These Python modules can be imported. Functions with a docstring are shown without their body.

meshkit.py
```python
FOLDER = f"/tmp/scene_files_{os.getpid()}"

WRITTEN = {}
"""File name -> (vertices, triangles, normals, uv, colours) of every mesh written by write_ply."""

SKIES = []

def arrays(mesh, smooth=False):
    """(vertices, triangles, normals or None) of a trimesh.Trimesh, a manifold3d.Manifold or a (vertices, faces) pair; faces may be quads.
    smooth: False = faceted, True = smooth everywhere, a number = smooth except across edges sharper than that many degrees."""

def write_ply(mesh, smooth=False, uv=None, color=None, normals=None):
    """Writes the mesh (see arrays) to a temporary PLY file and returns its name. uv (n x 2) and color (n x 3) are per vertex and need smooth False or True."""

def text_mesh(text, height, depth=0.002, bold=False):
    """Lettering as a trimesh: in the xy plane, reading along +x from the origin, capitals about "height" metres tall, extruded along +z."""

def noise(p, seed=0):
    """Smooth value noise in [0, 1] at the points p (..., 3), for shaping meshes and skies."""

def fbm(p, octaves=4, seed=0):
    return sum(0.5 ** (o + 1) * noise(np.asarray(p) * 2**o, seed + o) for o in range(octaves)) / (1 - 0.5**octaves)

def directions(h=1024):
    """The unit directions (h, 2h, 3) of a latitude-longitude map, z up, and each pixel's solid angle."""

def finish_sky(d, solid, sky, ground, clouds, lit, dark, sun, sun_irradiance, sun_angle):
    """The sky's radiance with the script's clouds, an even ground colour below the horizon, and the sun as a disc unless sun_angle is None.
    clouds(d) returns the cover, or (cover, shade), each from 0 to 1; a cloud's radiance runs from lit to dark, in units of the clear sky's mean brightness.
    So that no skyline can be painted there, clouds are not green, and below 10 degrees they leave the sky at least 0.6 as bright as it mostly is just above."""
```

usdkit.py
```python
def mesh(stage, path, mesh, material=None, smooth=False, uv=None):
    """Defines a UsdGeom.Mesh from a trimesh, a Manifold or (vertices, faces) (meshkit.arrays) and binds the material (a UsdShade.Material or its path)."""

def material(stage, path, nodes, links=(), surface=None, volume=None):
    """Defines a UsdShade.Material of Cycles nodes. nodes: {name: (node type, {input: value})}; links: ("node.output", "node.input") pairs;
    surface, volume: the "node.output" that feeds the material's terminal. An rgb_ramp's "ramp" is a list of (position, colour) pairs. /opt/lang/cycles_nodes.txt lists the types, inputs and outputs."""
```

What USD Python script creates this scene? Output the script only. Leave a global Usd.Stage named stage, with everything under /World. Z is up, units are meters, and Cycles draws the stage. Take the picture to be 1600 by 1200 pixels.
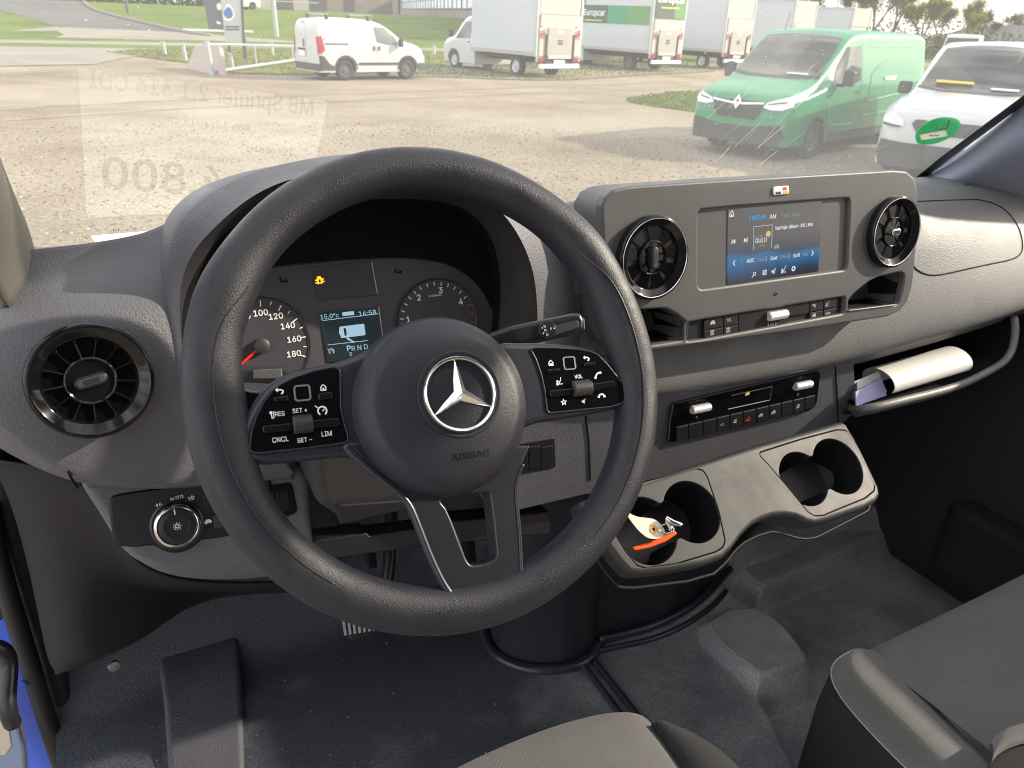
import math, random
import numpy as np
import trimesh, shapely
from shapely.geometry import Polygon, Point, LineString, MultiPolygon, box as sbox
from shapely import affinity
from shapely.ops import unary_union
from scipy.interpolate import make_interp_spline
import usdkit, meshkit
from pxr import Usd, UsdGeom, UsdLux, UsdShade, Gf, Sdf, Vt

stage = Usd.Stage.CreateInMemory()
UsdGeom.SetStageUpAxis(stage, 'Z')
UsdGeom.SetStageMetersPerUnit(stage, 1.0)
UsdGeom.Xform.Define(stage, '/World')
UsdGeom.Scope.Define(stage, '/World/Looks')

# ---------------------------------------------------------------- camera, sky, sun, exposure
H = 2.0                                    # eye height above the yard
FPX = 1200.0                               # focal length in pixels of the 1600 px wide photograph
_down = np.array([-103., 2504., FPX]); _down /= np.linalg.norm(_down)
_h = np.array([0, 0, 1.]) - _down * _down[2]; _h /= np.linalg.norm(_h)
_r = np.cross(_down, _h)
_yaw = math.radians(28.2)
R = np.stack([_r * math.cos(_yaw) + _h * math.sin(_yaw), _h * math.cos(_yaw) - _r * math.sin(_yaw), -_down])
CAM = np.array([0, 0, H])
cam = UsdGeom.Camera.Define(stage, '/World/camera')
_m = np.eye(4); _m[0, :3] = R[:, 0]; _m[1, :3] = -R[:, 1]; _m[2, :3] = -R[:, 2]; _m[3, :3] = CAM
cam.AddTransformOp().Set(Gf.Matrix4d(*_m.ravel().tolist()))
cam.CreateHorizontalApertureAttr(36.0); cam.CreateVerticalApertureAttr(27.0)
cam.CreateFocalLengthAttr(36.0 * FPX / 1600.0)
cam.CreateClippingRangeAttr(Gf.Vec2f(0.02, 3000))
cam.CreateFStopAttr(16.0); cam.CreateFocusDistanceAttr(0.8)
cam.CreateExposureAttr(EXPOSURE := 1.32)

SUN_AZ, SUN_EL = math.radians(107), math.radians(26)
SUN = np.array([math.sin(SUN_AZ) * math.cos(SUN_EL), math.cos(SUN_AZ) * math.cos(SUN_EL), math.sin(SUN_EL)])
sun = UsdLux.DistantLight.Define(stage, '/World/sun')
sun.CreateIntensityAttr(0.78); sun.CreateAngleAttr(1.0); sun.CreateNormalizeAttr(True)
sun.CreateColorAttr(Gf.Vec3f(1.0, 0.89, 0.72))
_z = SUN; _x = np.cross([0, 0, 1.], _z); _x /= np.linalg.norm(_x); _y = np.cross(_z, _x)
_m = np.eye(4); _m[0, :3] = _x; _m[1, :3] = _y; _m[2, :3] = _z
sun.AddTransformOp().Set(Gf.Matrix4d(*_m.ravel().tolist()))

sky = UsdLux.DomeLight.Define(stage, '/World/sky')
sky.CreateIntensityAttr(1.0)
skym = usdkit.material(stage, '/World/Looks/sky_air', {
    "sky": ("sky_texture", {"sky_type": "single_scattering", "sun_disc": False, "sun_elevation": SUN_EL, "sun_rotation": SUN_AZ, "aerosol_density": 2.0}),
    "co": ("texture_coordinate", {}),
    "mp": ("mapping", {"scale": (1.0, 1.0, 3.2)}),
    "n": ("noise_texture", {"scale": 2.1, "detail": 7, "roughness": 0.58, "distortion": 0.3}),
    "rp": ("rgb_ramp", {"ramp": [(0.36, (0, 0, 0)), (0.56, (1, 1, 1))]}),
    "n2": ("noise_texture", {"scale": 3.6, "detail": 5, "roughness": 0.6}),
    "rp2": ("rgb_ramp", {"ramp": [(0.34, (5.4, 5.8, 6.6)), (0.62, (12.9, 12.3, 11.3))]}),
    "mx": ("mix", {"mix_type": "mix"}),
    "bg": ("background_shader", {"strength": 0.1})},
    [("co.generated", "mp.vector"), ("mp.vector", "n.vector"), ("mp.vector", "n2.vector"), ("n.fac", "rp.fac"), ("n2.fac", "rp2.fac"), ("rp.color", "mx.fac"),
     ("sky.color", "mx.color1"), ("rp2.color", "mx.color2"), ("mx.color", "bg.color")], surface="bg.background")
UsdShade.MaterialBindingAPI.Apply(sky.GetPrim()).Bind(skym)

# ---------------------------------------------------------------- helpers
def ray(px, py):
    d = np.array([px - 800., py - 600., FPX]); return R @ (d / np.linalg.norm(d))
def U(px, py, y):
    d = ray(px, py); return CAM + d * (y / d[1])
def Ux(px, py, x):
    d = ray(px, py); return CAM + d * (x / d[0])
def Uz(px, py, z):
    d = ray(px, py); return CAM + d * ((z - H) / d[2])
def G(px, py, z=0.0):
    return Uz(px, py, z)
def A(*p): return np.array(p, float)
def L(x, y, z): return np.array([x, y, z + H], float)      # a point given from the eye
def nrm(v): v = np.asarray(v, float); return v / np.linalg.norm(v)

class Fr:
    """A plane: origin o, axes u (right), v (up) and the normal n towards the viewer."""
    def __init__(s, o, n, up=(0, 0, 1), u=None):
        s.o = np.asarray(o, float); s.n = nrm(n)
        s.u = nrm(np.cross(up, s.n)) if u is None else nrm(np.asarray(u) - s.n * np.dot(u, s.n))
        s.v = np.cross(s.n, s.u)
    def to3(s, p, z=0.0):
        p = np.atleast_2d(np.asarray(p, float)); z = np.broadcast_to(z, len(p))
        return s.o + p[:, :1] * s.u + p[:, 1:2] * s.v + z[:, None] * s.n
    def px(s, pts, z=0.0):
        out = []
        for a, b in pts:
            d = ray(a, b); o = s.o + s.n * z - CAM
            q = d * (np.dot(o, s.n) / np.dot(d, s.n)) - o
            out.append((np.dot(q, s.u), np.dot(q, s.v)))
        return np.array(out)
    def lift(s, z): return Fr(s.o + s.n * z, s.n, u=s.u)
    def at(s, p, z=0.0, rot=0.0):
        c, k = math.cos(rot), math.sin(rot)
        return Fr(s.to3([p], z)[0], s.n, u=s.u * c + s.v * k)
    def tf(s, m, z=0.0):
        v = np.asarray(m.vertices); w = s.o + v[:, :1] * s.u + v[:, 1:2] * s.v + (v[:, 2:3] + z) * s.n
        return trimesh.Trimesh(w, m.faces, process=False)

def spl(pts, n, closed=False, k=3):
    p = np.asarray(pts, float)
    if closed:
        p = np.vstack([p, p[:1]])
    t = np.r_[0, np.cumsum(np.linalg.norm(np.diff(p, axis=0), axis=1) ** 0.5 + 1e-9)]
    if closed and k > 1:
        m = len(p) - 1; e = 3
        q = np.vstack([p[m - e:m], p, p[1:1 + e]])
        tt = np.r_[t[m - e:m] - t[-1], t, t[1:1 + e] + t[-1]]
        f = make_interp_spline(tt, q, k=3)
        return f(np.linspace(0, t[-1], n, endpoint=False))
    f = make_interp_spline(t, p, k=min(k, len(p) - 1))
    return f(np.linspace(0, t[-1], n))

def grid_faces(nu, nv, cu=False, cv=False):
    f = []
    iu = np.arange(nu if cu else nu - 1); iv = np.arange(nv if cv else nv - 1)
    a, b = np.meshgrid(iu, iv, indexing='ij'); a, b = a.ravel(), b.ravel()
    a2, b2 = (a + 1) % nu, (b + 1) % nv
    q = np.stack([a * nv + b, a2 * nv + b, a2 * nv + b2, a * nv + b2], 1)
    return np.vstack([q[:, [0, 1, 2]], q[:, [0, 2, 3]]])

def surf(rows, nu=24, nv=48, thick=0.0, flip=False, k=3):
    """A smooth sheet through a grid of points; thick closes it behind."""
    rows = [spl(r, nv, k=k) for r in rows]
    g = np.array(rows)
    t = np.arange(len(rows))
    d = np.r_[0, np.cumsum(np.mean(np.linalg.norm(np.diff(g, axis=0), axis=2), axis=1) ** 0.5)]
    f = make_interp_spline(d, g, k=min(k, len(rows) - 1))
    g = f(np.linspace(0, d[-1], nu))
    v = g.reshape(-1, 3); fc = grid_faces(nu, nv)
    if flip: fc = fc[:, ::-1]
    m = trimesh.Trimesh(v, fc, process=False)
    if thick:
        n = m.vertex_normals
        back = v - n * thick; N = len(v)
        edge = np.r_[np.arange(nv), np.arange(1, nu) * nv + nv - 1, (nu - 1) * nv + np.arange(nv - 2, -1, -1), np.arange(nu - 2, 0, -1) * nv]
        e2 = np.roll(edge, -1)
        side = np.vstack([np.stack([edge, edge + N, e2 + N], 1), np.stack([edge, e2 + N, e2], 1)])
        if flip: side = side[:, ::-1]
        m = trimesh.Trimesh(np.vstack([v, back]), np.vstack([fc, fc[:, ::-1] + N, side[:, ::-1]]), process=False)
    return m

def loft(curves, closed=False, n=None):
    """Joins curves of equal point count row by row."""
    g = np.array(curves)
    return trimesh.Trimesh(g.reshape(-1, 3), grid_faces(g.shape[0], g.shape[1], cv=closed), process=False)

def resample(ring, step):
    ring = np.asarray(ring, float)
    ls = LineString(np.vstack([ring, ring[:1]]))
    n = max(8, int(ls.length / step))
    return np.array([ls.interpolate(i / n, normalized=True).coords[0] for i in range(n)])

def rpoly(pts, r):
    g = Polygon(pts)
    if not g.is_valid: g = g.buffer(0)
    g = g.buffer(-r, quad_segs=8).buffer(2 * r, quad_segs=8).buffer(-r, quad_segs=8)
    if g.geom_type == 'MultiPolygon': g = max(g.geoms, key=lambda q: q.area)
    return g
def smoothpoly(pts, n=80):
    return Polygon(spl(pts, n, closed=True))

def tri2(poly):
    v, f = trimesh.creation.triangulate_polygon(poly, engine='earcut')
    return np.asarray(v), np.asarray(f)

def plate(poly, fr, h, r=0.001, seg=3, step=None, dome=None, z=0.0, rh=None):
    """A flat solid of outline poly on plane fr: top at z, h deep, its upper edges rounded by r."""
    if poly.geom_type == 'MultiPolygon':
        return trimesh.util.concatenate([plate(q, fr, h, r, seg, step, dome, z, rh) for q in poly.geoms])
    step = step or max(poly.length / 120, 0.0004)
    parts, tops, bots = [], [], []
    for i, ring in enumerate([poly.exterior, *poly.interiors]):
        p = resample(np.array(ring.coords)[:-1], step); rr_ = r if i == 0 or rh is None else rh
        area = 0.5 * np.sum(p[:, 0] * np.roll(p[:, 1], -1) - p[:, 1] * np.roll(p[:, 0], -1))
        if (area < 0) != (i > 0): p = p[::-1]
        a = p - np.roll(p, 1, 0); b = np.roll(p, -1, 0) - p
        na = np.stack([-a[:, 1], a[:, 0]], 1); nb = np.stack([-b[:, 1], b[:, 0]], 1)
        na /= np.maximum(np.linalg.norm(na, axis=1, keepdims=True), 1e-9); nb /= np.maximum(np.linalg.norm(nb, axis=1, keepdims=True), 1e-9)
        w = na + nb; w /= np.maximum(np.sum(w * na, 1, keepdims=True), 0.5)
        rings = [fr.to3(p, z - h), fr.to3(p, z - rr_)]
        for k in range(1, seg + 1):
            t = k / seg * math.pi / 2
            rings.append(fr.to3(p + w * rr_ * (1 - math.cos(t)), z - rr_ + rr_ * math.sin(t)))
        g = np.array(rings)
        parts.append(trimesh.Trimesh(g.reshape(-1, 3), grid_faces(len(rings), len(p), cv=True)[:, ::-1], process=False))
        tops.append(p + w * rr_); bots.append(p)
    for which, zz, fl in ((tops, z, False), (bots, z - h, True)):
        q = Polygon(which[0], which[1:])
        if not q.is_valid: q = q.buffer(0)
        for s in getattr(q, 'geoms', [q]):
            if s.area <= 0: continue
            v, f = tri2(s)
            parts.append(trimesh.Trimesh(fr.to3(v, zz), f[:, ::-1] if fl else f, process=False))
    m = trimesh.util.concatenate(parts); m.merge_vertices(digits_vertex=6); trimesh.repair.fix_normals(m) if len(m.faces) < 4000 else None
    return m

def tube(path, r, n=12, closed=False, caps=True, flat=1.0, up=None):
    p = np.asarray(path, float); r = np.broadcast_to(np.asarray(r, float), len(p))
    t = (np.roll(p, -1, 0) - np.roll(p, 1, 0)) if closed else np.gradient(p, axis=0)
    t /= np.linalg.norm(t, axis=1, keepdims=True)
    a = np.asarray(up if up is not None else ((0, 0, 1) if abs(t[0, 2]) < 0.9 else (1, 0, 0)), float)
    U_, V_ = [], []
    for k in range(len(p)):
        a = a - t[k] * np.dot(a, t[k]); a /= np.linalg.norm(a)
        U_.append(a); V_.append(np.cross(t[k], a))
        if up is not None: a = np.asarray(up, float)
    ang = np.linspace(0, 2 * math.pi, n, endpoint=False)
    g = np.array([p[k] + r[k] * (np.cos(ang)[:, None] * U_[k] * flat + np.sin(ang)[:, None] * V_[k]) for k in range(len(p))])
    v = g.reshape(-1, 3); f = grid_faces(len(p), n, cu=closed, cv=True)
    if caps and not closed:
        N = len(v); v = np.vstack([v, p[:1], p[-1:]])
        i = np.arange(n); j = (i + 1) % n; o = (len(p) - 1) * n
        f = np.vstack([f, np.stack([j, i, np.full(n, N)], 1)[:, ::-1] * 1, np.stack([o + i, o + j, np.full(n, N + 1)], 1)[:, ::-1] * 1])
    m = trimesh.Trimesh(v, f, process=False); trimesh.repair.fix_normals(m); return m

def lathe(prof, fr, n=48, sx=1.0, sy=1.0):
    """prof: (radius, height) pairs about the normal of fr."""
    prof = np.asarray(prof, float); a = np.linspace(0, 2 * math.pi, n, endpoint=False)
    g = np.array([fr.to3(np.stack([r * np.cos(a) * sx, r * np.sin(a) * sy], 1), z) for r, z in prof])
    m = trimesh.Trimesh(g.reshape(-1, 3), grid_faces(len(prof), n, cv=True), process=False)
    m.merge_vertices(digits_vertex=7); m.update_faces(m.nondegenerate_faces()); trimesh.repair.fix_normals(m); return m

def bx(c, s, fr=None, r=0.0):
    """A box, rounded when r is given; c centre, s size (in fr when given)."""
    if r:
        fr0 = Fr((0, 0, 0), (0, 0, 1), u=(1, 0, 0))
        q = sbox(-s[0] / 2, -s[1] / 2, s[0] / 2, s[1] / 2)
        q = q.buffer(-min(r * 1.5, s[0] * .45, s[1] * .45)).buffer(min(r * 1.5, s[0] * .45, s[1] * .45), quad_segs=4)
        m = plate(q, fr0, s[2], r, z=s[2] / 2, step=q.length / 40)
    else:
        m = trimesh.creation.box(s)
    if fr is not None:
        v = np.asarray(m.vertices) + np.asarray(c); m = trimesh.Trimesh(fr.o + v[:, :1] * fr.u + v[:, 1:2] * fr.v + v[:, 2:] * fr.n, m.faces, process=False)
    else:
        m.apply_translation(c)
    return m
def cat(*ms): return trimesh.util.concatenate([m for m in ms if m is not None])

# ---------------------------------------------------------------- naming
_names = {}
def numbered(parent, name):
    key = (str(parent), name); k = _names.get(key, 0); _names[key] = k + 1
    return name if k == 0 else f'{name}_{k:03d}'
_loc = {}
def thing(name, label, category, loc=(0, 0, 0), group=None, rz=0.0):
    path = '/World/' + numbered('/World', name)
    x = UsdGeom.Xform.Define(stage, path); x.AddTranslateOp().Set(Gf.Vec3d(*map(float, loc)))
    if rz: x.AddRotateZOp().Set(math.degrees(rz))
    p = x.GetPrim(); p.SetCustomDataByKey('label', label); p.SetCustomDataByKey('category', category)
    if group: p.SetCustomDataByKey('group', group)
    _loc[path] = (np.asarray(loc, float), rz)
    return path
def put(parent, name, m, mat, smooth=35, label=None, uv=None):
    """One mesh, given in world coordinates, as a part of a thing (or a sub-part of a part)."""
    top = '/'.join(parent.split('/')[:3]); loc, rz = _loc[top]
    if not (isinstance(m, tuple)) and not isinstance(m, trimesh.Trimesh):
        m = trimesh.Trimesh(*m)
    v = np.asarray(m.vertices) - loc
    if rz:
        c, s = math.cos(-rz), math.sin(-rz); v = v @ np.array([[c, s, 0], [-s, c, 0], [0, 0, 1]])
    path = parent + '/' + numbered(parent, name)
    g = usdkit.mesh(stage, path, trimesh.Trimesh(v, m.faces, process=False), M[mat], smooth)
    if label: g.GetPrim().SetCustomDataByKey('label', label)
    return path
def solo(name, m, mat, label=None, category=None, group=None, kind=None, smooth=35):
    path = '/World/' + numbered('/World', name)
    g = usdkit.mesh(stage, path, m, M[mat], smooth); p = g.GetPrim()
    for k, v in (('label', label), ('category', category), ('group', group), ('kind', kind)):
        if v: p.SetCustomDataByKey(k, v)
    return path

def hits(mesh, origins, dirs):
    """First hits of rays on a mesh (Moller-Trumbore, all triangles)."""
    v0, v1, v2 = (np.asarray(mesh.vertices)[mesh.faces[:, k]] for k in range(3)); e1, e2 = v1 - v0, v2 - v0
    out = np.full((len(origins), 3), np.nan); nn = np.zeros((len(origins), 3))
    origins, dirs = np.asarray(origins, float), np.asarray(dirs, float)
    if len(dirs) > 4 and np.allclose(dirs, dirs[0]):          # parallel rays: all at once
        d = dirs[0]; p = np.cross(d, e2); det = np.sum(e1 * p, 1); k = np.abs(det) > 1e-12
        v0, e1, e2, p, inv = v0[k], e1[k], e2[k], p[k], 1 / det[k]
        c0 = np.sum(v0 * p, 1); q2 = np.cross(e1, d); cb = np.sum(np.cross(v0, e1) * d, 1); n3 = np.cross(v0, e1); ct = np.sum(n3 * e2, 1); en = np.cross(e1, e2)
        for s0 in range(0, len(origins), 128):
            o = origins[s0:s0 + 128]
            a = (o @ p.T - c0) * inv; b = (o @ q2.T - cb) * inv; t = (o @ np.cross(e1, e2).T - ct) * inv
            t = np.where((a >= -1e-6) & (b >= -1e-6) & (a + b <= 1 + 1e-6) & (t > 1e-6), t, np.inf); j = t.argmin(1); tt = t[np.arange(len(o)), j]
            for i in np.where(np.isfinite(tt))[0]:
                n = en[j[i]] / max(np.linalg.norm(en[j[i]]), 1e-12); out[s0 + i] = o[i] + d * tt[i]; nn[s0 + i] = n if n @ d < 0 else -n
        return out, nn
    for i, (o, d) in enumerate(zip(origins, dirs)):
        p = np.cross(d, e2); det = np.sum(e1 * p, 1); ok = np.abs(det) > 1e-12
        inv = np.where(ok, 1 / np.where(ok, det, 1), 0); s = o - v0
        a = np.sum(s * p, 1) * inv; q = np.cross(s, e1); b = (q @ d) * inv; t = np.sum(e2 * q, 1) * inv
        ok &= (a >= -1e-6) & (b >= -1e-6) & (a + b <= 1 + 1e-6) & (t > 1e-6)
        if ok.any():
            j = np.where(ok)[0][np.argmin(t[ok])]; out[i] = o + d * t[j]; n = np.cross(e1[j], e2[j]); n /= np.linalg.norm(n)
            nn[i] = n if np.dot(n, d) < 0 else -n
    return out, nn
def onmesh(mesh, pxs, off=0.0):
    o = np.repeat(CAM[None], len(pxs), 0); d = np.array([ray(*p) for p in pxs])
    p, n = hits(mesh, o, d); ok = ~np.isnan(p[:, 0]); return p[ok] + n[ok] * off

# ---------------------------------------------------------------- materials
M = {}
def mat(name, color, rough=0.5, metallic=0.0, bump=None, vary=None, wear=None, **kw):
    """bump: (texture, scale, strength, distance); vary: (scale, amount) mottles the colour a little."""
    nodes = {"p": ("principled_bsdf", {"base_color": color, "roughness": rough, "metallic": metallic, **kw})}
    links = []
    if bump or vary or wear: nodes["co"] = ("texture_coordinate", {})
    if vary:
        c = np.asarray(color, float)
        nodes["vn"] = ("noise_texture", {"scale": vary[0], "detail": 5, "roughness": 0.6})
        nodes["vr"] = ("rgb_ramp", {"ramp": [(0.3, tuple(c * (1 - vary[1]))), (0.7, tuple(np.minimum(c * (1 + vary[1]), 1)))]})
        links += [("co.object", "vn.vector"), ("vn.fac", "vr.fac"), ("vr.color", "p.base_color")]
    if wear:
        nodes["wn"] = ("noise_texture", {"scale": wear[0], "detail": 6, "roughness": 0.7, "distortion": 0.6})
        nodes["wr"] = ("map_range", {"from_min": 0.32, "from_max": 0.68, "to_min": rough - wear[1], "to_max": rough + wear[1], "clamp": True})
        links += [("co.object", "wn.vector"), ("wn.fac", "wr.value"), ("wr.result", "p.roughness")]
    if bump:
        kind, sc, st, dist = bump[:4]
        if kind == 'noise': nodes["b"] = ("noise_texture", {"scale": sc, "detail": 3, "roughness": 0.6}); o = "b.fac"
        elif kind == 'cells': nodes["b"] = ("voronoi_texture", {"scale": sc, "feature": "f1", "detail": 1.0}); o = "b.distance"
        elif kind == 'weave':
            nodes["b"] = ("wave_texture", {"scale": sc, "wave_type": "bands", "bands_direction": "diagonal", "distortion": 1.5, "detail": 2, "detail_scale": 2.0}); o = "b.fac"
        nodes["bp"] = ("bump", {"strength": st, "distance": dist})
        links += [("co.object", "b.vector"), (o, "bp.height"), ("bp.normal", "p.normal")]
    M[name] = usdkit.material(stage, '/World/Looks/' + name, nodes, links, surface="p.BSDF")
    return M[name]
def glow(name, color, strength):
    M[name] = usdkit.material(stage, '/World/Looks/' + name, {"p": ("principled_bsdf", {"base_color": (0.01, 0.01, 0.01), "roughness": 0.3, "emission_color": color, "emission_strength": strength})}, [], surface="p.BSDF")

mat('dash_plastic', (0.080, 0.080, 0.094), 0.52, bump=('cells', 420, 0.4, 0.0008), vary=(5, 0.14), wear=(7, .10))
mat('dash_pale_plastic', (0.080, 0.080, 0.083), 0.52, bump=('cells', 420, 0.35, 0.0008), vary=(5, 0.14), wear=(7, .10))
mat('panel_plastic', (0.062, 0.062, 0.064), 0.48, bump=('noise', 900, 0.3, 0.0005), vary=(7, 0.08), wear=(8, .08))
mat('console_plastic', (0.021, 0.021, 0.022), 0.5, specular_ior_level=.32, bump=('noise', 900, 0.3, 0.0005), vary=(7, 0.08), wear=(8, .08))
mat('dark_plastic', (0.028, 0.028, 0.03), 0.5, bump=('noise', 700, 0.25, 0.0005))
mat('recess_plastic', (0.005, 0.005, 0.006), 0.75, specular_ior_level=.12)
mat('shroud_plastic', (0.022, 0.0215, 0.024), 0.5, specular_ior_level=.3, bump=('noise', 700, 0.25, 0.0005))
mat('wheel_leather', (0.0125, 0.013, 0.0185), 0.44, bump=('noise', 750, 0.6, 0.0008), wear=(16, .16), specular_ior_level=.36)
mat('airbag_vinyl', (0.013, 0.013, 0.020), 0.45, bump=('noise', 750, 0.4, 0.0007), wear=(14, .08), specular_ior_level=.36)
mat('satin_black', (0.010, 0.010, 0.014), 0.34)
mat('spoke_satin', (0.013, 0.014, 0.022), 0.32)
mat('gloss_black', (0.004, 0.004, 0.005), 0.08, specular_ior_level=.35)
mat('key_black', (0.011, 0.011, 0.014), 0.5, specular_ior_level=0.2)
mat('pad_black', (0.003, 0.003, 0.004), 0.12, specular_ior_level=0.12)
mat('chrome', (0.78, 0.79, 0.8), 0.1, 1.0)
mat('satin_silver', (0.62, 0.62, 0.62), 0.28, 1.0)
mat('roller_silver', (0.62, 0.63, 0.64), 0.38, 0.55)
mat('white_print', (0.75, 0.75, 0.75), 0.5)
mat('grey_print', (0.35, 0.35, 0.36), 0.5)
mat('red_print', (0.55, 0.03, 0.02), 0.4)
mat('blue_print', (0.05, 0.2, 0.6), 0.4)
mat('cluster_face', (0.056, 0.052, 0.063), 0.5)
mat('cluster_dial', (0.042, 0.039, 0.048), 0.5)
mat('needle_red', (0.75, 0.02, 0.02), 0.4)
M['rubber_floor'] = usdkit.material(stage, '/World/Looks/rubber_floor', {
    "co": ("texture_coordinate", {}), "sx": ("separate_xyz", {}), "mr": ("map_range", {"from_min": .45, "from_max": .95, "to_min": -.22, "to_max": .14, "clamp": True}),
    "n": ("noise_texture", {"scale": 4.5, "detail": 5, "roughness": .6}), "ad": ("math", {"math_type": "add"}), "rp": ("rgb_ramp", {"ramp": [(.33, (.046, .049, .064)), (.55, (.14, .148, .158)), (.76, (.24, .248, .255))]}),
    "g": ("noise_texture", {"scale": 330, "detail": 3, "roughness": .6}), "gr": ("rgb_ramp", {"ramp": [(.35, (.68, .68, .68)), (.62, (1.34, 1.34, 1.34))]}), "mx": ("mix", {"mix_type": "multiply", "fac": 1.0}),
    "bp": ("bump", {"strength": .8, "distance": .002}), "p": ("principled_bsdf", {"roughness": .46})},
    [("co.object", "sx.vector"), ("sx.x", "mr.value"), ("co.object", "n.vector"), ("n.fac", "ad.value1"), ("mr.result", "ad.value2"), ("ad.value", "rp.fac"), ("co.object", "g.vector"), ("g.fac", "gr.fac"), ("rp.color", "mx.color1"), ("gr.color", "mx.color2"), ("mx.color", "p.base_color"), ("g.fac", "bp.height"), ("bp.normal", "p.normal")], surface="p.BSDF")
mat('roof_cloth', (0.25, 0.25, 0.26), 0.9)
mat('bulkhead_grey', (0.10, 0.10, 0.105), 0.8)
mat('pale_rubber', (0.21, 0.214, 0.218), 0.6, bump=('noise', 330, .7, .0015), vary=(9, .35))
mat('carpet_black', (0.012, 0.012, 0.014), 0.9, bump=('noise', 500, 0.6, 0.002), specular_ior_level=.2)
mat('trim_black', (0.012, 0.0115, 0.012), 0.75, bump=('noise', 500, 0.4, 0.001), specular_ior_level=.25)
mat('seal_rubber', (0.022, 0.021, 0.021), 0.75, bump=('noise', 600, 0.4, 0.001), vary=(20, .2))
mat('seat_fabric', (0.080, 0.078, 0.077), 0.9, bump=('weave', 300, 0.6, 0.0012), vary=(18, 0.14), sheen_weight=0.2)
mat('seat_side_fabric', (0.013, 0.013, 0.016), 0.9, bump=('weave', 260, 0.8, 0.0014))
mat('pillar_trim', (0.20, 0.215, 0.28), 0.7, bump=('noise', 500, 0.3, 0.001))
mat('pillar_near', (0.10, 0.094, 0.085), 0.8, bump=('weave', 500, 0.5, 0.001))
mat('blue_paint', (0.006, 0.05, 0.36), 0.3, coat_weight=0.5)
mat('pale_blue_metal', (0.25, 0.32, 0.5), 0.35, 0.5)
mat('roll_paper', (0.55, 0.55, 0.53), 0.6)
mat('paper', (0.82, 0.81, 0.78), 0.7)
mat('paper_violet', (0.42, 0.38, 0.66), 0.6)
mat('ink', (0.02, 0.02, 0.02), 0.6)
mat('tag_card', (0.72, 0.66, 0.52), 0.7)
mat('lit_tray_plastic', (0.14, 0.139, 0.136), 0.5, bump=('cells', 420, 0.3, 0.0006), vary=(9, .1))  # dash plastic made lighter, as if light reached the shaded tray lip
mat('rest_plastic', (0.062, 0.062, 0.076), 0.55, bump=('cells', 300, 0.6, 0.0012), vary=(10, .15))
mat('orange_plastic', (0.75, 0.1, 0.01), 0.4)
for _n, _c in (('sticker_green', (0.05, 0.62, 0.32)), ('sticker_pale', (0.85, 0.82, 0.72))):
    M[_n] = usdkit.material(stage, '/World/Looks/' + _n, {"d": ("diffuse_bsdf", {"color": _c}), "t": ("translucent_bsdf", {"color": _c}), "m": ("mix_closure", {"fac": .6})}, [("d.BSDF", "m.closure1"), ("t.BSDF", "m.closure2")], surface="m.closure")
mat('orange_print', (0.8, 0.35, 0.05), 0.5)
mat('white_plastic', (0.7, 0.69, 0.66), 0.4)
mat('steel', (0.45, 0.45, 0.46), 0.35, 1.0)
glow('amber_lamp', (1.0, 0.32, 0.01), 1.1)
glow('amber_soft', (0.9, 0.55, 0.12), 0.35)
glow('display_ice', (0.42, 0.62, 0.75), 0.36)
glow('display_dark', (0.012, 0.026, 0.03), 0.3)
glow('screen_white', (0.9, 0.93, 0.95), 0.3)
glow('screen_dim', (0.55, 0.6, 0.65), 0.16)
glow('screen_blue', (0.02, 0.35, 0.8), 0.4)
glow('screen_gold', (0.9, 0.6, 0.2), 0.3)
glow('screen_tile', (0.2, 0.16, 0.15), 0.16)
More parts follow.
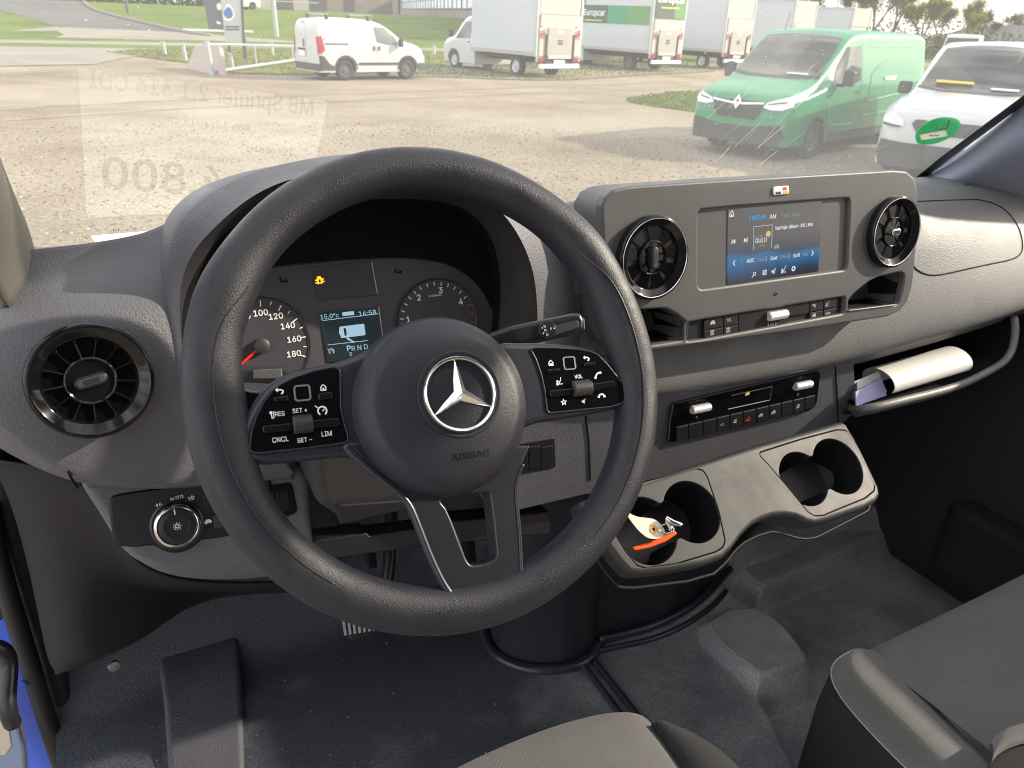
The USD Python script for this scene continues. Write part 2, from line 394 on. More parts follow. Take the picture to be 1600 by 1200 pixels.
# ================================================================ the driver's cab
# ---- dashboard (moulded skin, in sections)
dash = thing('dashboard', 'grey grained plastic dashboard running across the van under the windshield', 'dashboard', L(0.6, 0.8, -0.4))
DASH_L = surf([
    [U(-60, 394, .80), U(35, 391, .80), U(130, 381, .80), U(215, 366, .80), U(262, 346, .80)],
    [U(-60, 440, .775), U(30, 440, .772), U(120, 430, .768), U(205, 420, .766), U(272, 404, .764)],
    [U(-60, 490, .74), U(25, 490, .732), U(128, 486, .728), U(215, 480, .731), U(281, 472, .737)],
    [U(-60, 590, .715), U(22, 590, .705), U(130, 590, .70), U(220, 590, .703), U(290, 590, .711)],
    [U(-60, 640, .712), U(16, 648, .70), U(140, 672, .694), U(270, 684, .70), U(400, 674, .712)],
    [U(-60, 655, .72), U(6, 682, .702), U(118, 740, .692), U(290, 752, .70), U(460, 738, .715)],
    [U(-60, 658, .735), U(4, 690, .708), U(116, 744, .697), U(290, 755, .705), U(460, 741, .72)],
    [U(-60, 668, .75), U(6, 704, .725), U(120, 753, .715), U(290, 762, .722), U(460, 748, .735)]], 70, 90, thick=0.006)
put(dash, 'side_cover', DASH_L, 'dash_plastic', True)
# seam where the end cap meets the cover
put(dash, 'seam', tube([U(107, 737, .691), U(112, 748, .695), U(121, 762, .712)], 0.0012, 6), 'recess_plastic')

# dash top: the shelf under the glass
top_z = H - 0.245
TOP = surf([[A(-0.30, .74, top_z - .03), A(.1, .80, top_z - .012), A(.5, .80, top_z - .004), A(.9, .80, top_z), A(1.3, .86, top_z), A(1.6, .94, top_z - .01)],
            [A(-0.30, .90, top_z - .004), A(.1, .90, top_z), A(.5, .90, top_z), A(.9, .90, top_z), A(1.3, .93, top_z), A(1.6, .96, top_z)],
            [A(-0.30, 1.005, top_z - .014), A(.1, 1.01, top_z - .014), A(.5, 1.01, top_z - .014), A(.9, 1.01, top_z - .014), A(1.3, 1.01, top_z - .014), A(1.6, 1.0, top_z - .014)]], 16, 60, flip=True)
put(dash, 'top_shelf', TOP, 'dash_pale_plastic', True)

# passenger side and centre skin
DASH_R = surf([
    [U(860, 322, .86), U(940, 310, .86), U(1200, 296, .86), U(1440, 289, .86), U(1520, 291, .87), U(1600, 306, .90), U(1720, 345, .97)],
    [U(860, 345, .82), U(940, 332, .815), U(1200, 318, .81), U(1440, 311, .805), U(1525, 311, .81), U(1605, 323, .84), U(1730, 360, .91)],
    [U(860, 400, .79), U(940, 400, .78), U(1200, 365, .772), U(1440, 345, .768), U(1530, 345, .772), U(1615, 355, .80), U(1735, 385, .87)],
    [U(860, 500, .76), U(940, 490, .75), U(1200, 450, .742), U(1440, 410, .738), U(1535, 398, .742), U(1620, 400, .765), U(1740, 415, .83)],
    [U(860, 580, .735), U(940, 560, .722), U(1200, 525, .716), U(1440, 475, .714), U(1540, 452, .718), U(1622, 440, .74), U(1740, 440, .80)],
    [U(860, 634, .722), U(940, 618, .708), U(1200, 580, .702), U(1440, 524, .70), U(1545, 494, .704), U(1622, 470, .727), U(1740, 458, .79)],
    [U(860, 644, .726), U(940, 628, .712), U(1200, 590, .706), U(1440, 533, .704), U(1545, 502, .708), U(1622, 476, .731), U(1740, 462, .79)],
    [U(860, 648, .76), U(940, 636, .75), U(1200, 600, .745), U(1440, 541, .745), U(1545, 509, .748), U(1622, 482, .77), U(1740, 466, .82)]], 80, 120, thick=0.006)
put(dash, 'passenger_cover', DASH_R, 'dash_pale_plastic', True)
_sm = spl([(1425, 412), (1432, 421), (1445, 428), (1462, 430), (1500, 423), (1550, 412), (1586, 403), (1596, 393), (1596, 372), (1588, 350), (1572, 330), (1552, 318), (1530, 313)], 60)
put(dash, 'airbag_lid_seam', tube(onmesh(DASH_R, _sm, 0.0002), 0.0013, 6), 'recess_plastic')
put(dash, 'airbag_lid_seam', tube(onmesh(DASH_R, spl([(1434, 315), (1480, 313), (1530, 312)], 20), 0.0002), 0.001, 6), 'recess_plastic')

# lower centre face behind the climate panel
LF = Fr(U(1150, 650, .735), (0, -1, -.14))
low = Polygon(LF.px([(760, 560), (1000, 560), (1030, 560), (1334, 560), (1338, 640), (1318, 662), (1000, 757), (905, 775), (800, 800), (760, 790)]))
put(dash, 'centre_lower_face', plate(low, LF, .03, .002), 'dash_plastic')
put(dash, 'seam', tube(LF.lift(.0004).to3(LF.px([(1305, 572), (1308, 620), (1309, 661)])), 0.0011, 6), 'recess_plastic')
put(dash, 'seam', tube(LF.lift(.0004).to3(LF.px([(915, 650), (920, 690), (922, 750)])), 0.0011, 6), 'recess_plastic')
# switch blanks right of the column
sw = rpoly(LF.px([(806, 694), (866, 684), (868, 730), (806, 742)]), .003)
put(dash, 'switch_frame', plate(sw, LF, .002, .0008, z=.0012), 'key_black')
for a, b in ((810, 824), (826, 843), (845, 863)):
    q = rpoly(LF.px([(a, 698), (b, 695), (b, 730), (a, 733)]), .001)
    put(dash, 'blank_switch', plate(q, LF, .003, .0008, z=.0018), 'key_black')
# storage tray on the passenger side
tr = [U(1336, 560, .738), U(1335, 600, .736), U(1338, 632, .728), U(1352, 638, .704), U(1420, 623, .69), U(1500, 601, .692), U(1550, 577, .70), U(1578, 553, .712), U(1586, 520, .722), U(1584, 496, .735)]
trs = spl(tr, 60)
put(dash, 'tray_lip', tube(trs[10:], 0.0064, 12, flat=1.0), 'lit_tray_plastic', True)
bk = trs + A(0, .17, -.0)
put(dash, 'tray_bottom', loft([trs[6:], (trs + A(0, .10, -.012))[6:], bk[6:]]), 'recess_plastic', True)
put(dash, 'tray_back', cat(loft([bk, bk * A(1, 1, 0) + A(0, 0, H - .38)])), 'recess_plastic', True)
put(dash, 'tray_front', loft([trs[5:] + A(0, -.0052, -.0), trs[5:] + A(0, -.004, -.006), trs[5:] + A(0, .010, -.020), trs[5:] + A(0, .03, -.026)]), 'dash_plastic', True)
put(dash, 'tray_underside', loft([trs[5:] + A(0, .03, -.026), trs[5:] + A(0, .17, -.035), trs[5:] + A(0, .25, -.05)]), 'trim_black', True)
# lower left panel that carries the light switch
SF = Fr(U(320, 830, .725), (0, -.93, .36))
lp = Polygon(spl(SF.px([(126, 750), (160, 748), (300, 748), (440, 735), (478, 735), (486, 800), (491, 848), (484, 872), (440, 884), (330, 894), (255, 890), (205, 872), (170, 828), (143, 785)]), 140, closed=True))
put(dash, 'switch_panel', plate(lp, SF, .05, .010, seg=6), 'dash_plastic', 50)
lo2 = loft([SF.to3(SF.px(q), z) for q, z in ((spl([(205, 862), (255, 884), (330, 888), (440, 878), (486, 862)], 40), -.004), (spl([(200, 872), (262, 905), (335, 914), (440, 906), (490, 884)], 40), -.022), (spl([(205, 880), (265, 915), (340, 922), (440, 914), (490, 890)], 40), -.06))])
put(dash, 'switch_panel_lower_edge', lo2, 'dash_plastic', True)
# cubby at the right of that panel
cb = rpoly(SF.px([(402, 762), (455, 753), (465, 800), (440, 810), (410, 806)]), .005)
put(dash, 'cubby', plate(cb, SF, .004, .0015, z=.0024), 'recess_plastic')
for a, b in ((408, 428), (430, 449)):
    put(dash, 'blank_switch', plate(rpoly(SF.px([(a, 768), (b, 765), (b + 4, 796), (a + 4, 800)]), .001), SF, .003, .0008, z=.003), 'key_black')

# ---- light switch module
ls = thing('light_switch', 'rotary headlight switch with silver ring on glossy black plate below left vent', 'light switch', SF.o)
op = unary_union([rpoly(SF.px([(172, 778), (190, 773), (300, 757), (420, 742), (425, 820), (340, 838), (210, 852), (182, 850), (176, 820)]), .006), Point(SF.px([(277, 822)])[0]).buffer(.026)])
op = op.buffer(.006).buffer(-.006)
put(ls, 'plate_rim', plate(op.buffer(.0016), SF, .004, .0012, z=.0016), 'gloss_black')
put(ls, 'plate', plate(op, SF, .004, .0006, z=.0024), 'satin_black')
kc = SF.px([(276, 818)])[0]; KF = SF.at(kc, .0024)
put(ls, 'collar', lathe([(.0255, 0), (.0255, .002), (.0235, .003)], KF, 56), 'satin_black')
put(ls, 'ring', lathe([(.0225, .002), (.0225, .010), (.0215, .0125), (.0195, .0135), (.0185, .0125), (.0185, .009)], KF, 64), 'chrome', 50)
dial = put(ls, 'dial', lathe([(.0186, .004), (.0186, .0105), (.0175, .0115), (.012, .0118), (.0112, .0105), (0, .0105)], KF, 56), 'satin_black', 40)
put(ls, 'dial_mark', KF.tf(trimesh.creation.box((.0012, .005, .0006)).apply_translation((0, .0152, .0121))), 'white_print')
def sym(parent, name, geom, fr, c, s, matn, rot=0.0, z=.0004):
    g = affinity.scale(geom, s, s, origin=(0, 0))
    put(parent, name, plate(g, fr.at(c, 0, rot), .0006, .0001, seg=1, z=z, step=max(g.length / 80, .0002)), matn, False)
def ring(r, w): return Point(0, 0).buffer(r).difference(Point(0, 0).buffer(r - w))
def bar(x0, y0, x1, y1, w): return LineString([(x0, y0), (x1, y1)]).buffer(w / 2, cap_style=2)
I_SUN = unary_union([ring(.28, .1)] + [bar(.38 * math.cos(a), .38 * math.sin(a), .55 * math.cos(a), .55 * math.sin(a), .11) for a in np.linspace(0, 2 * math.pi, 8, endpoint=False)])
I_HOME = Polygon([(-.4, -.45), (-.4, .1), (0, .5), (.4, .1), (.4, -.45)]).difference(Polygon([(-.27, -.32), (-.27, .06), (0, .33), (.27, .06), (.27, -.32)])).union(sbox(-.12, -.4, .12, -.05))
I_BACK = unary_union([Polygon([(-.55, .15), (-.2, .45), (-.2, -.15)]), LineString([(-.3, .15), (.15, .15), (.4, 0), (.4, -.2), (.2, -.35)]).buffer(.09)])
I_SQ = sbox(-.3, -.3, .3, .3).buffer(.2).difference(sbox(-.3, -.3, .3, .3).buffer(.1))
I_STAR = Polygon([(.5 * (1 if k % 2 == 0 else .42) * math.sin(k * math.pi / 5), .5 * (1 if k % 2 == 0 else .42) * math.cos(k * math.pi / 5)) for k in range(10)])
I_STAR = I_STAR.difference(affinity.scale(I_STAR, .5, .5))
I_PHONE = unary_union([LineString([(-.42, -.32), (-.2, .1), (.1, .32), (.45, .35)]).buffer(.1), Point(-.4, -.3).buffer(.17), Point(.42, .33).buffer(.17)])
I_PHONED = unary_union([LineString([(-.45, -.12), (-.25, .15), (.25, .15), (.45, -.12)]).buffer(.1), sbox(-.6, -.3, -.28, -.02), sbox(.28, -.3, .6, -.02)])
I_VOICE = unary_union([Point(-.3, .05).buffer(.16), sbox(-.5, -.45, -.15, -.15), bar(.02, -.4, .02, .1, .09), bar(.15, -.35, .45, -.3, .1), bar(.1, .0, .3, .6, .08)])
I_MUTE = unary_union([Polygon([(-.4, -.12), (-.2, -.12), (0, -.35), (0, .35), (-.2, .12), (-.4, .12)]), bar(.05, -.4, .35, .45, .08)])
I_GAUGE = unary_union([LineString([(.48 * math.cos(a), .48 * math.sin(a)) for a in np.linspace(-.9, math.pi + .9, 24)]).buffer(.08), bar(0, -.05, .25, .2, .12), bar(-.75, .65, -.45, .38, .1)])
I_BEAM = unary_union([Polygon([(0, -.35), (.2, -.35), (.5, 0), (.2, .35), (0, .35)]).difference(Polygon([(.1, -.22), (.17, -.22), (.36, 0), (.17, .22), (.1, .22)]))] + [bar(-.5, y, -.1, y - .1, .08) for y in (-.2, 0, .25)])
I_FOG = unary_union([Polygon([(.05, -.35), (.3, -.35), (.5, 0), (.3, .35), (.05, .35)]).difference(Polygon([(.14, -.22), (.24, -.22), (.36, 0), (.24, .22), (.14, .22)]))] + [bar(-.4, -.35, -.4, .35, .09), bar(-.18, -.3, -.18, .3, .09)])
I_SIDE = unary_union([bar(-.1, 0, -.3, .3, .09), bar(-.1, 0, -.55, 0, .09), bar(-.1, 0, -.3, -.3, .09), bar(.1, 0, .3, .3, .09), bar(.1, 0, .55, 0, .09), bar(.1, 0, .3, -.3, .09)])
I_CAR = unary_union([sbox(-.5, -.2, .5, .1), Polygon([(-.35, .1), (-.2, .35), (.25, .35), (.4, .1)]), Point(-.28, -.22).buffer(.12), Point(.28, -.22).buffer(.12)])
I_SEAT = unary_union([sbox(-.35, -.4, .35, -.25), LineString([(-.3, -.15), (-.1, 0), (-.3, .15), (-.1, .35)]).buffer(.06), LineString([(0, -.15), (.2, 0), (0, .15), (.2, .35)]).buffer(.06)])
I_TRI = Polygon([(-.5, -.4), (.5, -.4), (0, .5)]).difference(Polygon([(-.32, -.3), (.32, -.3), (0, .3)])).union(Polygon([(-.18, -.22), (.18, -.22), (0, .1)]))
I_GRID = unary_union([sbox(-.4, -.4, .4, .4).difference(sbox(-.3, -.3, .3, .3)), sbox(-.2, -.25, .2, -.15), sbox(-.2, -.03, .2, .07), sbox(-.2, .17, .2, .25)])
I_PREV = unary_union([sbox(-.35, -.35, -.22, .35), Polygon([(.3, -.35), (.3, .35), (-.2, 0)])])
I_NEXT = affinity.scale(I_PREV, -1, 1, origin=(0, 0))
I_LENS = unary_union([ring(.28, .1), bar(-.2, -.2, -.5, -.5, .12)])
I_CHEV = LineString([(.15, .35), (-.15, 0), (.15, -.35)]).buffer(.08)
I_ARROW = Polygon([(-.4, -.3), (.4, -.3), (0, .4)])
I_ENG = unary_union([sbox(-.3, -.3, .3, .3).difference(sbox(-.12, -.2, .12, .18)), sbox(-.5, -.2, -.3, -.08), sbox(-.5, .08, -.3, .2), sbox(.3, -.2, .5, -.08), sbox(.3, .08, .5, .2), sbox(-.2, .3, .2, .5)])
def txt(parent, name, text, fr, c, h, matn, rot=0.0, mirror=False, bold=False, centre=True, z=.0004, sx=1.0):
    m = meshkit.text_mesh(text, h, .0004, bold); v = np.asarray(m.vertices).copy()
    if centre: v[:, :2] -= (v[:, :2].max(0) + v[:, :2].min(0)) / 2
    v[:, 0] *= sx
    f = m.faces
    if mirror: v[:, 0] *= -1; f = f[:, ::-1]
    put(parent, name, fr.at(c, 0, rot).tf(trimesh.Trimesh(v, f, process=False), z - .0003), matn, False)

sym(ls, 'symbol', I_SUN, KF, (0, 0), .0075, 'white_print', z=.0109)
PF_ = SF.lift(.0024)
for g, c, s in ((I_SIDE, (248, 789), .0062), (I_BEAM, (299, 778), .0064), (I_FOG, (328, 782), .0064)): sym(ls, 'symbol', g, PF_, PF_.px([c])[0], s, 'white_print', rot=.06)
txt(ls, 'lettering', 'AUTO', PF_, PF_.px([(276, 778)])[0], .0034, 'white_print', rot=.08)
put(ls, 'fog_button', plate(rpoly(PF_.px([(316, 772), (345, 766), (350, 797), (321, 799)]), .003), PF_, .002, .0005, z=.0007), 'satin_black')
wh = put(ls, 'level_wheel', plate(rpoly(PF_.px([(332, 805), (350, 801), (353, 822), (335, 826)]), .001), PF_, .002, .0006, z=.002), 'dark_plastic')
sym(ls, 'symbol', I_CAR, PF_, PF_.px([(325, 815)])[0], .007, 'white_print', rot=.06)

# ---- left air vent (round, blades like spokes)
def air_vent(label, fr, Rv, knob_long, nb, turn, shut=False, sy=1.0):
    t = thing('air_vent', label, 'air vent', fr.o, None)
    k = Rv / .049
    put(t, 'bezel', lathe([(.0500 * k, -.012), (.0500 * k, .003 * k), (.0494 * k, .0055 * k), (.0478 * k, .0068 * k), (.0462 * k, .0066 * k)], fr, 80), 'gloss_black', 50)
    put(t, 'ring', lathe([(.0462 * k, .0064 * k), (.0445 * k, .0058 * k), (.0385 * k, .0012 * k), (.0375 * k, .001 * k), (.0372 * k, -.004)], fr, 80), 'gloss_black', 50)
    put(t, 'trim_ring', lathe([(.0468 * k, .0067 * k), (.0464 * k, .0073 * k), (.0458 * k, .0067 * k)], fr, 80), 'satin_silver' if shut else 'gloss_black', 50)
    put(t, 'bowl', lathe([(.0374 * k, -.0005), (.036 * k, -.004), (.020 * k, -.0052), (0, -.0055)], fr, 48), 'pad_black')
    for j in range(nb):
        a = 2 * math.pi * (j + turn) / nb; f2 = fr.at((0, 0), 0, a)
        if shut:
            p = Polygon([(.007 * k, -.0012 * k), (.0365 * k, -.0095 * k), (.0368 * k, .0095 * k), (.007 * k, .0012 * k)])
            m = plate(p, f2, .0008, .0003, seg=1, z=0); v = m.vertices - f2.o
            loc = np.stack([v @ f2.u, v @ f2.v, v @ f2.n], 1); loc[:, 2] += -.001 + loc[:, 1] * .12
            put(t, 'blade', f2.tf(trimesh.Trimesh(loc, m.faces, process=False)), 'pad_black')
        else:
            p = Polygon([(.018 * k, -.0007 * k), (.034 * k, -.0007 * k), (.0375 * k, -.0032 * k), (.0375 * k, .0032 * k), (.034 * k, .0007 * k), (.018 * k, .0007 * k)])
            put(t, 'blade', plate(p, f2, .005, .0004, seg=2, z=.0004), 'gloss_black')
    put(t, 'hub_ring', lathe([(.0205 * k, -.004), (.0205 * k, .0012), (.0195 * k, .0018), (.0185 * k, .0012), (.0185 * k, -.001), (0, -.001)], fr, 56), 'gloss_black', 50)
    kf = fr.at((0, 0), .0, 0 if knob_long == 'h' else math.pi / 2)
    kw, kh = (.0115 * k, .0034 * k) if not shut or knob_long == 'v' else (.0075 * k, .0032 * k)
    q = sbox(-kw + kh, -.0001, kw - kh, .0001).buffer(kh)
    put(t, 'knob_rim', plate(q.buffer(.0016 * k), kf, .007, .001, z=.0055), 'chrome' if shut and knob_long == 'h' else 'satin_black', 50)
    kn = put(t, 'knob', plate(q, kf, .004, .0008, z=.0064), 'dark_plastic', 50)
    for i in range(9):
        put(t, 'knob_rib', kf.tf(trimesh.creation.box((.0005, kh * 1.3, .0006)).apply_translation((-kw * .5 + i * kw / 8, 0, .0064))), 'satin_black')
    return t
VL = Fr(U(140, 593, .70) , (.12, -.93, .30)); VL = VL.lift(.0115)
VL = VL.at((0, 0), 0, 0.12)
air_vent('large round glossy black vent with open blades left of the steering wheel', VL, .0487, 'h', 13, .3)

# ---- cluster hood and instrument cluster
hood = thing('cluster_hood', 'dark grey moulded hood arching over the instrument cluster behind the steering wheel', 'cluster hood', U(560, 420, .76))
N = 120
S_ = spl([U(266, 592, .716), U(256, 510, .738), U(246, 445, .762), U(246, 385, .79), U(270, 327, .80), U(333, 284, .80), U(433, 259, .80), U(520, 251, .80), U(600, 248, .80), U(690, 258, .80), U(770, 290, .80), U(840, 335, .80), U(890, 390, .79), U(912, 450, .775), U(918, 520, .76), U(918, 600, .75)], N)
L1 = spl([U(290, 592, .709), U(282, 510, .722), U(282, 455, .728), U(293, 412, .724), U(316, 376, .715), U(352, 340, .706), U(393, 308, .70), U(440, 285, .70), U(510, 268, .70), U(600, 264, .70), U(690, 274, .70), U(755, 306, .70), U(800, 352, .70), U(825, 400, .70), U(837, 450, .70), U(838, 580, .70)], N)
L2 = spl([U(286, 580, .735), U(284, 510, .735), U(292, 455, .738), U(316, 408, .742), U(350, 366, .745), U(400, 335, .748), U(460, 320, .75), U(533, 313, .75), U(610, 311, .75), U(683, 314, .75), U(733, 332, .748), U(766, 370, .745), U(780, 420, .742), U(782, 470, .738), U(778, 520, .735), U(770, 600, .735)], N)
w_ = np.clip(np.linalg.norm(S_ - L1, axis=1) / .05, 0, 1)[:, None]
mid = (S_ + L1) / 2 + A(0, -.012, .012) * w_
Sb = S_ + A(0, .012, -.004); Sd = Sb.copy(); Sd[:, 2] = np.minimum(Sb[:, 2] - .02, top_z - .03)
put(hood, 'outer_skin', trimesh.Trimesh(*(lambda m: (m.vertices, m.faces[:, ::-1]))(loft([Sd, Sb, S_, (3 * S_ + L1) / 4 + A(0, -.006, .006) * w_, mid, (S_ + 3 * L1) / 4 + A(0, -.006, .006) * w_, L1])), process=False), 'dash_plastic', 60)
put(hood, 'inner_skin', loft([L1, L1 + (L2 - L1) * .06 + A(0, .004, 0), L2])  , 'shroud_plastic', 50)
IC = Fr(U(545, 440, .775), (0, -.95, .31))
ic = thing('instrument_cluster', 'instrument cluster with white dials, amber lamp and small display seen through the wheel', 'instrument cluster', IC.o)
Lf = [IC.to3(IC.px([tuple(q)])[0:1])[0] for q in []]
def topx(P):
    c = (np.asarray(P) - CAM) @ R; return np.stack([c[:, 0] / c[:, 2] * FPX + 800, c[:, 1] / c[:, 2] * FPX + 600], 1)
l2px = topx(L2); cen = np.array([540, 470.]); l3px = cen + (l2px - cen) * A(.955, .94)
L3 = IC.to3(IC.px(l3px))
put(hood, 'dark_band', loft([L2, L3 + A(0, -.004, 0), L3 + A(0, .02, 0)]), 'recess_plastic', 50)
put(ic, 'face', plate(Polygon(IC.px(cen + (l2px - cen) * 1.02)), IC, .02, .001), 'cluster_face')
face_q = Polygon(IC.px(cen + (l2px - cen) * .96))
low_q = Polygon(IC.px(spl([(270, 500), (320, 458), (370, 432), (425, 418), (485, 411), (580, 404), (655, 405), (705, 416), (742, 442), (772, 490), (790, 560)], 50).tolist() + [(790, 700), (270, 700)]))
put(ic, 'shaded_visor', plate(face_q.difference(low_q), IC, .002, .0006, z=.0009), 'recess_plastic')  # dark plate laid on the face to stand in for the deep shaded recess
put(ic, 'face_edge', tube(IC.to3(IC.px(spl([(330, 452), (370, 432), (425, 418), (485, 411), (580, 404), (655, 405), (705, 416), (742, 442), (766, 482)], 50)), .001), .0008, 6), 'shroud_plastic', True)
def dial(name, c, e1, e2, a0):
    """A dial pit: centre and the pixel at its right rim."""
    cc = IC.px([c])[0]; r = np.linalg.norm(IC.px([e1])[0] - cc); f = IC.at(cc, .0008)
    d = put(ic, name, lathe([(r, 0), (r, .0014), (r - .0012, .0022), (r - .0026, .0008), (0, .0006)], f, 72), 'cluster_dial', 50)
    put(ic, name + '_rim', lathe([(r + .0004, .0012), (r - .0003, .0026), (r - .0014, .0014)], f, 72), 'shroud_plastic', 50)
    return f.lift(.0009), r, d
fs, rs, ds = dial('speedometer', (408, 540), (484, 535), 0, 0)
ft, rt, dt = dial('tachometer', (684, 503), (745, 500), 0, 0)
def ticks(par, f, r, angs, ln, w, matn, tip=.93):
    for a in angs:
        put(par, 'tick', f.at((0, 0), 0, math.radians(a)).tf(trimesh.creation.box((ln, w, .0004)).apply_translation((r * tip - ln / 2, 0, .0003))), matn, False)
# speedometer: 0 lower left ... 180 lower right
def spa(v): return 214 - v * (250 / 190.)
ticks(ds, fs, rs, [spa(v) for v in range(0, 181, 20)], .0062, .0011, 'white_print')
ticks(ds, fs, rs, [spa(v) for v in range(10, 181, 20)], .0035, .0009, 'white_print')
for v in range(60, 181, 20):
    a = math.radians(spa(v)); txt(ds, 'number', str(v), fs, (rs * .68 * math.cos(a), rs * .68 * math.sin(a)), .0058, 'white_print', bold=True, rot=0.0)
put(ic, 'needle', fs.at((0, 0), 0, math.radians(214)).tf(trimesh.creation.box((.036, .0024, .0012)).apply_translation((.022, 0, .003))), 'needle_red')
put(ic, 'needle_hub', lathe([(.0078, 0), (.0078, .005), (.006, .0065), (0, .0068)], fs, 40), 'dark_plastic', 40)
def tca(v): return 168 - (v - 1) * (45.0)
ticks(dt, ft, rt, [tca(v) for v in (1, 1.25, 1.5, 1.75, 2, 2.25, 2.5, 2.75, 3, 3.25, 3.5, 3.75, 4)], .004, .0010, 'white_print')
ticks(dt, ft, rt, [tca(v) for v in (.75, .85, 4.3, 4.6, 4.9)], .005, .0012, 'red_print')
for v in (1, 2, 3, 4):
    a = math.radians(tca(v)); txt(dt, 'number', str(v), ft, (rt * .74 * math.cos(a), rt * .74 * math.sin(a)), .0065, 'white_print', bold=True)
txt(dt, 'lettering', 'x1000/min', ft, (0, rt * .62), .0022, 'white_print')
# warning lamp window and the lower display
wp = rpoly(IC.px([(486, 417), (580, 408), (590, 461), (497, 469)]), .002)
put(ic, 'lamp_window', plate(wp, IC, .002, .0006, z=.0016), 'cluster_dial')
put(ic, 'lamp_window_edge', tube(IC.to3(IC.px([(580, 409), (589, 459)]), .0018), .0006, 6), 'grey_print')
sym(ic, 'warning_lamp', I_ENG, IC.lift(.0018), IC.px([(499, 439)])[0], .0095, 'amber_lamp', rot=.1)
for c, ro in ((443, 438), 3.14), ((622, 424), 3.3): sym(ic, 'turn_arrow', I_BACK, IC.lift(.0006), IC.px([c])[0], .008, 'recess_plastic', rot=ro)
dp = Polygon(IC.px([(500, 488), (590, 479), (602, 560), (512, 566)]))
ds2 = put(ic, 'display', plate(dp, IC, .002, .0005, z=.0016), 'display_dark')
put(ic, 'display_edge', tube(IC.to3(IC.px([(591, 480), (600, 545)]), .0018), .0006, 6), 'grey_print')
DF = IC.lift(.0017)
ux = DF.px([(504, 494), (588, 484)]); drot = math.atan2(*(ux[1] - ux[0])[::-1])
def dtx(t, c, h, **k): txt(ds2, 'readout', t, DF, DF.px([c])[0], h, 'display_ice', rot=drot, **k)
dtx('15.0°c', (515, 494), .0046); dtx('16:58', (574, 489), .0052); dtx('R N D', (562, 543), .0052); dtx('P', (545, 544), .0056, bold=True); dtx('0', (548, 553), .004)
def dln(p0, p1, w): put(ds2, 'readout_line', plate(LineString(DF.px([p0, p1])).buffer(w / 2, cap_style=2), DF, .0006, .0001, seg=1, z=.0004), 'display_ice', False)
dln((503, 501), (592, 490), .0006); dln((512, 539), (575, 532), .0006); dln((535, 491), (553, 489), .004)
sym(ds2, 'readout_symbol', I_GAUGE, DF, DF.px([(518, 549)])[0], .0055, 'display_ice', rot=drot)
vf = DF.at(DF.px([(551, 517)])[0], 0, drot)
put(ds2, 'van_picture', plate(rpoly([(-.0135, -.0042), (-.015, 0), (-.0135, .0062), (.0135, .0062), (.0135, -.0062), (-.0135, -.0062)], .0015), vf, .0006, .0001, seg=1, z=.0004), 'display_ice', False)
put(ds2, 'van_window', plate(rpoly([(-.0095, -.0045), (-.0095, .0045), (-.007, .0035), (-.007, -.0035)], .0003), vf, .0004, .0001, seg=1, z=.0008), 'display_dark', False)
put(ds2, 'van_door', plate(Polygon([(-.006, -.0062), (.0005, -.012), (-.0005, -.0132), (-.008, -.0075)]), vf, .0006, .0001, seg=1, z=.0004), 'display_ice', False)

# ---- steering column shroud and stalks
col = thing('column_shroud', 'dark plastic steering column shroud below and behind the wheel hub', 'column shroud', U(570, 760, .66))
CF = Fr(U(570, 760, .665), (0, -.98, -.05))
cp = rpoly(CF.px([(486, 640), (690, 620), (700, 770), (640, 790), (530, 812), (497, 790), (488, 740)]), .012)
put(col, 'lower_shell', plate(cp, CF, .13, .012, seg=5, z=-.0), 'shroud_plastic', 50)
CU = Fr(U(570, 760, .655), (0, -.93, .36))
put(col, 'upper_shell', plate(rpoly(CU.px([(560, 560), (760, 540), (760, 700), (570, 720)]), .02), CU, .10, .012, seg=5, z=-.015), 'shroud_plastic', 50)
cl2 = rpoly(CF.px([(527, 785), (628, 778), (640, 790), (530, 815)]), .002)
put(col, 'tilt_lever', plate(cl2, CF, .02, .002, z=.006), 'key_black')
BF = Fr(U(560, 840, .78), (0, -1, .1))
put(col, 'support_bar', plate(rpoly(BF.px([(490, 845), (575, 833), (577, 838), (650, 828), (700, 815), (860, 800), (860, 835), (700, 850), (560, 868), (496, 878)]), .002), BF, .03, .003), 'satin_black')
for x0 in (583, 742): put(col, 'bracket', plate(Polygon(BF.px([(x0, 860), (x0 + 14, 858), (x0 + 18, 905), (x0 + 6, 908)])), BF, .02, .001, z=-.03), 'recess_plastic')
st = thing('selector_stalk', 'dark gear selector stalk with P R N D markings right of the wheel hub', 'gear selector', U(830, 510, .62))
tA, tB = U(700, 540, .63), U(912, 503, .56)
ax = nrm(tB - tA); SFm = Fr((tA + tB) / 2, nrm(A(-.25, -.85, .45)), u=ax)
oa = SFm.px([(752, 524), (800, 508), (895, 489), (909, 489), (914, 500), (913, 514), (900, 522), (845, 534), (780, 546), (745, 552)])
put(st, 'lever', plate(rpoly(oa, .003), SFm, .018, .005, seg=5), 'satin_black', 50)
put(st, 'end_button', plate(rpoly(SFm.px([(909, 492), (915, 498), (916, 514), (911, 517)]), .001), SFm, .014, .002, z=-.002), 'dark_plastic')
put(st, 'inlay', plate(rpoly(SFm.px([(846, 514), (903, 500), (905, 512), (862, 526), (850, 528)]), .002), SFm, .002, .0006, z=.0007), 'dark_plastic')
put(st, 'selector_disc', lathe([(.0085, 0), (.0085, .0014), (.0078, .0018), (0, .0018)], SFm.at(SFm.px([(855, 516)])[0]), 40), 'satin_black', 40)
sf2 = SFm.lift(.0019)
for t_, c_ in (('R', (851, 510)), ('N', (852, 516)), ('D', (855, 523)), ('P', (861, 514))): txt(st, 'lettering', t_, sf2, sf2.px([c_])[0], .0024, 'white_print')
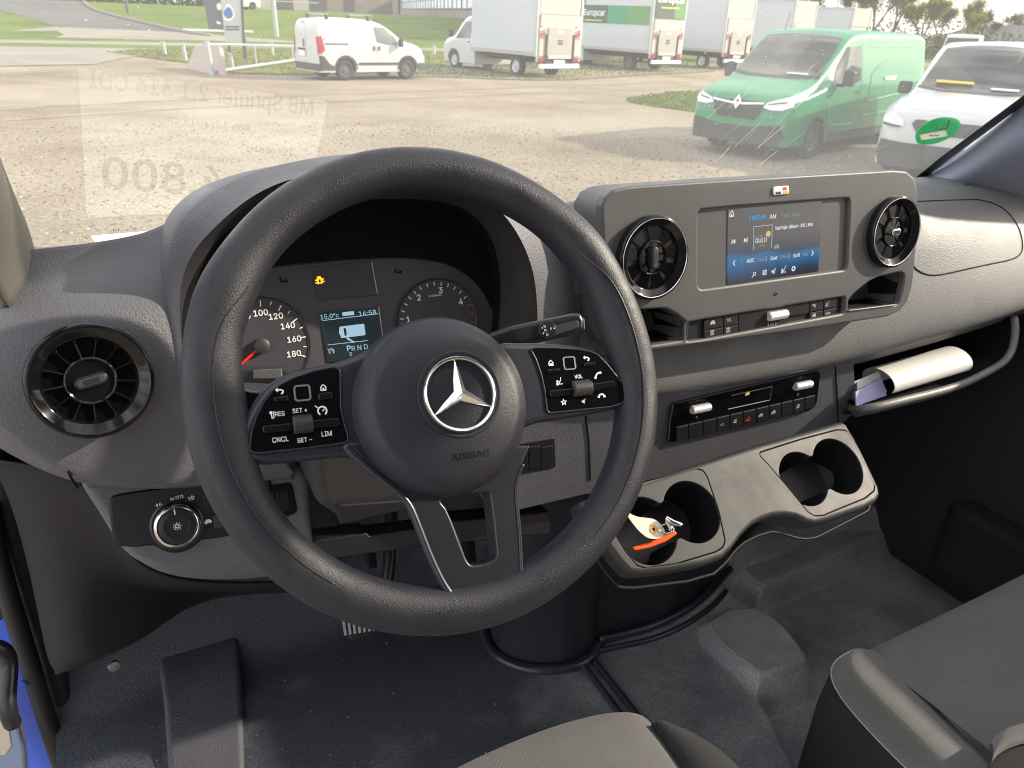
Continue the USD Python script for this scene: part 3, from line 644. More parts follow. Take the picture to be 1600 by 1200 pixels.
for c_, ro in (((847, 512), 0), ((849, 521), 3.14), ((866, 513), -1.57)): sym(st, 'arrow', I_ARROW, sf2, sf2.px([c_])[0], .0022, 'white_print', rot=ro)
s2 = thing('indicator_stalk', 'pale grey indicator stalk left of the wheel hub, below the speedometer', 'indicator stalk', U(420, 580, .62))
f2 = Fr(U(420, 582, .62), nrm(A(-.2, -.85, .5)))
put(s2, 'lever', plate(rpoly(f2.px([(352, 574), (400, 571), (440, 572), (462, 580), (500, 600), (480, 612), (430, 598), (352, 594)]), .002), f2, .014, .004, seg=4), 'shroud_plastic', 50)
put(s2, 'collar', plate(rpoly(f2.px([(396, 578), (440, 576), (442, 592), (396, 592)]), .001), f2, .004, .001, z=.002), 'dash_pale_plastic')
# ================================================================ steering wheel
th = math.radians(32); WN = A(-.04, -math.cos(th), math.sin(th))
WF = Fr(L(.221, .53, -.275), WN)
sw_ = thing('steering_wheel', 'black three-spoke steering wheel with star emblem and buttons on both spokes', 'steering wheel', WF.o)
# rim
NR = 220; ang = np.linspace(0, 2 * math.pi, NR, endpoint=False)
def bump(a, c, w): d = (a - c + math.pi) % (2 * math.pi) - math.pi; return np.exp(-(d / w) ** 2)
grip = bump(ang, math.radians(8), .30) + bump(ang, math.radians(180), .30)
thumb = bump(ang, math.radians(34), .16) + bump(ang, math.radians(150), .16)
rm = .0191 + .0020 * thumb
Rc = .1822 - .001 * grip
NS = 28; g = []
for k, a in enumerate(ang):
    e = nrm(WF.u * math.cos(a) + WF.v * math.sin(a)); c = WF.o + e * Rc[k]
    ph = np.linspace(0, 2 * math.pi, NS, endpoint=False)
    cr = rm[k] * (1 + .06 * np.cos(2 * ph)); inn = np.where(np.cos(ph) < 0, 1 + .36 * grip[k] * np.clip(-np.cos(ph), 0, 1) ** 2, 1)
    g.append(c + (cr * inn * np.cos(ph) * .95)[:, None] * e + (cr * np.sin(ph) * 1.04)[:, None] * WF.n)
put(sw_, 'rim', trimesh.Trimesh(np.array(g).reshape(-1, 3), grid_faces(NR, NS, True, True)[:, ::-1], process=False), 'wheel_leather', True)
sa = np.array([WF.o + nrm(WF.u * math.cos(a) + WF.v * math.sin(a)) * (Rc[k] + rm[k] * .945 * math.cos(.18)) + WF.n * rm[k] * 1.04 * math.sin(.18) for k, a in enumerate(ang)])
put(sw_, 'rim_seam', tube(sa, .0007, 6, closed=True), 'satin_black', True)
def rim_pt(a, phi):
    k = int(round(a / (2 * math.pi) * NR)) % NR; e = nrm(WF.u * math.cos(a) + WF.v * math.sin(a)); cr = rm[k] * (1 + .06 * math.cos(2 * phi)); inn = 1 + .36 * grip[k] * max(-math.cos(phi), 0) ** 2
    return WF.o + e * (Rc[k] + cr * inn * math.cos(phi) * .95) + WF.n * cr * math.sin(phi) * 1.04
for a0, a1 in ((146, 232), (34, -60)):
    aa = np.linspace(a0, a1, 60); ph_ = 1.75 + .55 * np.exp(-((aa - a0) / 9.) ** 2)
    put(sw_, 'grip_seam', tube(spl([rim_pt(math.radians(q) % (2 * math.pi), f) for q, f in zip(aa, ph_)][::3], 80), .0006, 6), 'satin_black', True)
# spokes
HF = WF.lift(.008)                                    # plane of the spoke faces
hc = HF.px([(691, 634)])[0]; HR = np.linalg.norm(HF.px([(828, 640)])[0] - HF.px([(555, 628)])[0]) / 2
def P_(fr, pts, z0, s, ox, oy): return fr.px([(ox + a / s, oy + b / s) for a, b in pts])
lo = Polygon(spl(P_(HF, [(1150, 60), (1060, 80), (950, 130), (800, 180), (640, 215), (500, 245), (380, 295), (270, 375), (190, 480), (120, 610), (80, 720), (75, 790), (95, 880), (150, 945), (240, 972), (400, 965), (600, 945), (800, 925), (1000, 930), (1150, 1000), (1300, 900), (1300, 300)], 0, 5, 360, 530), 160, closed=True))
ro_ = Polygon(spl(P_(HF, [(20, 345), (120, 335), (300, 336), (500, 347), (650, 365), (760, 395), (860, 455), (950, 560), (1025, 660), (1068, 740), (1072, 800), (1030, 850), (950, 885), (800, 915), (600, 950), (420, 975), (300, 1000), (150, 1050), (-50, 1000), (-100, 600)], 0, 5.217, 780, 470), 160, closed=True))
bo = Polygon(P_(HF, [(330, 40), (420, 130), (560, 250), (660, 335), (705, 390), (735, 450), (790, 590), (880, 800), (960, 935), (985, 958), (1030, 966), (1200, 938), (1300, 905), (1352, 870), (1366, 840), (1366, 760), (1352, 500), (1338, 330), (1345, 250), (1380, 150), (1420, 60)], 0, 3.75, 450, 680))
sl = Polygon(P_(HF, [(885, 380), (925, 425), (960, 500), (1000, 605), (1045, 725), (1062, 752), (1085, 762), (1150, 752), (1200, 732), (1218, 715), (1222, 690), (1205, 520), (1188, 380), (1180, 335), (1000, 345)], 0, 3.75, 450, 680)).buffer(-.002).buffer(.002)
put(sw_, 'spoke', plate(lo, HF, .022, .006, seg=5), 'spoke_satin', 50)
put(sw_, 'spoke', plate(ro_, HF, .022, .006, seg=5), 'spoke_satin', 50)
low_sp = put(sw_, 'lower_spoke', plate(bo.difference(sl).buffer(.0015).buffer(-.0015), HF.lift(.001), .020, .0022, seg=4, step=.0012), 'satin_black', 50)
# edge trim of the lower spoke
et = HF.to3(P_(HF, [(330, 60), (420, 150), (560, 265), (660, 350), (705, 405), (735, 465), (790, 605), (880, 815), (965, 945)], 0, 3.75, 450, 680), .0005)
put(sw_, 'spoke_edge', tube(spl(et, 50), .0030, 8), 'spoke_satin', True)
et = HF.to3(P_(HF, [(1376, 170), (1348, 245), (1336, 330), (1350, 500), (1364, 760), (1364, 830)], 0, 3.75, 450, 680), .0005)
put(sw_, 'spoke_edge', tube(spl(et, 50), .0016, 8), 'spoke_satin', True)
# button pads
lp_ = Polygon(P_(HF, [(148, 855), (160, 875), (185, 888), (240, 889), (600, 850), (880, 812), (905, 803), (918, 788), (915, 745), (885, 650), (860, 520), (858, 270), (850, 238), (825, 222), (790, 222), (650, 250), (500, 300), (400, 350), (330, 400), (260, 495), (200, 615), (165, 725)], 0, 5, 360, 530))
rp_ = Polygon(P_(HF, [(257, 405), (268, 390), (300, 384), (450, 386), (640, 398), (740, 415), (800, 442), (880, 525), (960, 625), (1030, 705), (1044, 745), (1036, 795), (1000, 835), (900, 865), (650, 890), (420, 914), (398, 908), (386, 890), (370, 740), (342, 610), (300, 485)], 0, 5.217, 780, 470))
padz = .0010
pl = put(sw_, 'button_pad', plate(lp_.buffer(-.001).buffer(.001), HF, .004, .0008, z=padz), 'pad_black', 40)
pr = put(sw_, 'button_pad', plate(rp_.buffer(-.001).buffer(.001), HF, .004, .0008, z=padz), 'pad_black', 40)
for q in (lp_, rp_):
    e = q.exterior; n_ = 140
    pts = np.array([e.interpolate(i / n_, normalized=True).coords[0] for i in range(n_)])
    put(sw_, 'pad_edge', tube(HF.to3(pts, .0009), .0007, 6, closed=True), 'satin_silver' if False else 'spoke_satin', True)
BZ = HF.lift(padz)
def Pl(x, y): return BZ.px([(360 + x / 5, 530 + y / 5)])[0]
def Pr(x, y): return BZ.px([(780 + x / 5.217, 470 + y / 5.217)])[0]
rl = math.atan2(*(Pl(430, 780) - Pl(340, 790))[::-1]); rr = math.atan2(*(Pr(680, 615) - Pr(610, 622))[::-1])
for t_, c_, h in (('SET +', (542, 556), .0034), ('SET −', (580, 786), .0034), ('CNCL', (390, 783), .0037), ('LIM', (752, 738), .0037), ('RES', (385, 582), .0034)):
    txt(pl, 'lettering', t_, BZ, Pl(*c_), h, 'white_print', rot=rl, sx=.86)
for g_, c_, s in ((I_BACK, (385, 405), .006), (I_HOME, (725, 378), .0056), (I_GAUGE, (718, 560), .0068), (I_SQ, (563, 420), .0125)):
    sym(pl, 'symbol', g_, BZ, Pl(*c_), s, 'white_print' if g_ is not I_SQ else 'satin_silver', rot=rl)
sym(pl, 'symbol', unary_union([Point(-.2, .3).buffer(.22), bar(-.2, .3, -.1, -.6, .14), bar(.2, .5, .1, -.6, .1)]), BZ, Pl(330, 590), .0052, 'white_print', rot=rl)
def rocker(par, name, pts, fn, h, matn, fr=BZ, r=.001):
    return put(par, name, plate(rpoly([fn(*q) for q in pts], r), fr, .004, .001, seg=3, z=h), matn, 50)
rocker(pl, 'button', [(335, 455), (450, 440), (455, 480), (340, 492)], Pl, .0018, 'gloss_black')
rocker(pl, 'button', [(680, 425), (795, 410), (800, 465), (685, 480)], Pl, .0018, 'gloss_black')
rocker(pl, 'rocker_switch', [(240, 680), (480, 655), (480, 715), (255, 738)], Pl, .0026, 'gloss_black', r=.002)
rocker(pl, 'rocker_switch', [(640, 635), (845, 615), (855, 680), (640, 695)], Pl, .0026, 'gloss_black', r=.002)
def roller(par, fn, a, b, rad, matn):
    p0, p1 = BZ.to3([fn(*a)])[0], BZ.to3([fn(*b)])[0]
    rn = nrm(p1 - p0); f = Fr(p0, rn, up=BZ.n); ln = np.linalg.norm(p1 - p0)
    o = put(par, 'roller', lathe([(0, 0), (rad * .9, 0), (rad, .0008), (rad, ln - .0008), (rad * .9, ln), (0, ln)], f, 40), matn, 40)
    for k in range(14):
        t = 2 * math.pi * k / 28 - .2
        put(par, 'roller_rib', f.at((0, 0), 0, t).tf(trimesh.creation.box((.0007, .0006, ln * .9)).apply_translation((rad, 0, ln / 2))), 'dark_plastic', False)
roller(pl, Pl, (490, 672), (640, 655), .0068, 'dark_plastic')
roller(pr, Pr, (598, 722), (742, 705), .0068, 'dark_plastic')
txt(pr, 'lettering', 'VOL', BZ, Pr(645, 618), .0033, 'white_print', rot=rr, sx=.86)
for g_, c_, s in ((I_HOME, (420, 507), .0056), (I_SQ, (573, 508), .0120), (I_BACK, (710, 470), .0058), (I_PHONE, (803, 608), .0066), (I_VOICE, (490, 660), .0064), (I_STAR, (525, 827), .0066), (I_MUTE, (688, 820), .0048), (I_PHONED, (833, 772), .0064)):
    sym(pr, 'symbol', g_, BZ, Pr(*c_), s, 'white_print' if g_ is not I_SQ else 'satin_silver', rot=rr)
rocker(pr, 'button', [(390, 560), (485, 550), (490, 580), (395, 592)], Pr, .0018, 'gloss_black')
rocker(pr, 'button', [(685, 510), (775, 498), (780, 530), (690, 540)], Pr, .0018, 'gloss_black')
rocker(pr, 'rocker_switch', [(395, 735), (600, 712), (605, 760), (415, 790)], Pr, .0026, 'gloss_black', r=.002)
rocker(pr, 'rocker_switch', [(745, 680), (930, 650), (935, 700), (750, 740)], Pr, .0026, 'gloss_black', r=.002)
# hub
HB = HF.at(hc, .0)
hub = put(sw_, 'airbag_cover', lathe([(HR, -.022), (HR, -.006), (HR * .985, .002), (HR * .95, .0075), (HR * .90, .0115), (HR * .84, .0150), (HR * .80, .0168), (HR * .76, .0176), (HR * .60, .0205), (HR * .40, .0225), (HR * .2, .0232), (0, .0234)], HB, 120), 'airbag_vinyl', True)
eo = HB.lift(.0215); ec = eo.px([(718, 616)])[0]; EF = eo.at(ec, 0, -.015)
ER = np.linalg.norm(eo.px([(774, 618)])[0] - ec)
put(hub, 'emblem_well', lathe([(ER * 1.16, -.006), (ER * 1.15, .0016), (ER * 1.12, .0022), (ER * 1.07, .0022), (ER * 1.03, .0012)], EF, 72), 'airbag_vinyl', 50)
put(hub, 'emblem_back', lathe([(ER * 1.03, .0013), (ER * .5, .0010), (0, .0010)], EF, 64), 'satin_black')
em = put(hub, 'emblem_ring', lathe([(ER * 1.02, .0010), (ER * 1.02, .0034), (ER * .975, .0050), (ER * .92, .0046), (ER * .885, .0028), (ER * .885, .0010)], EF, 96), 'chrome', 50)
vs, fs_ = [(0, 0, .0070)], []
for k in range(3):
    a = math.pi / 2 + k * 2 * math.pi / 3; b = a + math.pi / 3; b0 = a - math.pi / 3
    tip = (ER * .94 * math.cos(a), ER * .94 * math.sin(a), .0024); i = len(vs)
    n0 = (ER * .20 * math.cos(b0), ER * .20 * math.sin(b0), .0012); n1 = (ER * .20 * math.cos(b), ER * .20 * math.sin(b), .0012)
    vs += [tip, n0, n1]; fs_ += [(0, i + 1, i), (0, i, i + 2)]
put(hub, 'emblem_star', EF.tf(trimesh.Trimesh(vs, fs_, process=False)), 'chrome', False)
ar = HB.lift(.0180); tc_ = ar.px([(735, 711)])[0]; tm_ = meshkit.text_mesh('AIRBAG', .0052, .0006); tv_ = np.asarray(tm_.vertices).copy(); tv_[:, :2] -= (tv_[:, :2].max(0) + tv_[:, :2].min(0)) / 2; tv_[:, 0] *= 1.2
tv_[:, :2] = tv_[:, :2] @ np.array([[math.cos(rl), math.sin(rl)], [-math.sin(rl), math.cos(rl)]]) + tc_
hp_ = np.array([(0, .0234), (.2, .0232), (.40, .0225), (.60, .0205), (.76, .0172), (.84, .0145), (.90, .0115), (1, 0)])
tz_ = np.interp(np.hypot(tv_[:, 0], tv_[:, 1]) / HR, hp_[:, 0], hp_[:, 1]) + tv_[:, 2] - .0001
put(hub, 'embossed_lettering', trimesh.Trimesh(HB.to3(tv_[:, :2], tz_), tm_.faces, process=False), 'satin_black', False)
# column boss behind the hub
put(sw_, 'boss', lathe([(HR * .8, -.06), (HR * .9, -.01), (0, -.01)], HB, 48), 'recess_plastic')

# ================================================================ centre panel with screen
CP = Fr(U(1175, 420, .685), (0, -1, .15))
cpn = thing('centre_panel', 'grey centre dash panel holding screen, two round vents and a row of buttons', 'centre panel', CP.o)
def C_(pts): return CP.px([(920 + a / 3.077, 260 + b / 3.077) for a, b in pts])
out = Polygon(C_([(62, 190), (80, 145), (120, 112), (190, 96), (700, 62), (1470, 18), (1530, 24), (1565, 55), (1580, 110), (1575, 400), (1560, 560), (1535, 650), (1500, 695), (1440, 722), (1000, 790), (285, 888), (180, 900), (130, 870), (105, 800), (80, 500)])).buffer(-.006).buffer(.006)
scr_o = rpoly(C_([(528, 210), (700, 193), (1252, 152), (1256, 175), (1243, 480), (1236, 497), (540, 592), (526, 575)]), .004)
pkr = rpoly(C_([(1246, 692), (1252, 640), (1282, 607), (1350, 553), (1395, 532), (1500, 508), (1518, 520), (1515, 562), (1492, 658), (1470, 668)]), .003)
pkl = rpoly(C_([(200, 700), (240, 690), (370, 682), (425, 712), (470, 748), (466, 830), (445, 838), (200, 875)]), .003)
stp = rpoly(C_([(470, 752), (545, 738), (1185, 634), (1235, 626), (1232, 705), (1180, 716), (550, 832), (470, 842)]), .003)
face = out.difference(unary_union([scr_o, pkr, pkl, stp]))
put(cpn, 'face', plate(face, CP, .012, .003, seg=4, step=.003), 'panel_plastic', 50)
put(cpn, 'body', plate(out.buffer(-.001).difference(unary_union([pkr, pkl])), CP.lift(-.010), .05, .0003), 'panel_plastic', 50)
for q_ in (pkr, pkl):
    e = np.array([q_.exterior.interpolate(i / 90, normalized=True).coords[0] for i in range(90)]); c_ = e.mean(0); e2_ = c_ + (e - c_) * .93
    pk_ = put(cpn, 'pocket', loft([CP.to3(e, -.009), CP.to3(e2_, -.085)], closed=True), 'recess_plastic', True)
    v_, f_ = tri2(Polygon(e2_)); put(pk_, 'pocket_back', trimesh.Trimesh(CP.to3(v_, -.0845), f_, process=False), 'recess_plastic')
put(cpn, 'pocket_lip', tube(CP.to3(C_([(1246, 694), (1300, 688), (1470, 665)]), .0005), .0016, 8), 'panel_plastic', True)
put(cpn, 'strip_bed', plate(stp.buffer(.0004), CP.lift(-.0085), .002, .0003, z=.0012), 'key_black')
# screen bed and glass
put(cpn, 'screen_bed', plate(scr_o.buffer(.0004), CP.lift(-.0065), .003, .0003, z=.0012), 'panel_plastic')
scz = -.0045
scp = Polygon(CP.px([(1137, 327), (1284, 313.5), (1279, 424), (1136, 445)], scz))
M['screen_picture'] = usdkit.material(stage, '/World/Looks/screen_picture', {
    "co": ("texture_coordinate", {}), "sx": ("separate_xyz", {}),
    "n": ("noise_texture", {"scale": 22, "detail": 3}), "ad": ("math", {"math_type": "multiply_add", "value2": .02, "value3": 0.0}), "ad2": ("math", {"math_type": "add"}),
    "mr": ("map_range", {"from_min": -.026, "from_max": .074, "to_min": 0, "to_max": 1, "clamp": True}),
    "rp": ("rgb_ramp", {"ramp": [(0, (.015, .012, .02)), (.2, (.012, .012, .02)), (.27, (.004, .03, .075)), (.40, (.006, .10, .24)), (.47, (.008, .13, .30)), (.55, (.02, .045, .09)), (.7, (.04, .04, .045)), (1, (.035, .032, .032))]}),
    "p": ("principled_bsdf", {"base_color": (.012, .012, .014), "roughness": .12, "emission_strength": .42})},
    [("co.object", "sx.vector"), ("co.object", "n.vector"), ("n.fac", "ad.value1"), ("ad.value", "ad2.value1"), ("sx.z", "ad2.value2"), ("ad2.value", "mr.value"), ("mr.result", "rp.fac"), ("rp.color", "p.emission_color")], surface="p.BSDF")
scr = put(cpn, 'screen', plate(scp, CP.lift(scz), .002, .0004, z=0), 'screen_picture')
put(cpn, 'screen_side', plate(Polygon(CP.px([(1284.5, 313.5), (1290, 312.5), (1285, 424), (1279.5, 425)], scz)), CP.lift(scz - .001), .001, .0002, z=0), 'recess_plastic')
SCF = CP.lift(scz)
def Sx(x, y): return SCF.px([(1090 + x / 7.06, 290 + y / 7.06)])[0]
rs_ = -0.0
for t_, c_, h, mt in (('FM/DAB', (660, 352), .0052, 'screen_blue'), ('AM', (828, 340), .0052, 'screen_white'), ('TuneIn Radio', (1022, 322), .0052, 'screen_dim'), ('Guld Vejle-Billund • 208.1 MHz', (1065, 452), .0044, 'screen_white'),
                      ('GULD', (698, 604), .0052, 'screen_white'), ('GLOBUS', (690, 562), .0036, 'screen_dim'), ('VEJLE', (712, 660), .0024, 'screen_dim'),
                      ('?', (482, 838), .005, 'screen_dim'), ('ABC', (583, 826), .0046, 'screen_white'), ('DAB ▾', (708, 815), .004, 'screen_dim'), ('Sort', (840, 798), .0046, 'screen_white'), ('DAB ▾', (962, 782), .004, 'screen_dim'), ('Soft', (1090, 768), .0046, 'screen_white'), ('Dab', (1188, 757), .0038, 'screen_dim')):
    m_ = meshkit.text_mesh(t_, h, .0004); w_ = np.ptp(np.asarray(m_.vertices)[:, 0])
    k_ = min(1.0, (.0335 if 'TuneIn' in t_ else .066) / w_) if w_ > .03 else 1.0
    txt(scr, 'lettering', t_, SCF, Sx(*c_), h, mt, rot=rs_, sx=k_)
for g_, c_, s, mt in ((I_HOME, (375, 310), .0085, 'screen_white'), (I_PREV, (396, 618), .0085, 'screen_white'), (I_NEXT, (528, 602), .0085, 'screen_white'), (I_LENS, (628, 972), .0085, 'screen_white'), (I_GRID, (738, 958), .008, 'screen_white'), (I_MUTE, (838, 946), .009, 'screen_white'), (I_VOICE, (950, 930), .009, 'screen_white'), (ring(.42, .22), (1057, 916), .008, 'screen_white'), (I_CHEV, (400, 856), .008, 'screen_white'), (affinity.scale(I_CHEV, -1, 1, origin=(0, 0)), (1268, 745), .008, 'screen_white'), (I_CAR, (870, 675), .009, 'screen_dim')):
    sym(scr, 'symbol', g_, SCF, Sx(*c_), s, mt, rot=rs_)
tile = Polygon([Sx(618, 455), Sx(822, 432), Sx(815, 690), Sx(612, 712)])
put(scr, 'station_tile', plate(tile, SCF, .0004, .0001, seg=1, z=.0001), 'screen_tile', False)
put(scr, 'tile_edge', tube(SCF.to3([Sx(612, 712), Sx(618, 455), Sx(822, 432), Sx(815, 690)], .0002), .0005, 4), 'display_ice', False)
put(scr, 'tile_badge', plate(Point(Sx(778, 533)).buffer(.0038), SCF, .0006, .0001, seg=1, z=.0006), 'screen_gold', False)
# button strip
ST = CP.lift(-.0073)
def Bs(x, y): return ST.px([(1080 + x / 6.154, 440 + y / 6.154)])[0]
def btn(par, pts, fn, fr, h=.003, m_='key_black', r=.0012): return put(par, 'button', plate(rpoly([fn(*q) for q in pts], r), fr, .003, .0007, z=h), m_, 50)
btn(cpn, [(110, 370), (150, 348), (290, 325), (292, 430), (108, 462)], Bs, ST); btn(cpn, [(297, 325), (438, 303), (436, 405), (298, 430)], Bs, ST)
btn(cpn, [(108, 468), (292, 437), (292, 520), (140, 553), (112, 535)], Bs, ST); btn(cpn, [(297, 436), (436, 410), (436, 492), (297, 518)], Bs, ST)
btn(cpn, [(442, 302), (1122, 192), (1118, 300), (900, 335), (900, 415), (440, 492)], Bs, ST)
btn(cpn, [(1128, 192), (1254, 172), (1252, 268), (1126, 290)], Bs, ST); btn(cpn, [(1260, 171), (1385, 157), (1386, 240), (1258, 266)], Bs, ST)
btn(cpn, [(1124, 298), (1252, 275), (1250, 360), (1122, 384)], Bs, ST); btn(cpn, [(1258, 274), (1384, 250), (1360, 335), (1256, 358)], Bs, ST)
ST2 = ST.lift(.003)
for g_, c_, s in ((I_CAR, (205, 395), .008), (I_GRID, (200, 492), .0075), (I_GRID, (355, 465), .0075), (I_BACK, (1180, 232), .007), (I_VOICE, (1310, 215), .007), (I_CAR, (1180, 325), .007), (I_NEXT, (1300, 306), .0055), (I_PREV, (1325, 303), .0055)):
    sym(cpn, 'symbol', g_, ST2, ST2.px([(1080 + c_[0] / 6.154, 440 + c_[1] / 6.154)])[0], s, 'grey_print')
txt(cpn, 'lettering', 'TEL', ST2, ST2.px([(1139, 500)])[0], .0035, 'grey_print')
txt(cpn, 'lettering', '◂ VOL ▸', ST2, ST2.px([(1206, 507)])[0], .003, 'grey_print')
def chrome_roller(par, fr, pts, fn, rad, h0):
    a, b = fr.to3([fn(*pts[0])], h0)[0], fr.to3([fn(*pts[1])], h0)[0]
    f = Fr(a, b - a, up=fr.n); ln = np.linalg.norm(b - a)
    prof = [(0, 0), (rad * .86, 0), (rad, .0012), (rad, ln - .0012), (rad * .86, ln), (0, ln)]
    put(par, 'roller', lathe(prof, f, 12), 'roller_silver', 20)
    put(par, 'roller_slot', plate(rpoly([fn(pts[0][0] - 12, pts[0][1] + pts[2]), fn(pts[1][0] + 12, pts[1][1] + pts[2]), fn(pts[1][0] + 12, pts[1][1] - pts[2]), fn(pts[0][0] - 12, pts[0][1] - pts[2])], .001), fr, .002, .0005, z=h0 - .0035), 'recess_plastic')
chrome_roller(cpn, ST, [(712, 330), (885, 300), 55], Bs, .0062, .0055)
put(cpn, 'microphone_hole', lathe([(.0022, .0), (.0022, .0006), (.0012, .0007), (.001, -.0005), (0, -.0005)], CP.at(CP.px([(1212, 459)])[0], .0004), 20), 'dark_plastic')
bd = rpoly(CP.px([(1207, 292), (1231, 290), (1231.5, 303), (1207.5, 305)]), .0025)
stk = thing('dash_badge', 'tiny white badge with red and orange squares above the screen', 'badge', CP.to3([CP.px([(1219, 297)])[0]])[0])
put(stk, 'badge_body', plate(bd, CP, .002, .0008, z=.0022), 'white_plastic', 50)
for (x0, y0, x1, y1), m_ in (((1221, 292, 1227, 297), 'red_print'), ((1222, 298, 1229, 302.5), 'orange_print'), ((1210, 299, 1218, 303), 'ink')):
    put(stk, 'badge_print', plate(Polygon(CP.px([(x0, y0 + .5), (x1, y0), (x1, y1), (x0, y1 + .5)])), CP, .0004, .0001, seg=1, z=.0025), m_, False)
# round vents of the panel
v1 = CP.px([(1016, 402)])[0]; v2 = CP.px([(1392, 362)])[0]
air_vent('round glossy black vent left of the screen, blades turned upright', CP.at(v1, .004), .0475, 'v', 9, .2, True)
air_vent('round glossy black vent right of the screen with small silver knob', CP.at(v2, .004), .0480, 'h', 9, .5, True)

# ================================================================ climate panel
cl = thing('climate_panel', 'glossy black climate panel with two silver rollers and a row of dark keys', 'climate panel', LF.o)
KFm = LF.lift(.004)
def K_(x, y): return KFm.px([(1030 + x / 5.926, 570 + y / 5.926)])[0]
ko = rpoly([K_(*q) for q in [(85, 700), (105, 480), (128, 372), (200, 352), (1450, 60), (1485, 66), (1492, 110), (1460, 350), (1435, 395), (1380, 430), (400, 655), (120, 720)]], .002)
put(cl, 'bezel', plate(ko.buffer(.0012), LF, .006, .001, z=.0032), 'satin_black', 50)
put(cl, 'glass', plate(ko, LF, .006, .0008, z=.004), 'pad_black', 50)
put(cl, 'edge_light', tube(KFm.to3([K_(128, 372), K_(105, 480), K_(86, 690)], .0004), .0007, 6), 'satin_silver', True)
xs = [150, 262, 396, 525, 645, 768, 890, 1010, 1122, 1232, 1340, 1440]
def ytop(x): return 575 - (x - 150) * (298 / 1290)
def ybot(x): return 705 - (x - 150) * (300 / 1290)
for i in range(11):
    x0, x1 = xs[i] + 3, xs[i + 1] - 3
    yb = ybot if i < 10 else (lambda x: ybot(x) - 18)
    rocker(cl, 'key', [(x0, ytop(x0)), (x1, ytop(x1)), (x1, yb(x1)), (x0, yb(x0))], K_, .0022, 'key_black', fr=KFm, r=.0012)
KK = KFm.lift(.0022)
def K2(x, y): return KK.px([(1030 + x / 5.926, 570 + y / 5.926)])[0]
txt(cl, 'lettering', 'A/C', KK, K2(578, 555), .0032, 'grey_print', rot=.0)
for g_, c_, s, m_ in ((I_SEAT, (705, 520), .0085, 'grey_print'), (I_TRI, (825, 497), .0105, 'red_print'), (I_CAR, (940, 468), .0085, 'grey_print'), (affinity.scale(I_CAR, 1, 1.1, origin=(0, 0)), (1058, 440), .0085, 'grey_print'), (I_GRID, (1285, 385), .008, 'grey_print')):
    sym(cl, 'symbol', g_, KK, K2(*c_), s, m_)
chrome_roller(cl, KFm, [(280, 405), (448, 372), 48], K_, .0062, .0045)
chrome_roller(cl, KFm, [(1235, 190), (1385, 160), 48], K_, .0062, .0045)
sym(cl, 'symbol', I_ARROW, KFm, K_(358, 325), .004, 'red_print'); sym(cl, 'symbol', affinity.scale(I_ARROW, 1, -1, origin=(0, 0)), KFm, K_(345, 487), .004, 'blue_print')
sym(cl, 'symbol', I_SQ, KFm, K_(1306, 120), .0035, 'grey_print'); sym(cl, 'symbol', I_SQ, KFm, K_(1285, 275), .003, 'grey_print')
dpo = rpoly([K_(640, 285), K_(1045, 200), K_(1020, 330), K_(635, 412)], .001)
put(cl, 'display_frame', tube(KFm.to3([K_(670, 282), K_(1045, 200), K_(1022, 325), K_(636, 410)], .0004), .0005, 6), 'grey_print', True)
sym(cl, 'display_symbol', sbox(-.5, -.3, .5, .3).buffer(.1), KFm, K_(818, 268), .006, 'amber_soft', rot=.1)

# ================================================================ cup holder console
tilt = math.radians(40)
QF = Fr(U(1150, 720, .64), (0, -math.sin(tilt), math.cos(tilt)), up=(0, 1, 0))
QF = Fr(U(1150, 715, .635), (0, -math.sin(tilt), math.cos(tilt)), u=(1, 0, 0))
cc = thing('cup_holder_console', 'grey plastic console with two pairs of cup holders below the climate panel', 'cup holder', QF.o)
def Q_(x, y, z=0): return QF.px([(920 + x / 3.333, 530 + y / 3.333)], z)[0]
co = Polygon([Q_(*q) for q in [(-60, 850), (60, 800), (270, 742), (580, 640), (880, 545), (1290, 432), (1322, 426), (1345, 440), (1430, 590), (1515, 770), (1522, 815), (1500, 848), (1440, 880), (1240, 948), (1180, 962), (1140, 955), (1080, 925), (1020, 915), (960, 920), (900, 940), (850, 970), (800, 1020), (750, 1090), (700, 1140), (600, 1175), (400, 1210), (270, 1225), (210, 1215), (150, 1150), (60, 1030), (-40, 930)]]).buffer(-.004).buffer(.008).buffer(-.004)
ir = rpoly([Q_(*q) for q in [(882, 598), (895, 585), (1100, 520), (1290, 470), (1340, 472), (1370, 500), (1440, 640), (1492, 750), (1488, 790), (1440, 830), (1220, 920), (1175, 922), (1140, 900), (1050, 790), (940, 660)]], .004)
il = rpoly([Q_(*q) for q in [(120, 790), (300, 735), (560, 672), (595, 680), (620, 720), (680, 900), (712, 1050), (700, 1085), (660, 1110), (460, 1170), (300, 1195), (250, 1180), (190, 1110), (100, 960)]], .004)
def circ_(c, r): return Point(Q_(*c)).buffer(r, quad_segs=16)
hr = unary_union([circ_((1300, 660), .0410), circ_((1120, 725), .0385)]); hr = hr.buffer(.006).buffer(-.006)
hl = unary_union([circ_((538, 897), .0400), circ_((300, 995), .0420)]); hl = hl.buffer(.006).buffer(-.006)
put(cc, 'top', plate(co.difference(unary_union([ir, il])), QF, .022, .007, seg=6, step=.003, rh=.0008), 'console_plastic', 50)
put(cc, 'insert', plate(ir.buffer(-.0010).difference(hr), QF, .012, .0008, seg=3, step=.002, z=-.0004, rh=.0022), 'console_plastic', 50)
put(cc, 'insert', plate(il.buffer(-.0010).difference(hl), QF, .012, .0008, seg=3, step=.002, z=-.0004, rh=.0022), 'shroud_plastic', 50, label='darker insert with the keys in it')
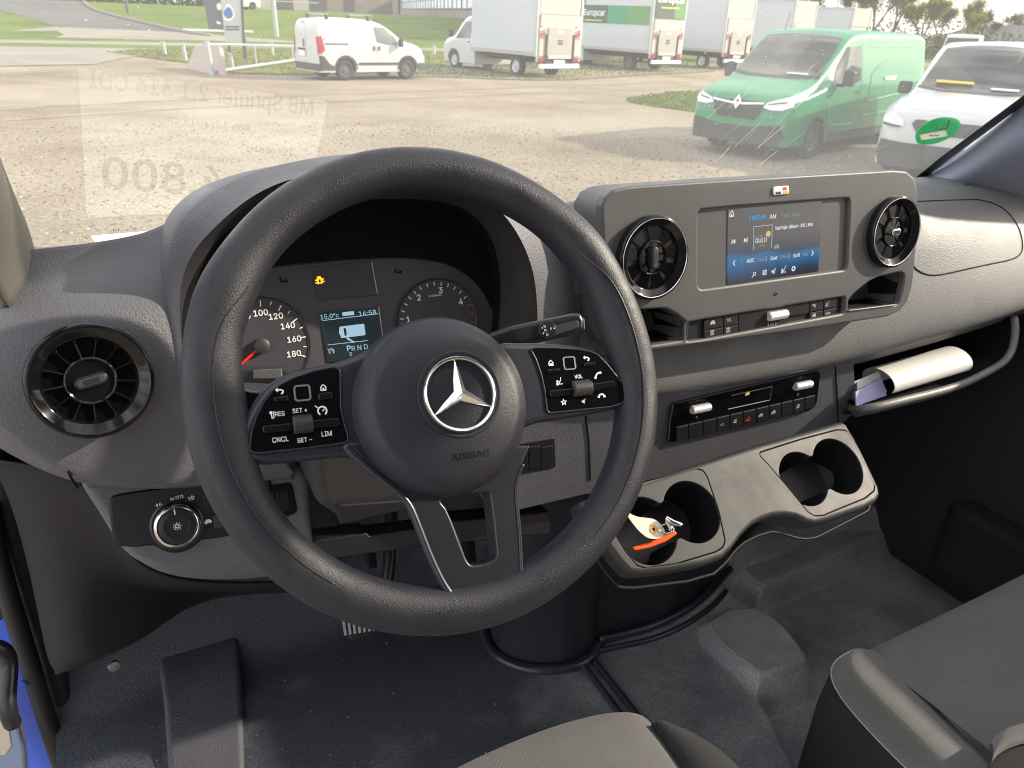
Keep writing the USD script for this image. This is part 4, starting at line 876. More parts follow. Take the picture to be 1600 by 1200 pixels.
for q in (ir, il):
    e = np.array([q.exterior.interpolate(i / 100, normalized=True).coords[0] for i in range(100)])
    put(cc, 'insert_joint', plate(q.buffer(.0006).difference(q.buffer(-.0014)), QF, .014, .0002, z=-.0045, seg=1), 'recess_plastic')
def well(poly, depth, par):
    e = np.array([poly.exterior.interpolate(i / 120, normalized=True).coords[0] for i in range(120)]); c = e.mean(0)
    rings = [QF.to3(e, -.003), QF.to3(c + (e - c) * .97, -depth)]
    w = loft(rings, closed=True); v, f = tri2(Polygon(c + (e - c) * .97))
    put(par, 'cup_well', w, 'recess_plastic', True)
    put(par, 'cup_floor', trimesh.Trimesh(QF.to3(v, -depth + .0005), f, process=False), 'recess_plastic')
well(hr, .085, cc); well(hl, .085, cc)
# front lip and body below the top
fr_px = [(1322, 426), (1430, 590), (1518, 775), (1524, 830), (1510, 870), (1240, 1010), (1180, 1018), (1130, 1010), (1050, 985), (1000, 980), (930, 1000), (860, 1035), (810, 1080), (765, 1140), (700, 1200), (560, 1240), (280, 1275), (200, 1270), (130, 1190), (40, 1060), (-60, 950)]
lipt = np.array([QF.to3([Q_(*q)], -.022)[0] for q in fr_px]); lip = spl(lipt, 120, k=1)
put(cc, 'lower_edge', tube(lip, .0020, 8), 'key_black', True)
e = np.array([co.exterior.interpolate(i / 200, normalized=True).coords[0] for i in range(200)]); c0 = e.mean(0)
put(cc, 'body', loft([QF.to3(e, -.012), QF.to3(c0 + (e - c0) * .985, -.03), QF.to3(c0 + (e - c0) * A(.9, .8) + A(0, .01), -.07)], closed=True), 'dark_plastic', 50)
put(cc, 'underside', trimesh.Trimesh(*(lambda vf: (QF.to3(c0 + (vf[0] - c0) * A(.9, .8) + A(0, .01), -.069), vf[1][:, ::-1]))(tri2(Polygon(e)))), 'dark_plastic')
# keys with card tag in the left holder
ky = thing('key_bunch', 'key ring with cream card tag and orange strap lying in left cup holder', 'keys', QF.to3([Q_(330, 1000)], -.01)[0])
TF = Fr(QF.to3([Q_(300, 990)], -.004)[0], QF.n + A(-.15, -.1, 0), u=QF.u)
def T_(x, y): return TF.px([(920 + x / 3.333, 530 + y / 3.333)])[0]
tg = Polygon(spl([T_(*q) for q in [(185, 890), (230, 915), (300, 930), (345, 940), (385, 975), (398, 1010), (385, 1030), (340, 1040), (300, 1030), (250, 985), (215, 940)]], 60, closed=True)).difference(Point(T_(338, 990)).buffer(.0022))
put(ky, 'card_tag', plate(tg, TF, .0008, .0003, seg=1), 'tag_card', 50)
put(ky, 'eyelet', lathe([(.0048, 0), (.0046, .0008), (.0026, .0008), (.0022, 0)], TF.at(T_(338, 990), .0002), 24), 'orange_print', 50)
OFr = TF.lift(-.008)
put(ky, 'orange_strap', plate(rpoly([OFr.px([(920 + a / 3.333, 530 + b / 3.333)])[0] for a, b in [(225, 1082), (330, 1050), (400, 1020), (455, 995), (460, 1015), (400, 1055), (320, 1085), (240, 1102)]], .002), OFr, .004, .0015), 'orange_plastic', 50)
put(ky, 'key_ring', tube(TF.to3(np.array([T_(400 + 38 * math.cos(a), 990 + 24 * math.sin(a)) for a in np.linspace(0, 2 * math.pi, 30, endpoint=False)]), .003), .0012, 6, closed=True), 'chrome', True)
put(ky, 'clasp', tube(TF.to3([T_(390, 935), T_(430, 960), T_(470, 970)], .006), [.003, .004, .0028], 10), 'chrome', True)
put(ky, 'clasp', tube(TF.to3([T_(395, 950), T_(420, 985), T_(415, 1000)], .004), [.002, .003, .002], 10), 'steel', True)
# papers in the tray
pp = thing('paper_roll', 'white rolled paper sheet lying in the passenger side tray', 'paper', U(1430, 590, .76))
pa, pb = U(1372, 596, .73), U(1493, 561, .73); axp = nrm(pb - pa); fp = Fr(pa, axp, up=(0, 0, 1))
cur = [(.032 * math.cos(t), .021 * math.sin(t)) for t in np.linspace(-.9, 3.6, 40)]
ln = np.linalg.norm(pb - pa)
put(pp, 'sheet', cat(loft([fp.to3(cur, 0), fp.to3(cur, ln)]), loft([fp.to3(np.array(cur) * .97, ln), fp.to3(np.array(cur) * .97, 0)])), 'roll_paper', True)
lf_ = thing('leaflet', 'violet folded leaflets sticking out left of the rolled paper in the tray', 'leaflet', U(1355, 610, .74))
for k, (q, m_) in enumerate((([(1337, 612), (1378, 590), (1386, 618), (1339, 634)], 'paper_violet'), ([(1336, 596), (1372, 580), (1380, 596), (1338, 612)], 'paper'), ([(1362, 596), (1376, 588), (1386, 612), (1372, 620)], 'paper'))):
    f = Fr(U(1360, 610, .722 + .006 * k), (-.1, -.8, .5)); put(lf_, 'booklet' if k == 0 else 'page', plate(Polygon(f.px(q)), f, .003, .0006), m_)
# ================================================================ windshield, pillars
YB, ZB = 1.0, H - .258
WP = Fr(A(.66, YB, ZB), (0, -1, 1.0) if False else (0, -math.sin(math.radians(45)), -math.cos(math.radians(45))), u=(1, 0, 0))
# WP: n looks back and down into the cab, v climbs the glass
WP.v = nrm(A(0, -1, 1)); WP.n = np.cross(WP.u, WP.v)
def Wp(px, py): return WP.px([(px, py)])[0]
def pane_mat(name, tint, dirt, albedo):
    M[name] = usdkit.material(stage, '/World/Looks/' + name, {
        "f": ("fresnel", {"IOR": 1.72}), "t": ("transparent_bsdf", {"color": tint}), "g": ("glossy_bsdf", {"color": (1, 1, 1), "roughness": 0.0}), "m": ("mix_closure", {}),
        "d": ("translucent_bsdf", {"color": albedo}), "d2": ("diffuse_bsdf", {"color": albedo}), "dm": ("mix_closure", {"fac": .5}), "m2": ("mix_closure", {"fac": dirt})},
        [("f.fac", "m.fac"), ("t.BSDF", "m.closure1"), ("g.BSDF", "m.closure2"), ("d.BSDF", "dm.closure1"), ("d2.BSDF", "dm.closure2"), ("m.closure", "m2.closure1"), ("dm.closure", "m2.closure2")], surface="m2.closure")
pane_mat('windshield_glass', (.95, .97, .96), .08, (.9, .88, .83))
pane_mat('dirt_film', (1, 1, 1), .07, (.9, .87, .8))
pane_mat('vehicle_window', (.10, .115, .12), .03, (.6, .6, .6))
ws = thing('windshield', 'dusty windshield glass above the dashboard with black border and fine scratches', 'windshield', A(.66, YB, ZB))
gl = Polygon([(-.80, -.012), (-.83, .25), (-.86, .75), (.86, .75), (.83, .25), (.775, -.012)])
put(ws, 'glass', trimesh.Trimesh(WP.to3(gl.exterior.coords[:-1]), [(0, i + 1, i) for i in range(1, 5)], process=False), 'windshield_glass', False)
edge = unary_union([Polygon([(-.84, -.02), (.80, -.02), (.80, .0), (-.84, .0)]), Polygon([Wp(1424, 281), Wp(1436, 281), Wp(1475, 252), Wp(1530, 211), Wp(1612, 151), Wp(1720, 70), Wp(1712, 62), Wp(1600, 146), Wp(1520, 206), Wp(1465, 247)])])
put(ws, 'black_border', plate(edge, WP, .002, .0003, seg=1, z=.004), 'satin_black')
rng = random.Random(5)
# wiper scratches and specks of dirt on the glass
def streak(p0, p1, w): put(ws, 'scratch', plate(LineString([Wp(*p0), Wp(*p1)]).buffer(w, cap_style=1), WP, .0002, .00005, seg=1, z=-.001, step=.02), 'dirt_film', False)
for k in range(18):
    x0, y0 = rng.uniform(1085, 1250), rng.uniform(120, 265); ln_ = rng.uniform(25, 120); a_ = rng.uniform(.62, .86)
    streak((x0, y0), (x0 + ln_ * math.cos(a_), y0 - ln_ * math.sin(a_)), rng.choice([.0002, .0002, .0003, .0009]))
sp = []
for k in range(150):
    x, y = (rng.uniform(1090, 1420), rng.uniform(20, 275)) if k < 100 else (rng.uniform(40, 1080), rng.uniform(5, 230))
    sp.append(Point(Wp(x, y)).buffer(rng.choice([.0004, .0005, .0007, .0010]), quad_segs=3))
pm = cat(*[trimesh.Trimesh(WP.to3(tri2(q)[0], -.0012), tri2(q)[1], process=False) for q in sp])
stage.GetPrimAtPath(put(ws, 'dirt_speck', pm, 'paper', False)).SetCustomDataByKey('kind', 'stuff')
def glt(t_, c_, h): txt(ws, 'glass_marking', t_, Fr(WP.o, WP.n, u=WP.u), Wp(*c_), h, 'ink', z=-.002)
for t_, c_, h in (('▪▬▪▬', (180, 362), .003), ('E 43R', (176, 372), .003)): glt(t_, c_, h)
# round permit badge stuck on the glass
ba = thing('permit_badge', 'round green badge with date strip stuck on the lower right windshield', 'badge', WP.to3([Wp(1466, 205)])[0])
bp = smoothpoly([Wp(*q) for q in [(1431, 218), (1434, 205), (1452, 190), (1478, 184), (1497, 188), (1501, 197), (1490, 212), (1466, 224), (1444, 227), (1434, 224)]])
ds_q = Polygon([Wp(*q) for q in [(1437, 211), (1478, 204), (1482, 213), (1440, 220)]])
put(ba, 'badge_disc', plate(bp.difference(ds_q.buffer(-.0004)), WP, .0004, .0001, seg=1, z=-.0012), 'sticker_green')
put(ba, 'date_strip', plate(Polygon([Wp(*q) for q in [(1437, 211), (1478, 204), (1482, 213), (1440, 220)]]), WP, .0003, .0001, seg=1, z=-.0008), 'sticker_pale')
MF = Fr(WP.o, WP.n, u=WP.u)
txt(ba, 'lettering', 'CA 91 89', MF, Wp(1460, 212), .0048, 'ink', rot=-.05, mirror=True, z=-.0003, sx=.95)
put(ba, 'letter', plate(LineString([Wp(1484, 188), Wp(1480, 201), Wp(1462, 203), Wp(1468, 196)]).buffer(.0011), WP, .0003, .0001, seg=1, z=-.0006), 'ink', False)
put(ba, 'letter', plate(LineString([Wp(1475, 197), Wp(1470, 203)]).buffer(.0010), WP, .0003, .0001, seg=1, z=-.0007), 'ink', False)

# A pillars
ap = thing('pillar_trim', 'blue grey pillar trim right of the windshield above the passenger dashboard', 'pillar')
a1 = [WP.to3([Wp(1426, 284)], .004)[0], WP.to3([Wp(1480, 251)], .004)[0], WP.to3([Wp(1540, 206)], .004)[0], WP.to3([Wp(1606, 154)], .004)[0], WP.to3([Wp(1720, 66)], .004)[0]]
a2 = [U(1470, 292, .93), U(1530, 262, .875), U(1585, 225, .83), U(1650, 180, .79), U(1770, 100, .70)]
a3 = [U(1540, 300, .90), U(1580, 280, .86), U(1640, 250, .81), U(1700, 215, .76), U(1840, 140, .66)]
a4 = [U(1590, 322, .95), U(1650, 310, .90), U(1720, 280, .86), U(1800, 250, .80), U(1960, 190, .7)]
put(ap, 'trim', surf([a1, a2, a3, a4], 24, 24, thick=.006, k=2), 'pillar_trim', True)
b1 = [U(1500, 300, .965), U(1560, 290, .93), U(1640, 265, .9)]
ap2 = thing('pillar_trim', 'grey fabric-like pillar trim left of the windshield at the picture edge', 'pillar')
c1 = [WP.to3([Wp(-70, 120)], .004)[0], WP.to3([Wp(-30, 235)], .004)[0], WP.to3([Wp(0, 312)], .004)[0], WP.to3([Wp(22, 365)], .004)[0], WP.to3([Wp(38, 402)], .004)[0]]
c2 = [U(-90, 120, .50), U(-50, 240, .60), U(-16, 320, .68), U(10, 380, .74), U(32, 440, .78)]
c3 = [U(-140, 140, .48), U(-100, 260, .58), U(-60, 350, .66), U(-30, 420, .71), U(4, 478, .74)]
put(ap2, 'trim', surf([c1, c2, c3], 20, 24, thick=.006, k=2, flip=True), 'pillar_near', True)

# price sheet lying on the dash under the glass (seen mirrored in the glass)
def mirror_pt(px, py, z):
    q = WP.to3([Wp(px, py)])[0]; c2_ = CAM - 2 * np.dot(CAM - WP.o, WP.n) * WP.n
    d = q - c2_; return c2_ + d * ((z - c2_[2]) / d[2])
zs = top_z + .006
cor = [mirror_pt(*q, zs) for q in ((122, 105), (512, 158), (480, 322), (136, 340))]
ps = thing('price_sheet', 'white price sheet with black lettering lying on the dash left under the glass', 'paper', np.mean(cor, 0))
o_ = cor[1]; ux_ = nrm(cor[0] - cor[1]); PSF = Fr(np.mean(cor, 0), (0, 0, 1), u=ux_)
cw = np.array([((c - PSF.o) @ PSF.u, (c - PSF.o) @ PSF.v) for c in cor]); w2, h2 = np.ptp(cw[:, 0]), np.ptp(cw[:, 1])
put(ps, 'sheet', plate(Polygon(cw), PSF, .0006, .0001, seg=1), 'paper', False)
for t_, fy, h, b in (('MB Sprinter 2.1 316 CDI', .38, .0185, True), ('Kar. 12/2019 cm', .19, .0085, False), ('Automatgear', .06, .006, False), ('159.000 km', .04, .007, False), ('Kan lejes fra Vejle', -.06, .0062, False), ('4.800', -.22, .034, True)):
    m_ = meshkit.text_mesh(t_, h, .0003, b); w_ = np.ptp(np.asarray(m_.vertices)[:, 0]); k_ = min(1, w2 * .9 / w_)
    txt(ps, 'lettering', t_, PSF, ({'159.000 km': -.07, '4.800': .045}.get(t_, 0), fy * h2), h, 'ink', bold=b, sx=k_)

# ================================================================ floor, walls of the footwell, door, seats
ZF = H - 1.12
fl_poly = {k: np.array([Uz(*q, ZF)[:2] for q in v]) for k, v in {
    'pad': [(1098, 985), (1135, 962), (1180, 962), (1225, 990), (1262, 1040), (1258, 1058), (1185, 1082), (1150, 1050), (1105, 1010)],
    'right': [(1132, 905), (1180, 950), (1240, 1000), (1268, 1050), (1190, 1085), (1215, 1130), (1300, 1300), (1500, 1300), (1900, 1100), (1900, 850), (1500, 820), (1300, 820), (1150, 880)],
    'back': [(1135, 880), (1190, 925), (1290, 885), (1360, 850), (1480, 800), (1400, 740), (1200, 800)]}.items()}
from shapely import contains_xy
def sdist(poly, P):
    p = Polygon(poly); e = p.exterior
    d = shapely.distance(shapely.points(P), e); return np.where(contains_xy(p, P[:, 0], P[:, 1]), d, -d)
gx, gy = np.meshgrid(np.linspace(-.23, 1.78, 250), np.linspace(.05, 1.36, 170), indexing='ij')
P2 = np.stack([gx.ravel(), gy.ravel()], 1)
def sst(t): t = np.clip(t, 0, 1); return t * t * (3 - 2 * t)
def floor_rel(P):
    h = -.055 * sst((sdist(fl_poly['right'], P) + .012) / .03)
    h += .03 * sst((sdist(fl_poly['pad'], P) + .014) / .028) + .05 * sst((sdist(fl_poly['back'], P) + .012) / .04)
    return h + .25 * sst((P[:, 1] - 1.12) / .24) ** 1.5
hz_ = floor_rel(P2)
vv = np.stack([P2[:, 0], P2[:, 1], ZF + hz_], 1)
floor_m = trimesh.Trimesh(vv, grid_faces(250, 170), process=False)
cf = '/World/cab_floor'; UsdGeom.Xform.Define(stage, cf); stage.GetPrimAtPath(cf).SetCustomDataByKey('kind', 'structure'); _loc[cf] = (np.zeros(3), 0)
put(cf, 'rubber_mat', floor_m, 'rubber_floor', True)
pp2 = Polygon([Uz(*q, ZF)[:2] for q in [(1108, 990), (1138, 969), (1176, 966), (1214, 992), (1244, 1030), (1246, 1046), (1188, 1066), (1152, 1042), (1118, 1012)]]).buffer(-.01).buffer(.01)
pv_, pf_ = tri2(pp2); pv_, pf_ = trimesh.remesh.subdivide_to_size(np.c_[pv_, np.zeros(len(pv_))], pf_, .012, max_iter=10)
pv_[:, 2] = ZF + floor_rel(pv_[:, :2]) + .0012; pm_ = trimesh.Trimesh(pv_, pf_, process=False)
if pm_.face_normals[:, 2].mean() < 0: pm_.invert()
put(cf, 'worn_pad', pm_, 'pale_rubber', True, label='pale raised pad of the rubber floor')  # paler rubber sheet covering the top of the raised pad
def fl_tube(pts, r, up_=.0, n=60, m_='dark_plastic'): put(cf, 'rib', tube(spl([Uz(*q, ZF) + A(0, 0, up_) for q in pts], n), r, 10), m_, True)
fl_tube([(756, 960), (760, 998), (778, 1026), (815, 1044), (860, 1048), (905, 1040), (928, 1022), (936, 1006)], .011, .002, m_='spoke_satin')
fl_tube([(936, 1006), (985, 995), (1030, 980), (1085, 950), (1122, 915), (1140, 895)], .008, .012, m_='spoke_satin')
fl_tube([(930, 1020), (990, 1008), (1040, 993), (1096, 962), (1134, 925)], .006, .004, m_='spoke_satin')
fl_tube([(912, 1042), (940, 1078), (972, 1122)], .007, .002, m_='spoke_satin'); fl_tube([(930, 1036), (960, 1074), (1000, 1125)], .007, .002, m_='spoke_satin')
# support leg below the console
leg = thing('console_leg', 'dark rounded support leg between cab floor and the cup holder console', 'console leg', Uz(850, 1020, ZF))
lb = spl([Uz(*q, ZF) for q in [(762, 960), (768, 1000), (790, 1028), (830, 1040), (870, 1040), (905, 1032), (925, 1012), (932, 1002), (1020, 978), (1075, 948), (1118, 908), (1140, 880)]], 80)
tp = lb * A(1, 1, 0) + (A(.72, 1.02, 0) - lb * A(1, 1, 0)) * .12 + A(0, 0, H - .60); md = lb * A(1, 1, 0) + (A(.72, 1.05, 0) - lb * A(1, 1, 0)) * .03 + A(0, 0, ZF + .2)
put(leg, 'shell', loft([lb, md, tp]), 'satin_black', 60)
# footwell walls
fw = thing('footwell_lining', 'black carpet lining of the dark footwell below the dashboard', 'footwell lining', A(.6, 1.2, ZF))
put(fw, 'front_wall', surf([[A(-.3, 1.36, ZF - .1), A(.6, 1.38, ZF - .1), A(1.7, 1.36, ZF - .1)], [A(-.3, 1.34, ZF + .3), A(.6, 1.34, ZF + .3), A(1.7, 1.34, ZF + .3)], [A(-.3, 1.0, H - .36), A(.6, 1.0, H - .36), A(1.7, 1.0, H - .36)], [A(-.3, .84, H - .33), A(.6, .84, H - .31), A(1.7, .9, H - .31)]], 16, 20), 'carpet_black', True)
XL = -.225
k1 = [(4, 711), (20, 770), (38, 830), (60, 905), (85, 987), (119, 1106), (150, 1215)]
kick = spl([Ux(*q, XL) for q in k1], 50)
kk_ = surf([[Ux(4, 705, XL), U(70, 735, .90), U(140, 770, .88), U(190, 850, .90), U(260, 900, .93), U(510, 905, 1.03)],
    [Ux(50, 865, XL), U(100, 875, .97), U(150, 890, .96), U(205, 905, .97), U(262, 915, .99), U(510, 912, 1.07)],
    [Ux(90, 1005, XL), U(130, 995, .99), U(178, 972, .99), U(222, 945, 1.0), U(262, 930, 1.02), U(510, 918, 1.12)],
    [Ux(98, 1035, XL), U(138, 1024, 1.0), U(186, 1003, 1.0), U(232, 975, 1.01), U(272, 950, 1.03), U(510, 924, 1.13)],
    [Ux(104, 1050, XL), U(142, 1036, 1.05), U(190, 1014, 1.06), U(236, 985, 1.07), U(276, 958, 1.08), U(510, 928, 1.17)]], 30, 40, thick=.004)
put(fw, 'kick_panel', kk_, 'trim_black', True)
put(fw, 'side_wall', loft([kick[10:] + A(.004, .01, -.01), kick[10:] + A(.03, .10, 0), kick[10:] + A(.045, .35, .0), kick[10:] + A(.05, .7, 0)]), 'trim_black', True)
put(fw, 'bolt', lathe([(.009, 0), (.008, .004), (0, .005)], Fr(U(178, 1040, 1.05), (.2, -1, .2)), 20), 'steel', 40)
# brake pedal
pd = thing('brake_pedal', 'ribbed grey foot pedal peeking out under the wheel rim', 'pedal', U(565, 985, 1.05))
PDF = Fr(U(567, 975, 1.02), (0, -.8, .6))
put(pd, 'pad', plate(rpoly(PDF.px([(527, 955), (603, 950), (604, 978), (575, 994), (551, 1001), (543, 992)]), .004), PDF, .014, .003), 'shroud_plastic', 50)
for k in range(9):
    x0 = 533 + k * 8; put(pd, 'rib', plate(Polygon(PDF.px([(x0, 958), (x0 + 4, 958), (x0 + 9 - k * .6, 992 - k * 1.2), (x0 + 5 - k * .6, 993 - k * 1.2)])), PDF, .002, .0006, z=.002), 'grey_print')
put(pd, 'arm', tube([U(600, 940, 1.04), U(608, 880, 1.08), U(612, 800, 1.14)], .012, 10), 'satin_black', True)
# left foot rest / step beside the seat
fr_ = thing('foot_rest', 'pale scuffed plastic step rising beside the door sill at lower left', 'foot rest', Uz(310, 1150, ZF))
RF = Fr(Uz(310, 1080, ZF + .028), (0, -.12, 1), u=(1, 0, 0))
put(fr_, 'step', plate(rpoly(RF.px([(247, 1030), (252, 995), (300, 950), (345, 930), (366, 945), (374, 1010), (384, 1260), (266, 1260), (256, 1100)]), .02), RF, .09, .010, seg=5), 'rest_plastic', 50)
# door seal and sill on the driver's side
ds_ = thing('door_seal', 'worn black rubber door seal and sill trim along the lower left edge', 'door seal', Ux(76, 1106, XL))
mid_s = spl([Ux(*q, XL + .004) for q in [(-14, 700), (4, 775), (22, 850), (64, 990), (98, 1106), (128, 1215)]], 60)
put(ds_, 'seal', tube(mid_s, .0175, 14), 'seal_rubber', True)
out_s = spl([Ux(*q, XL - .014) for q in [(-24, 790), (-4, 868), (10, 920), (33, 993), (66, 1100), (104, 1215)]], 60)
put(ds_, 'sill_trim', tube(out_s, .0185, 14, flat=.8), 'shroud_plastic', True)
# open driver's door with blue jamb below
dr = thing('body_sill', 'blue painted door jamb and hinge area outside the door seal at lower left', 'door jamb', Ux(40, 1150, XL - .06))
jl = spl([Ux(*q, XL - .03) for q in [(-70, 700), (-22, 850), (2, 915), (28, 990), (60, 1098), (98, 1215)]], 40)
put(dr, 'jamb', loft([jl, jl + A(-.05, .03, 0), jl + A(-.09, .10, 0)]), 'blue_paint', 50)
put(dr, 'lower_panel', loft([jl + A(-.09, .10, 0), jl + A(-.16, .11, -.01), jl + A(-.4, .13, -.02)]), 'blue_paint', 50)
HG = Fr(Ux(8, 1050, XL - .05), (0, -1, .3))
put(dr, 'rubber_boot', tube(spl([U(-20, 1010, .82), U(4, 1016, .82), U(14, 1036, .82), U(12, 1080, .80), U(20, 1130, .79)], 40), .009, 12), 'satin_black', True)
put(dr, 'hinge_arm', plate(rpoly(HG.px([(-60, 1050), (-6, 1058), (16, 1085), (38, 1165), (42, 1230), (-60, 1230)]), .006), HG, .03, .006), 'pale_blue_metal', 50)
put(dr, 'hinge_pocket', plate(rpoly(HG.px([(-20, 1118), (4, 1112), (14, 1135), (18, 1165), (8, 1180), (-20, 1178)]), .004), HG, .003, .001, z=.002), 'satin_silver', 50)
put(dr, 'door_check', plate(rpoly(HG.px([(-30, 938), (6, 945), (10, 958), (-6, 968), (-30, 965)]), .002), HG.lift(.02), .02, .003), 'satin_black', 50)
put(dr, 'bolt', lathe([(.007, 0), (.006, .006), (0, .007)], HG.at(HG.px([(38, 1060)])[0], .02), 20), 'blue_paint', 40)
# passenger door inner panel
pdn = thing('passenger_door', 'dark inner panel of the closed passenger door beyond the footwell at right', 'door', A(1.64, .5, ZF))
put(pdn, 'panel', surf([[A(1.60, -.2, ZF - .2), A(1.62, .5, ZF - .2), A(1.60, 1.3, ZF - .2)], [A(1.57, -.2, ZF + .3), A(1.59, .5, ZF + .3), A(1.58, 1.3, ZF + .3)], [A(1.63, -.2, H - .45), A(1.64, .5, H - .45), A(1.62, 1.2, H - .45)], [A(1.64, -.2, H - .33), A(1.65, .5, H - .32), A(1.63, .98, H - .32)], [A(1.72, -.2, H - .32), A(1.73, .5, H - .31), A(1.70, 1.0, H - .31)]], 24, 24, thick=.01), 'trim_black', True)
put(pdn, 'pocket', bx((1.55, .45, ZF + .12), (.07, .7, .16), r=.02), 'carpet_black')
# seats
def cushion(par, name, pts, ztop, th_, r, matn, tiltx=0.0, taper=.0):
    f = Fr(A(0, 0, ztop), (tiltx, -.10, 1), u=(1, 0, 0))
    return put(par, name, plate(Polygon(spl([((p[0]), p[1]) for p in pts], 120, closed=True)) if len(pts) > 8 else rpoly(pts, .022), f, th_, r, seg=8, step=.008), matn, True)
s1 = thing('driver_seat', 'grey fabric front edge of the driver seat cushion at bottom centre', 'seat', A(.25, .3, ZF))
zc = H - .80
def seat_sheet(par, name, edge, z, m_, rows, n=60):
    e = np.array([Uz(*q, z) for q in edge]); put(par, name, surf([e + A(*r) for r in rows], 40, n), m_, True)
ce = [(520, 1300), (630, 1243), (715, 1199), (800, 1160), (870, 1134), (925, 1119), (965, 1113), (1000, 1117), (1022, 1136), (1046, 1170), (1075, 1215), (1110, 1275)]
put(s1, 'cushion', surf([[Uz(*q, zc - .16) + A(-.01, -.035, 0) for q in ce], [Uz(*q, zc - .05) + A(-.006, -.02, 0) for q in ce], [Uz(*q, zc - .012) for q in ce], [Uz(x_ + (700 - x_) * .10, y_ + 24, zc + .006) for x_, y_ in ce], [Uz(x_ + (700 - x_) * .3, y_ + 70 + (700 - x_) * -.02, zc + .014) for x_, y_ in ce], [Uz(x_ + (700 - x_) * .6, y_ + 260, zc + .016) for x_, y_ in ce]], 60, 80), 'seat_fabric', True)
b0, b1, b2 = [(1012, 1140), (1035, 1175), (1066, 1222), (1110, 1290)], [(1030, 1126), (1070, 1160), (1108, 1205), (1160, 1290)], [(1050, 1132), (1092, 1150), (1128, 1175), (1158, 1205), (1230, 1290)]
put(s1, 'bolster', surf([[Uz(*q, zc - .02) for q in spl(b0, 5)], [Uz(*q, zc + .004) for q in spl(b1, 5)], [Uz(*q, zc - .03) for q in b2], [Uz(*q, zc - .10) + A(-.01, -.01, 0) for q in b2], [Uz(*q, zc - .2) + A(-.02, -.01, 0) for q in b2]], 40, 50), 'seat_side_fabric', True)
put(s1, 'piping', tube(spl([Uz(*q, zc - .012) + A(0, 0, .001) for q in [(1008, 1118), (1024, 1136), (1048, 1172), (1080, 1222)]], 40), .0014, 6), 'seat_side_fabric', True)
s2_ = thing('passenger_bench', 'grey fabric passenger bench with seam and dark side at lower right', 'bench seat', A(1.2, .2, ZF))
zb_ = H - .78
fe = [(1334, 1017), (1400, 985), (1500, 937), (1600, 888), (1720, 830), (1900, 745)]
def bk_rows(dz, dy): return [Uz(*q, zb_) + A(0, dy, dz) for q in fe]
put(s2_, 'cushion', surf([bk_rows(-.16, -.03), bk_rows(-.07, -.008), bk_rows(-.016, .0), bk_rows(.002, -.018), bk_rows(.012, -.06), bk_rows(.018, -.2), bk_rows(.016, -.34), bk_rows(.016, -.6)], 70, 60), 'seat_fabric', True)
c0_ = [(1336, 1016), (1308, 1032), (1299, 1052), (1312, 1086), (1358, 1142), (1405, 1190), (1470, 1252)]
c1_ = [(1340, 1013), (1330, 1022), (1334, 1046), (1364, 1082), (1420, 1138), (1470, 1188), (1540, 1255)]
c2_b = [(1346, 1013), (1372, 1022), (1396, 1042), (1432, 1076), (1490, 1138), (1545, 1192), (1612, 1258)]
put(s2_, 'bolster', surf([[Uz(*q, zb_ - .045) for q in c0_], [Uz(*((np.array(q) + r) / 2), zb_ + .004) for q, r in zip(c0_, np.array(c1_))], [Uz(*q, zb_ + .022) for q in c1_], [Uz(*((np.array(q) + r) / 2), zb_ + .022) for q, r in zip(c1_, np.array(c2_b))], [Uz(*q, zb_ + .006) for q in c2_b], [Uz(*q, zb_ - .02) for q in c2_b]], 40, 70, k=2), 'seat_fabric', True)
pz_ = np.array([Uz(*q, zb_ - .045) for q in c0_]); pzs = spl(pz_, 60)
put(s2_, 'piping', tube(pzs + A(0, 0, .001), .0016, 6), 'grey_print', True)
put(s2_, 'side_panel', loft([pzs, pzs + A(-.012, .0, -.06), pzs + A(-.016, -.0, -.30)]), 'seat_side_fabric', True)
bk_ = thing('seat_belt_end', 'striped grey fabric bulge with dark fold at the lower right corner', 'seat bolster', Uz(1590, 1160, zb_ + .05))
e0 = [(1546, 1165), (1562, 1146), (1600, 1131), (1680, 1118)]
put(bk_, 'bulge', surf([[Uz(*q, zb_ + .02) + A(0, .0, 0) for q in e0], [Uz(x_ + 4, y_ - 2, zb_ + .05) for x_, y_ in e0], [Uz(x_ + 6, y_ + 14, zb_ + .07) for x_, y_ in e0], [Uz(x_ + 2, y_ + 30, zb_ + .066) for x_, y_ in e0]], 24, 30), 'seat_fabric', True)
put(bk_, 'fold', surf([[Uz(x_ + 2, y_ + 28, zb_ + .062) for x_, y_ in e0], [Uz(x_ - 4, y_ + 36, zb_ + .062) for x_, y_ in e0], [Uz(x_ + 2, y_ + 60, zb_ + .07) for x_, y_ in e0], [Uz(x_ + 6, y_ + 110, zb_ + .07) for x_, y_ in e0]], 24, 30), 'seat_side_fabric', True)

# unseen bulkhead and partial roof lining, added to shade the cab from behind
rw = thing('cab_bulkhead', 'unseen grey partition and partial roof lining added to shade the cab', 'bulkhead', A(.66, -.9, ZF))
put(rw, 'partition', bx(A(.66, -.93, H - .30), (2.05, .04, 1.75)), 'bulkhead_grey')
put(rw, 'roof_lining', surf([[A(-.34, -.95, H + .42), A(.66, -.95, H + .47), A(1.68, -.95, H + .42)], [A(-.34, -.5, H + .45), A(.66, -.5, H + .50), A(1.68, -.5, H + .45)], [A(-.34, .10, H + .46), A(.66, .10, H + .51), A(1.68, .10, H + .46)]], 10, 16, thick=.02), 'roof_cloth', True)
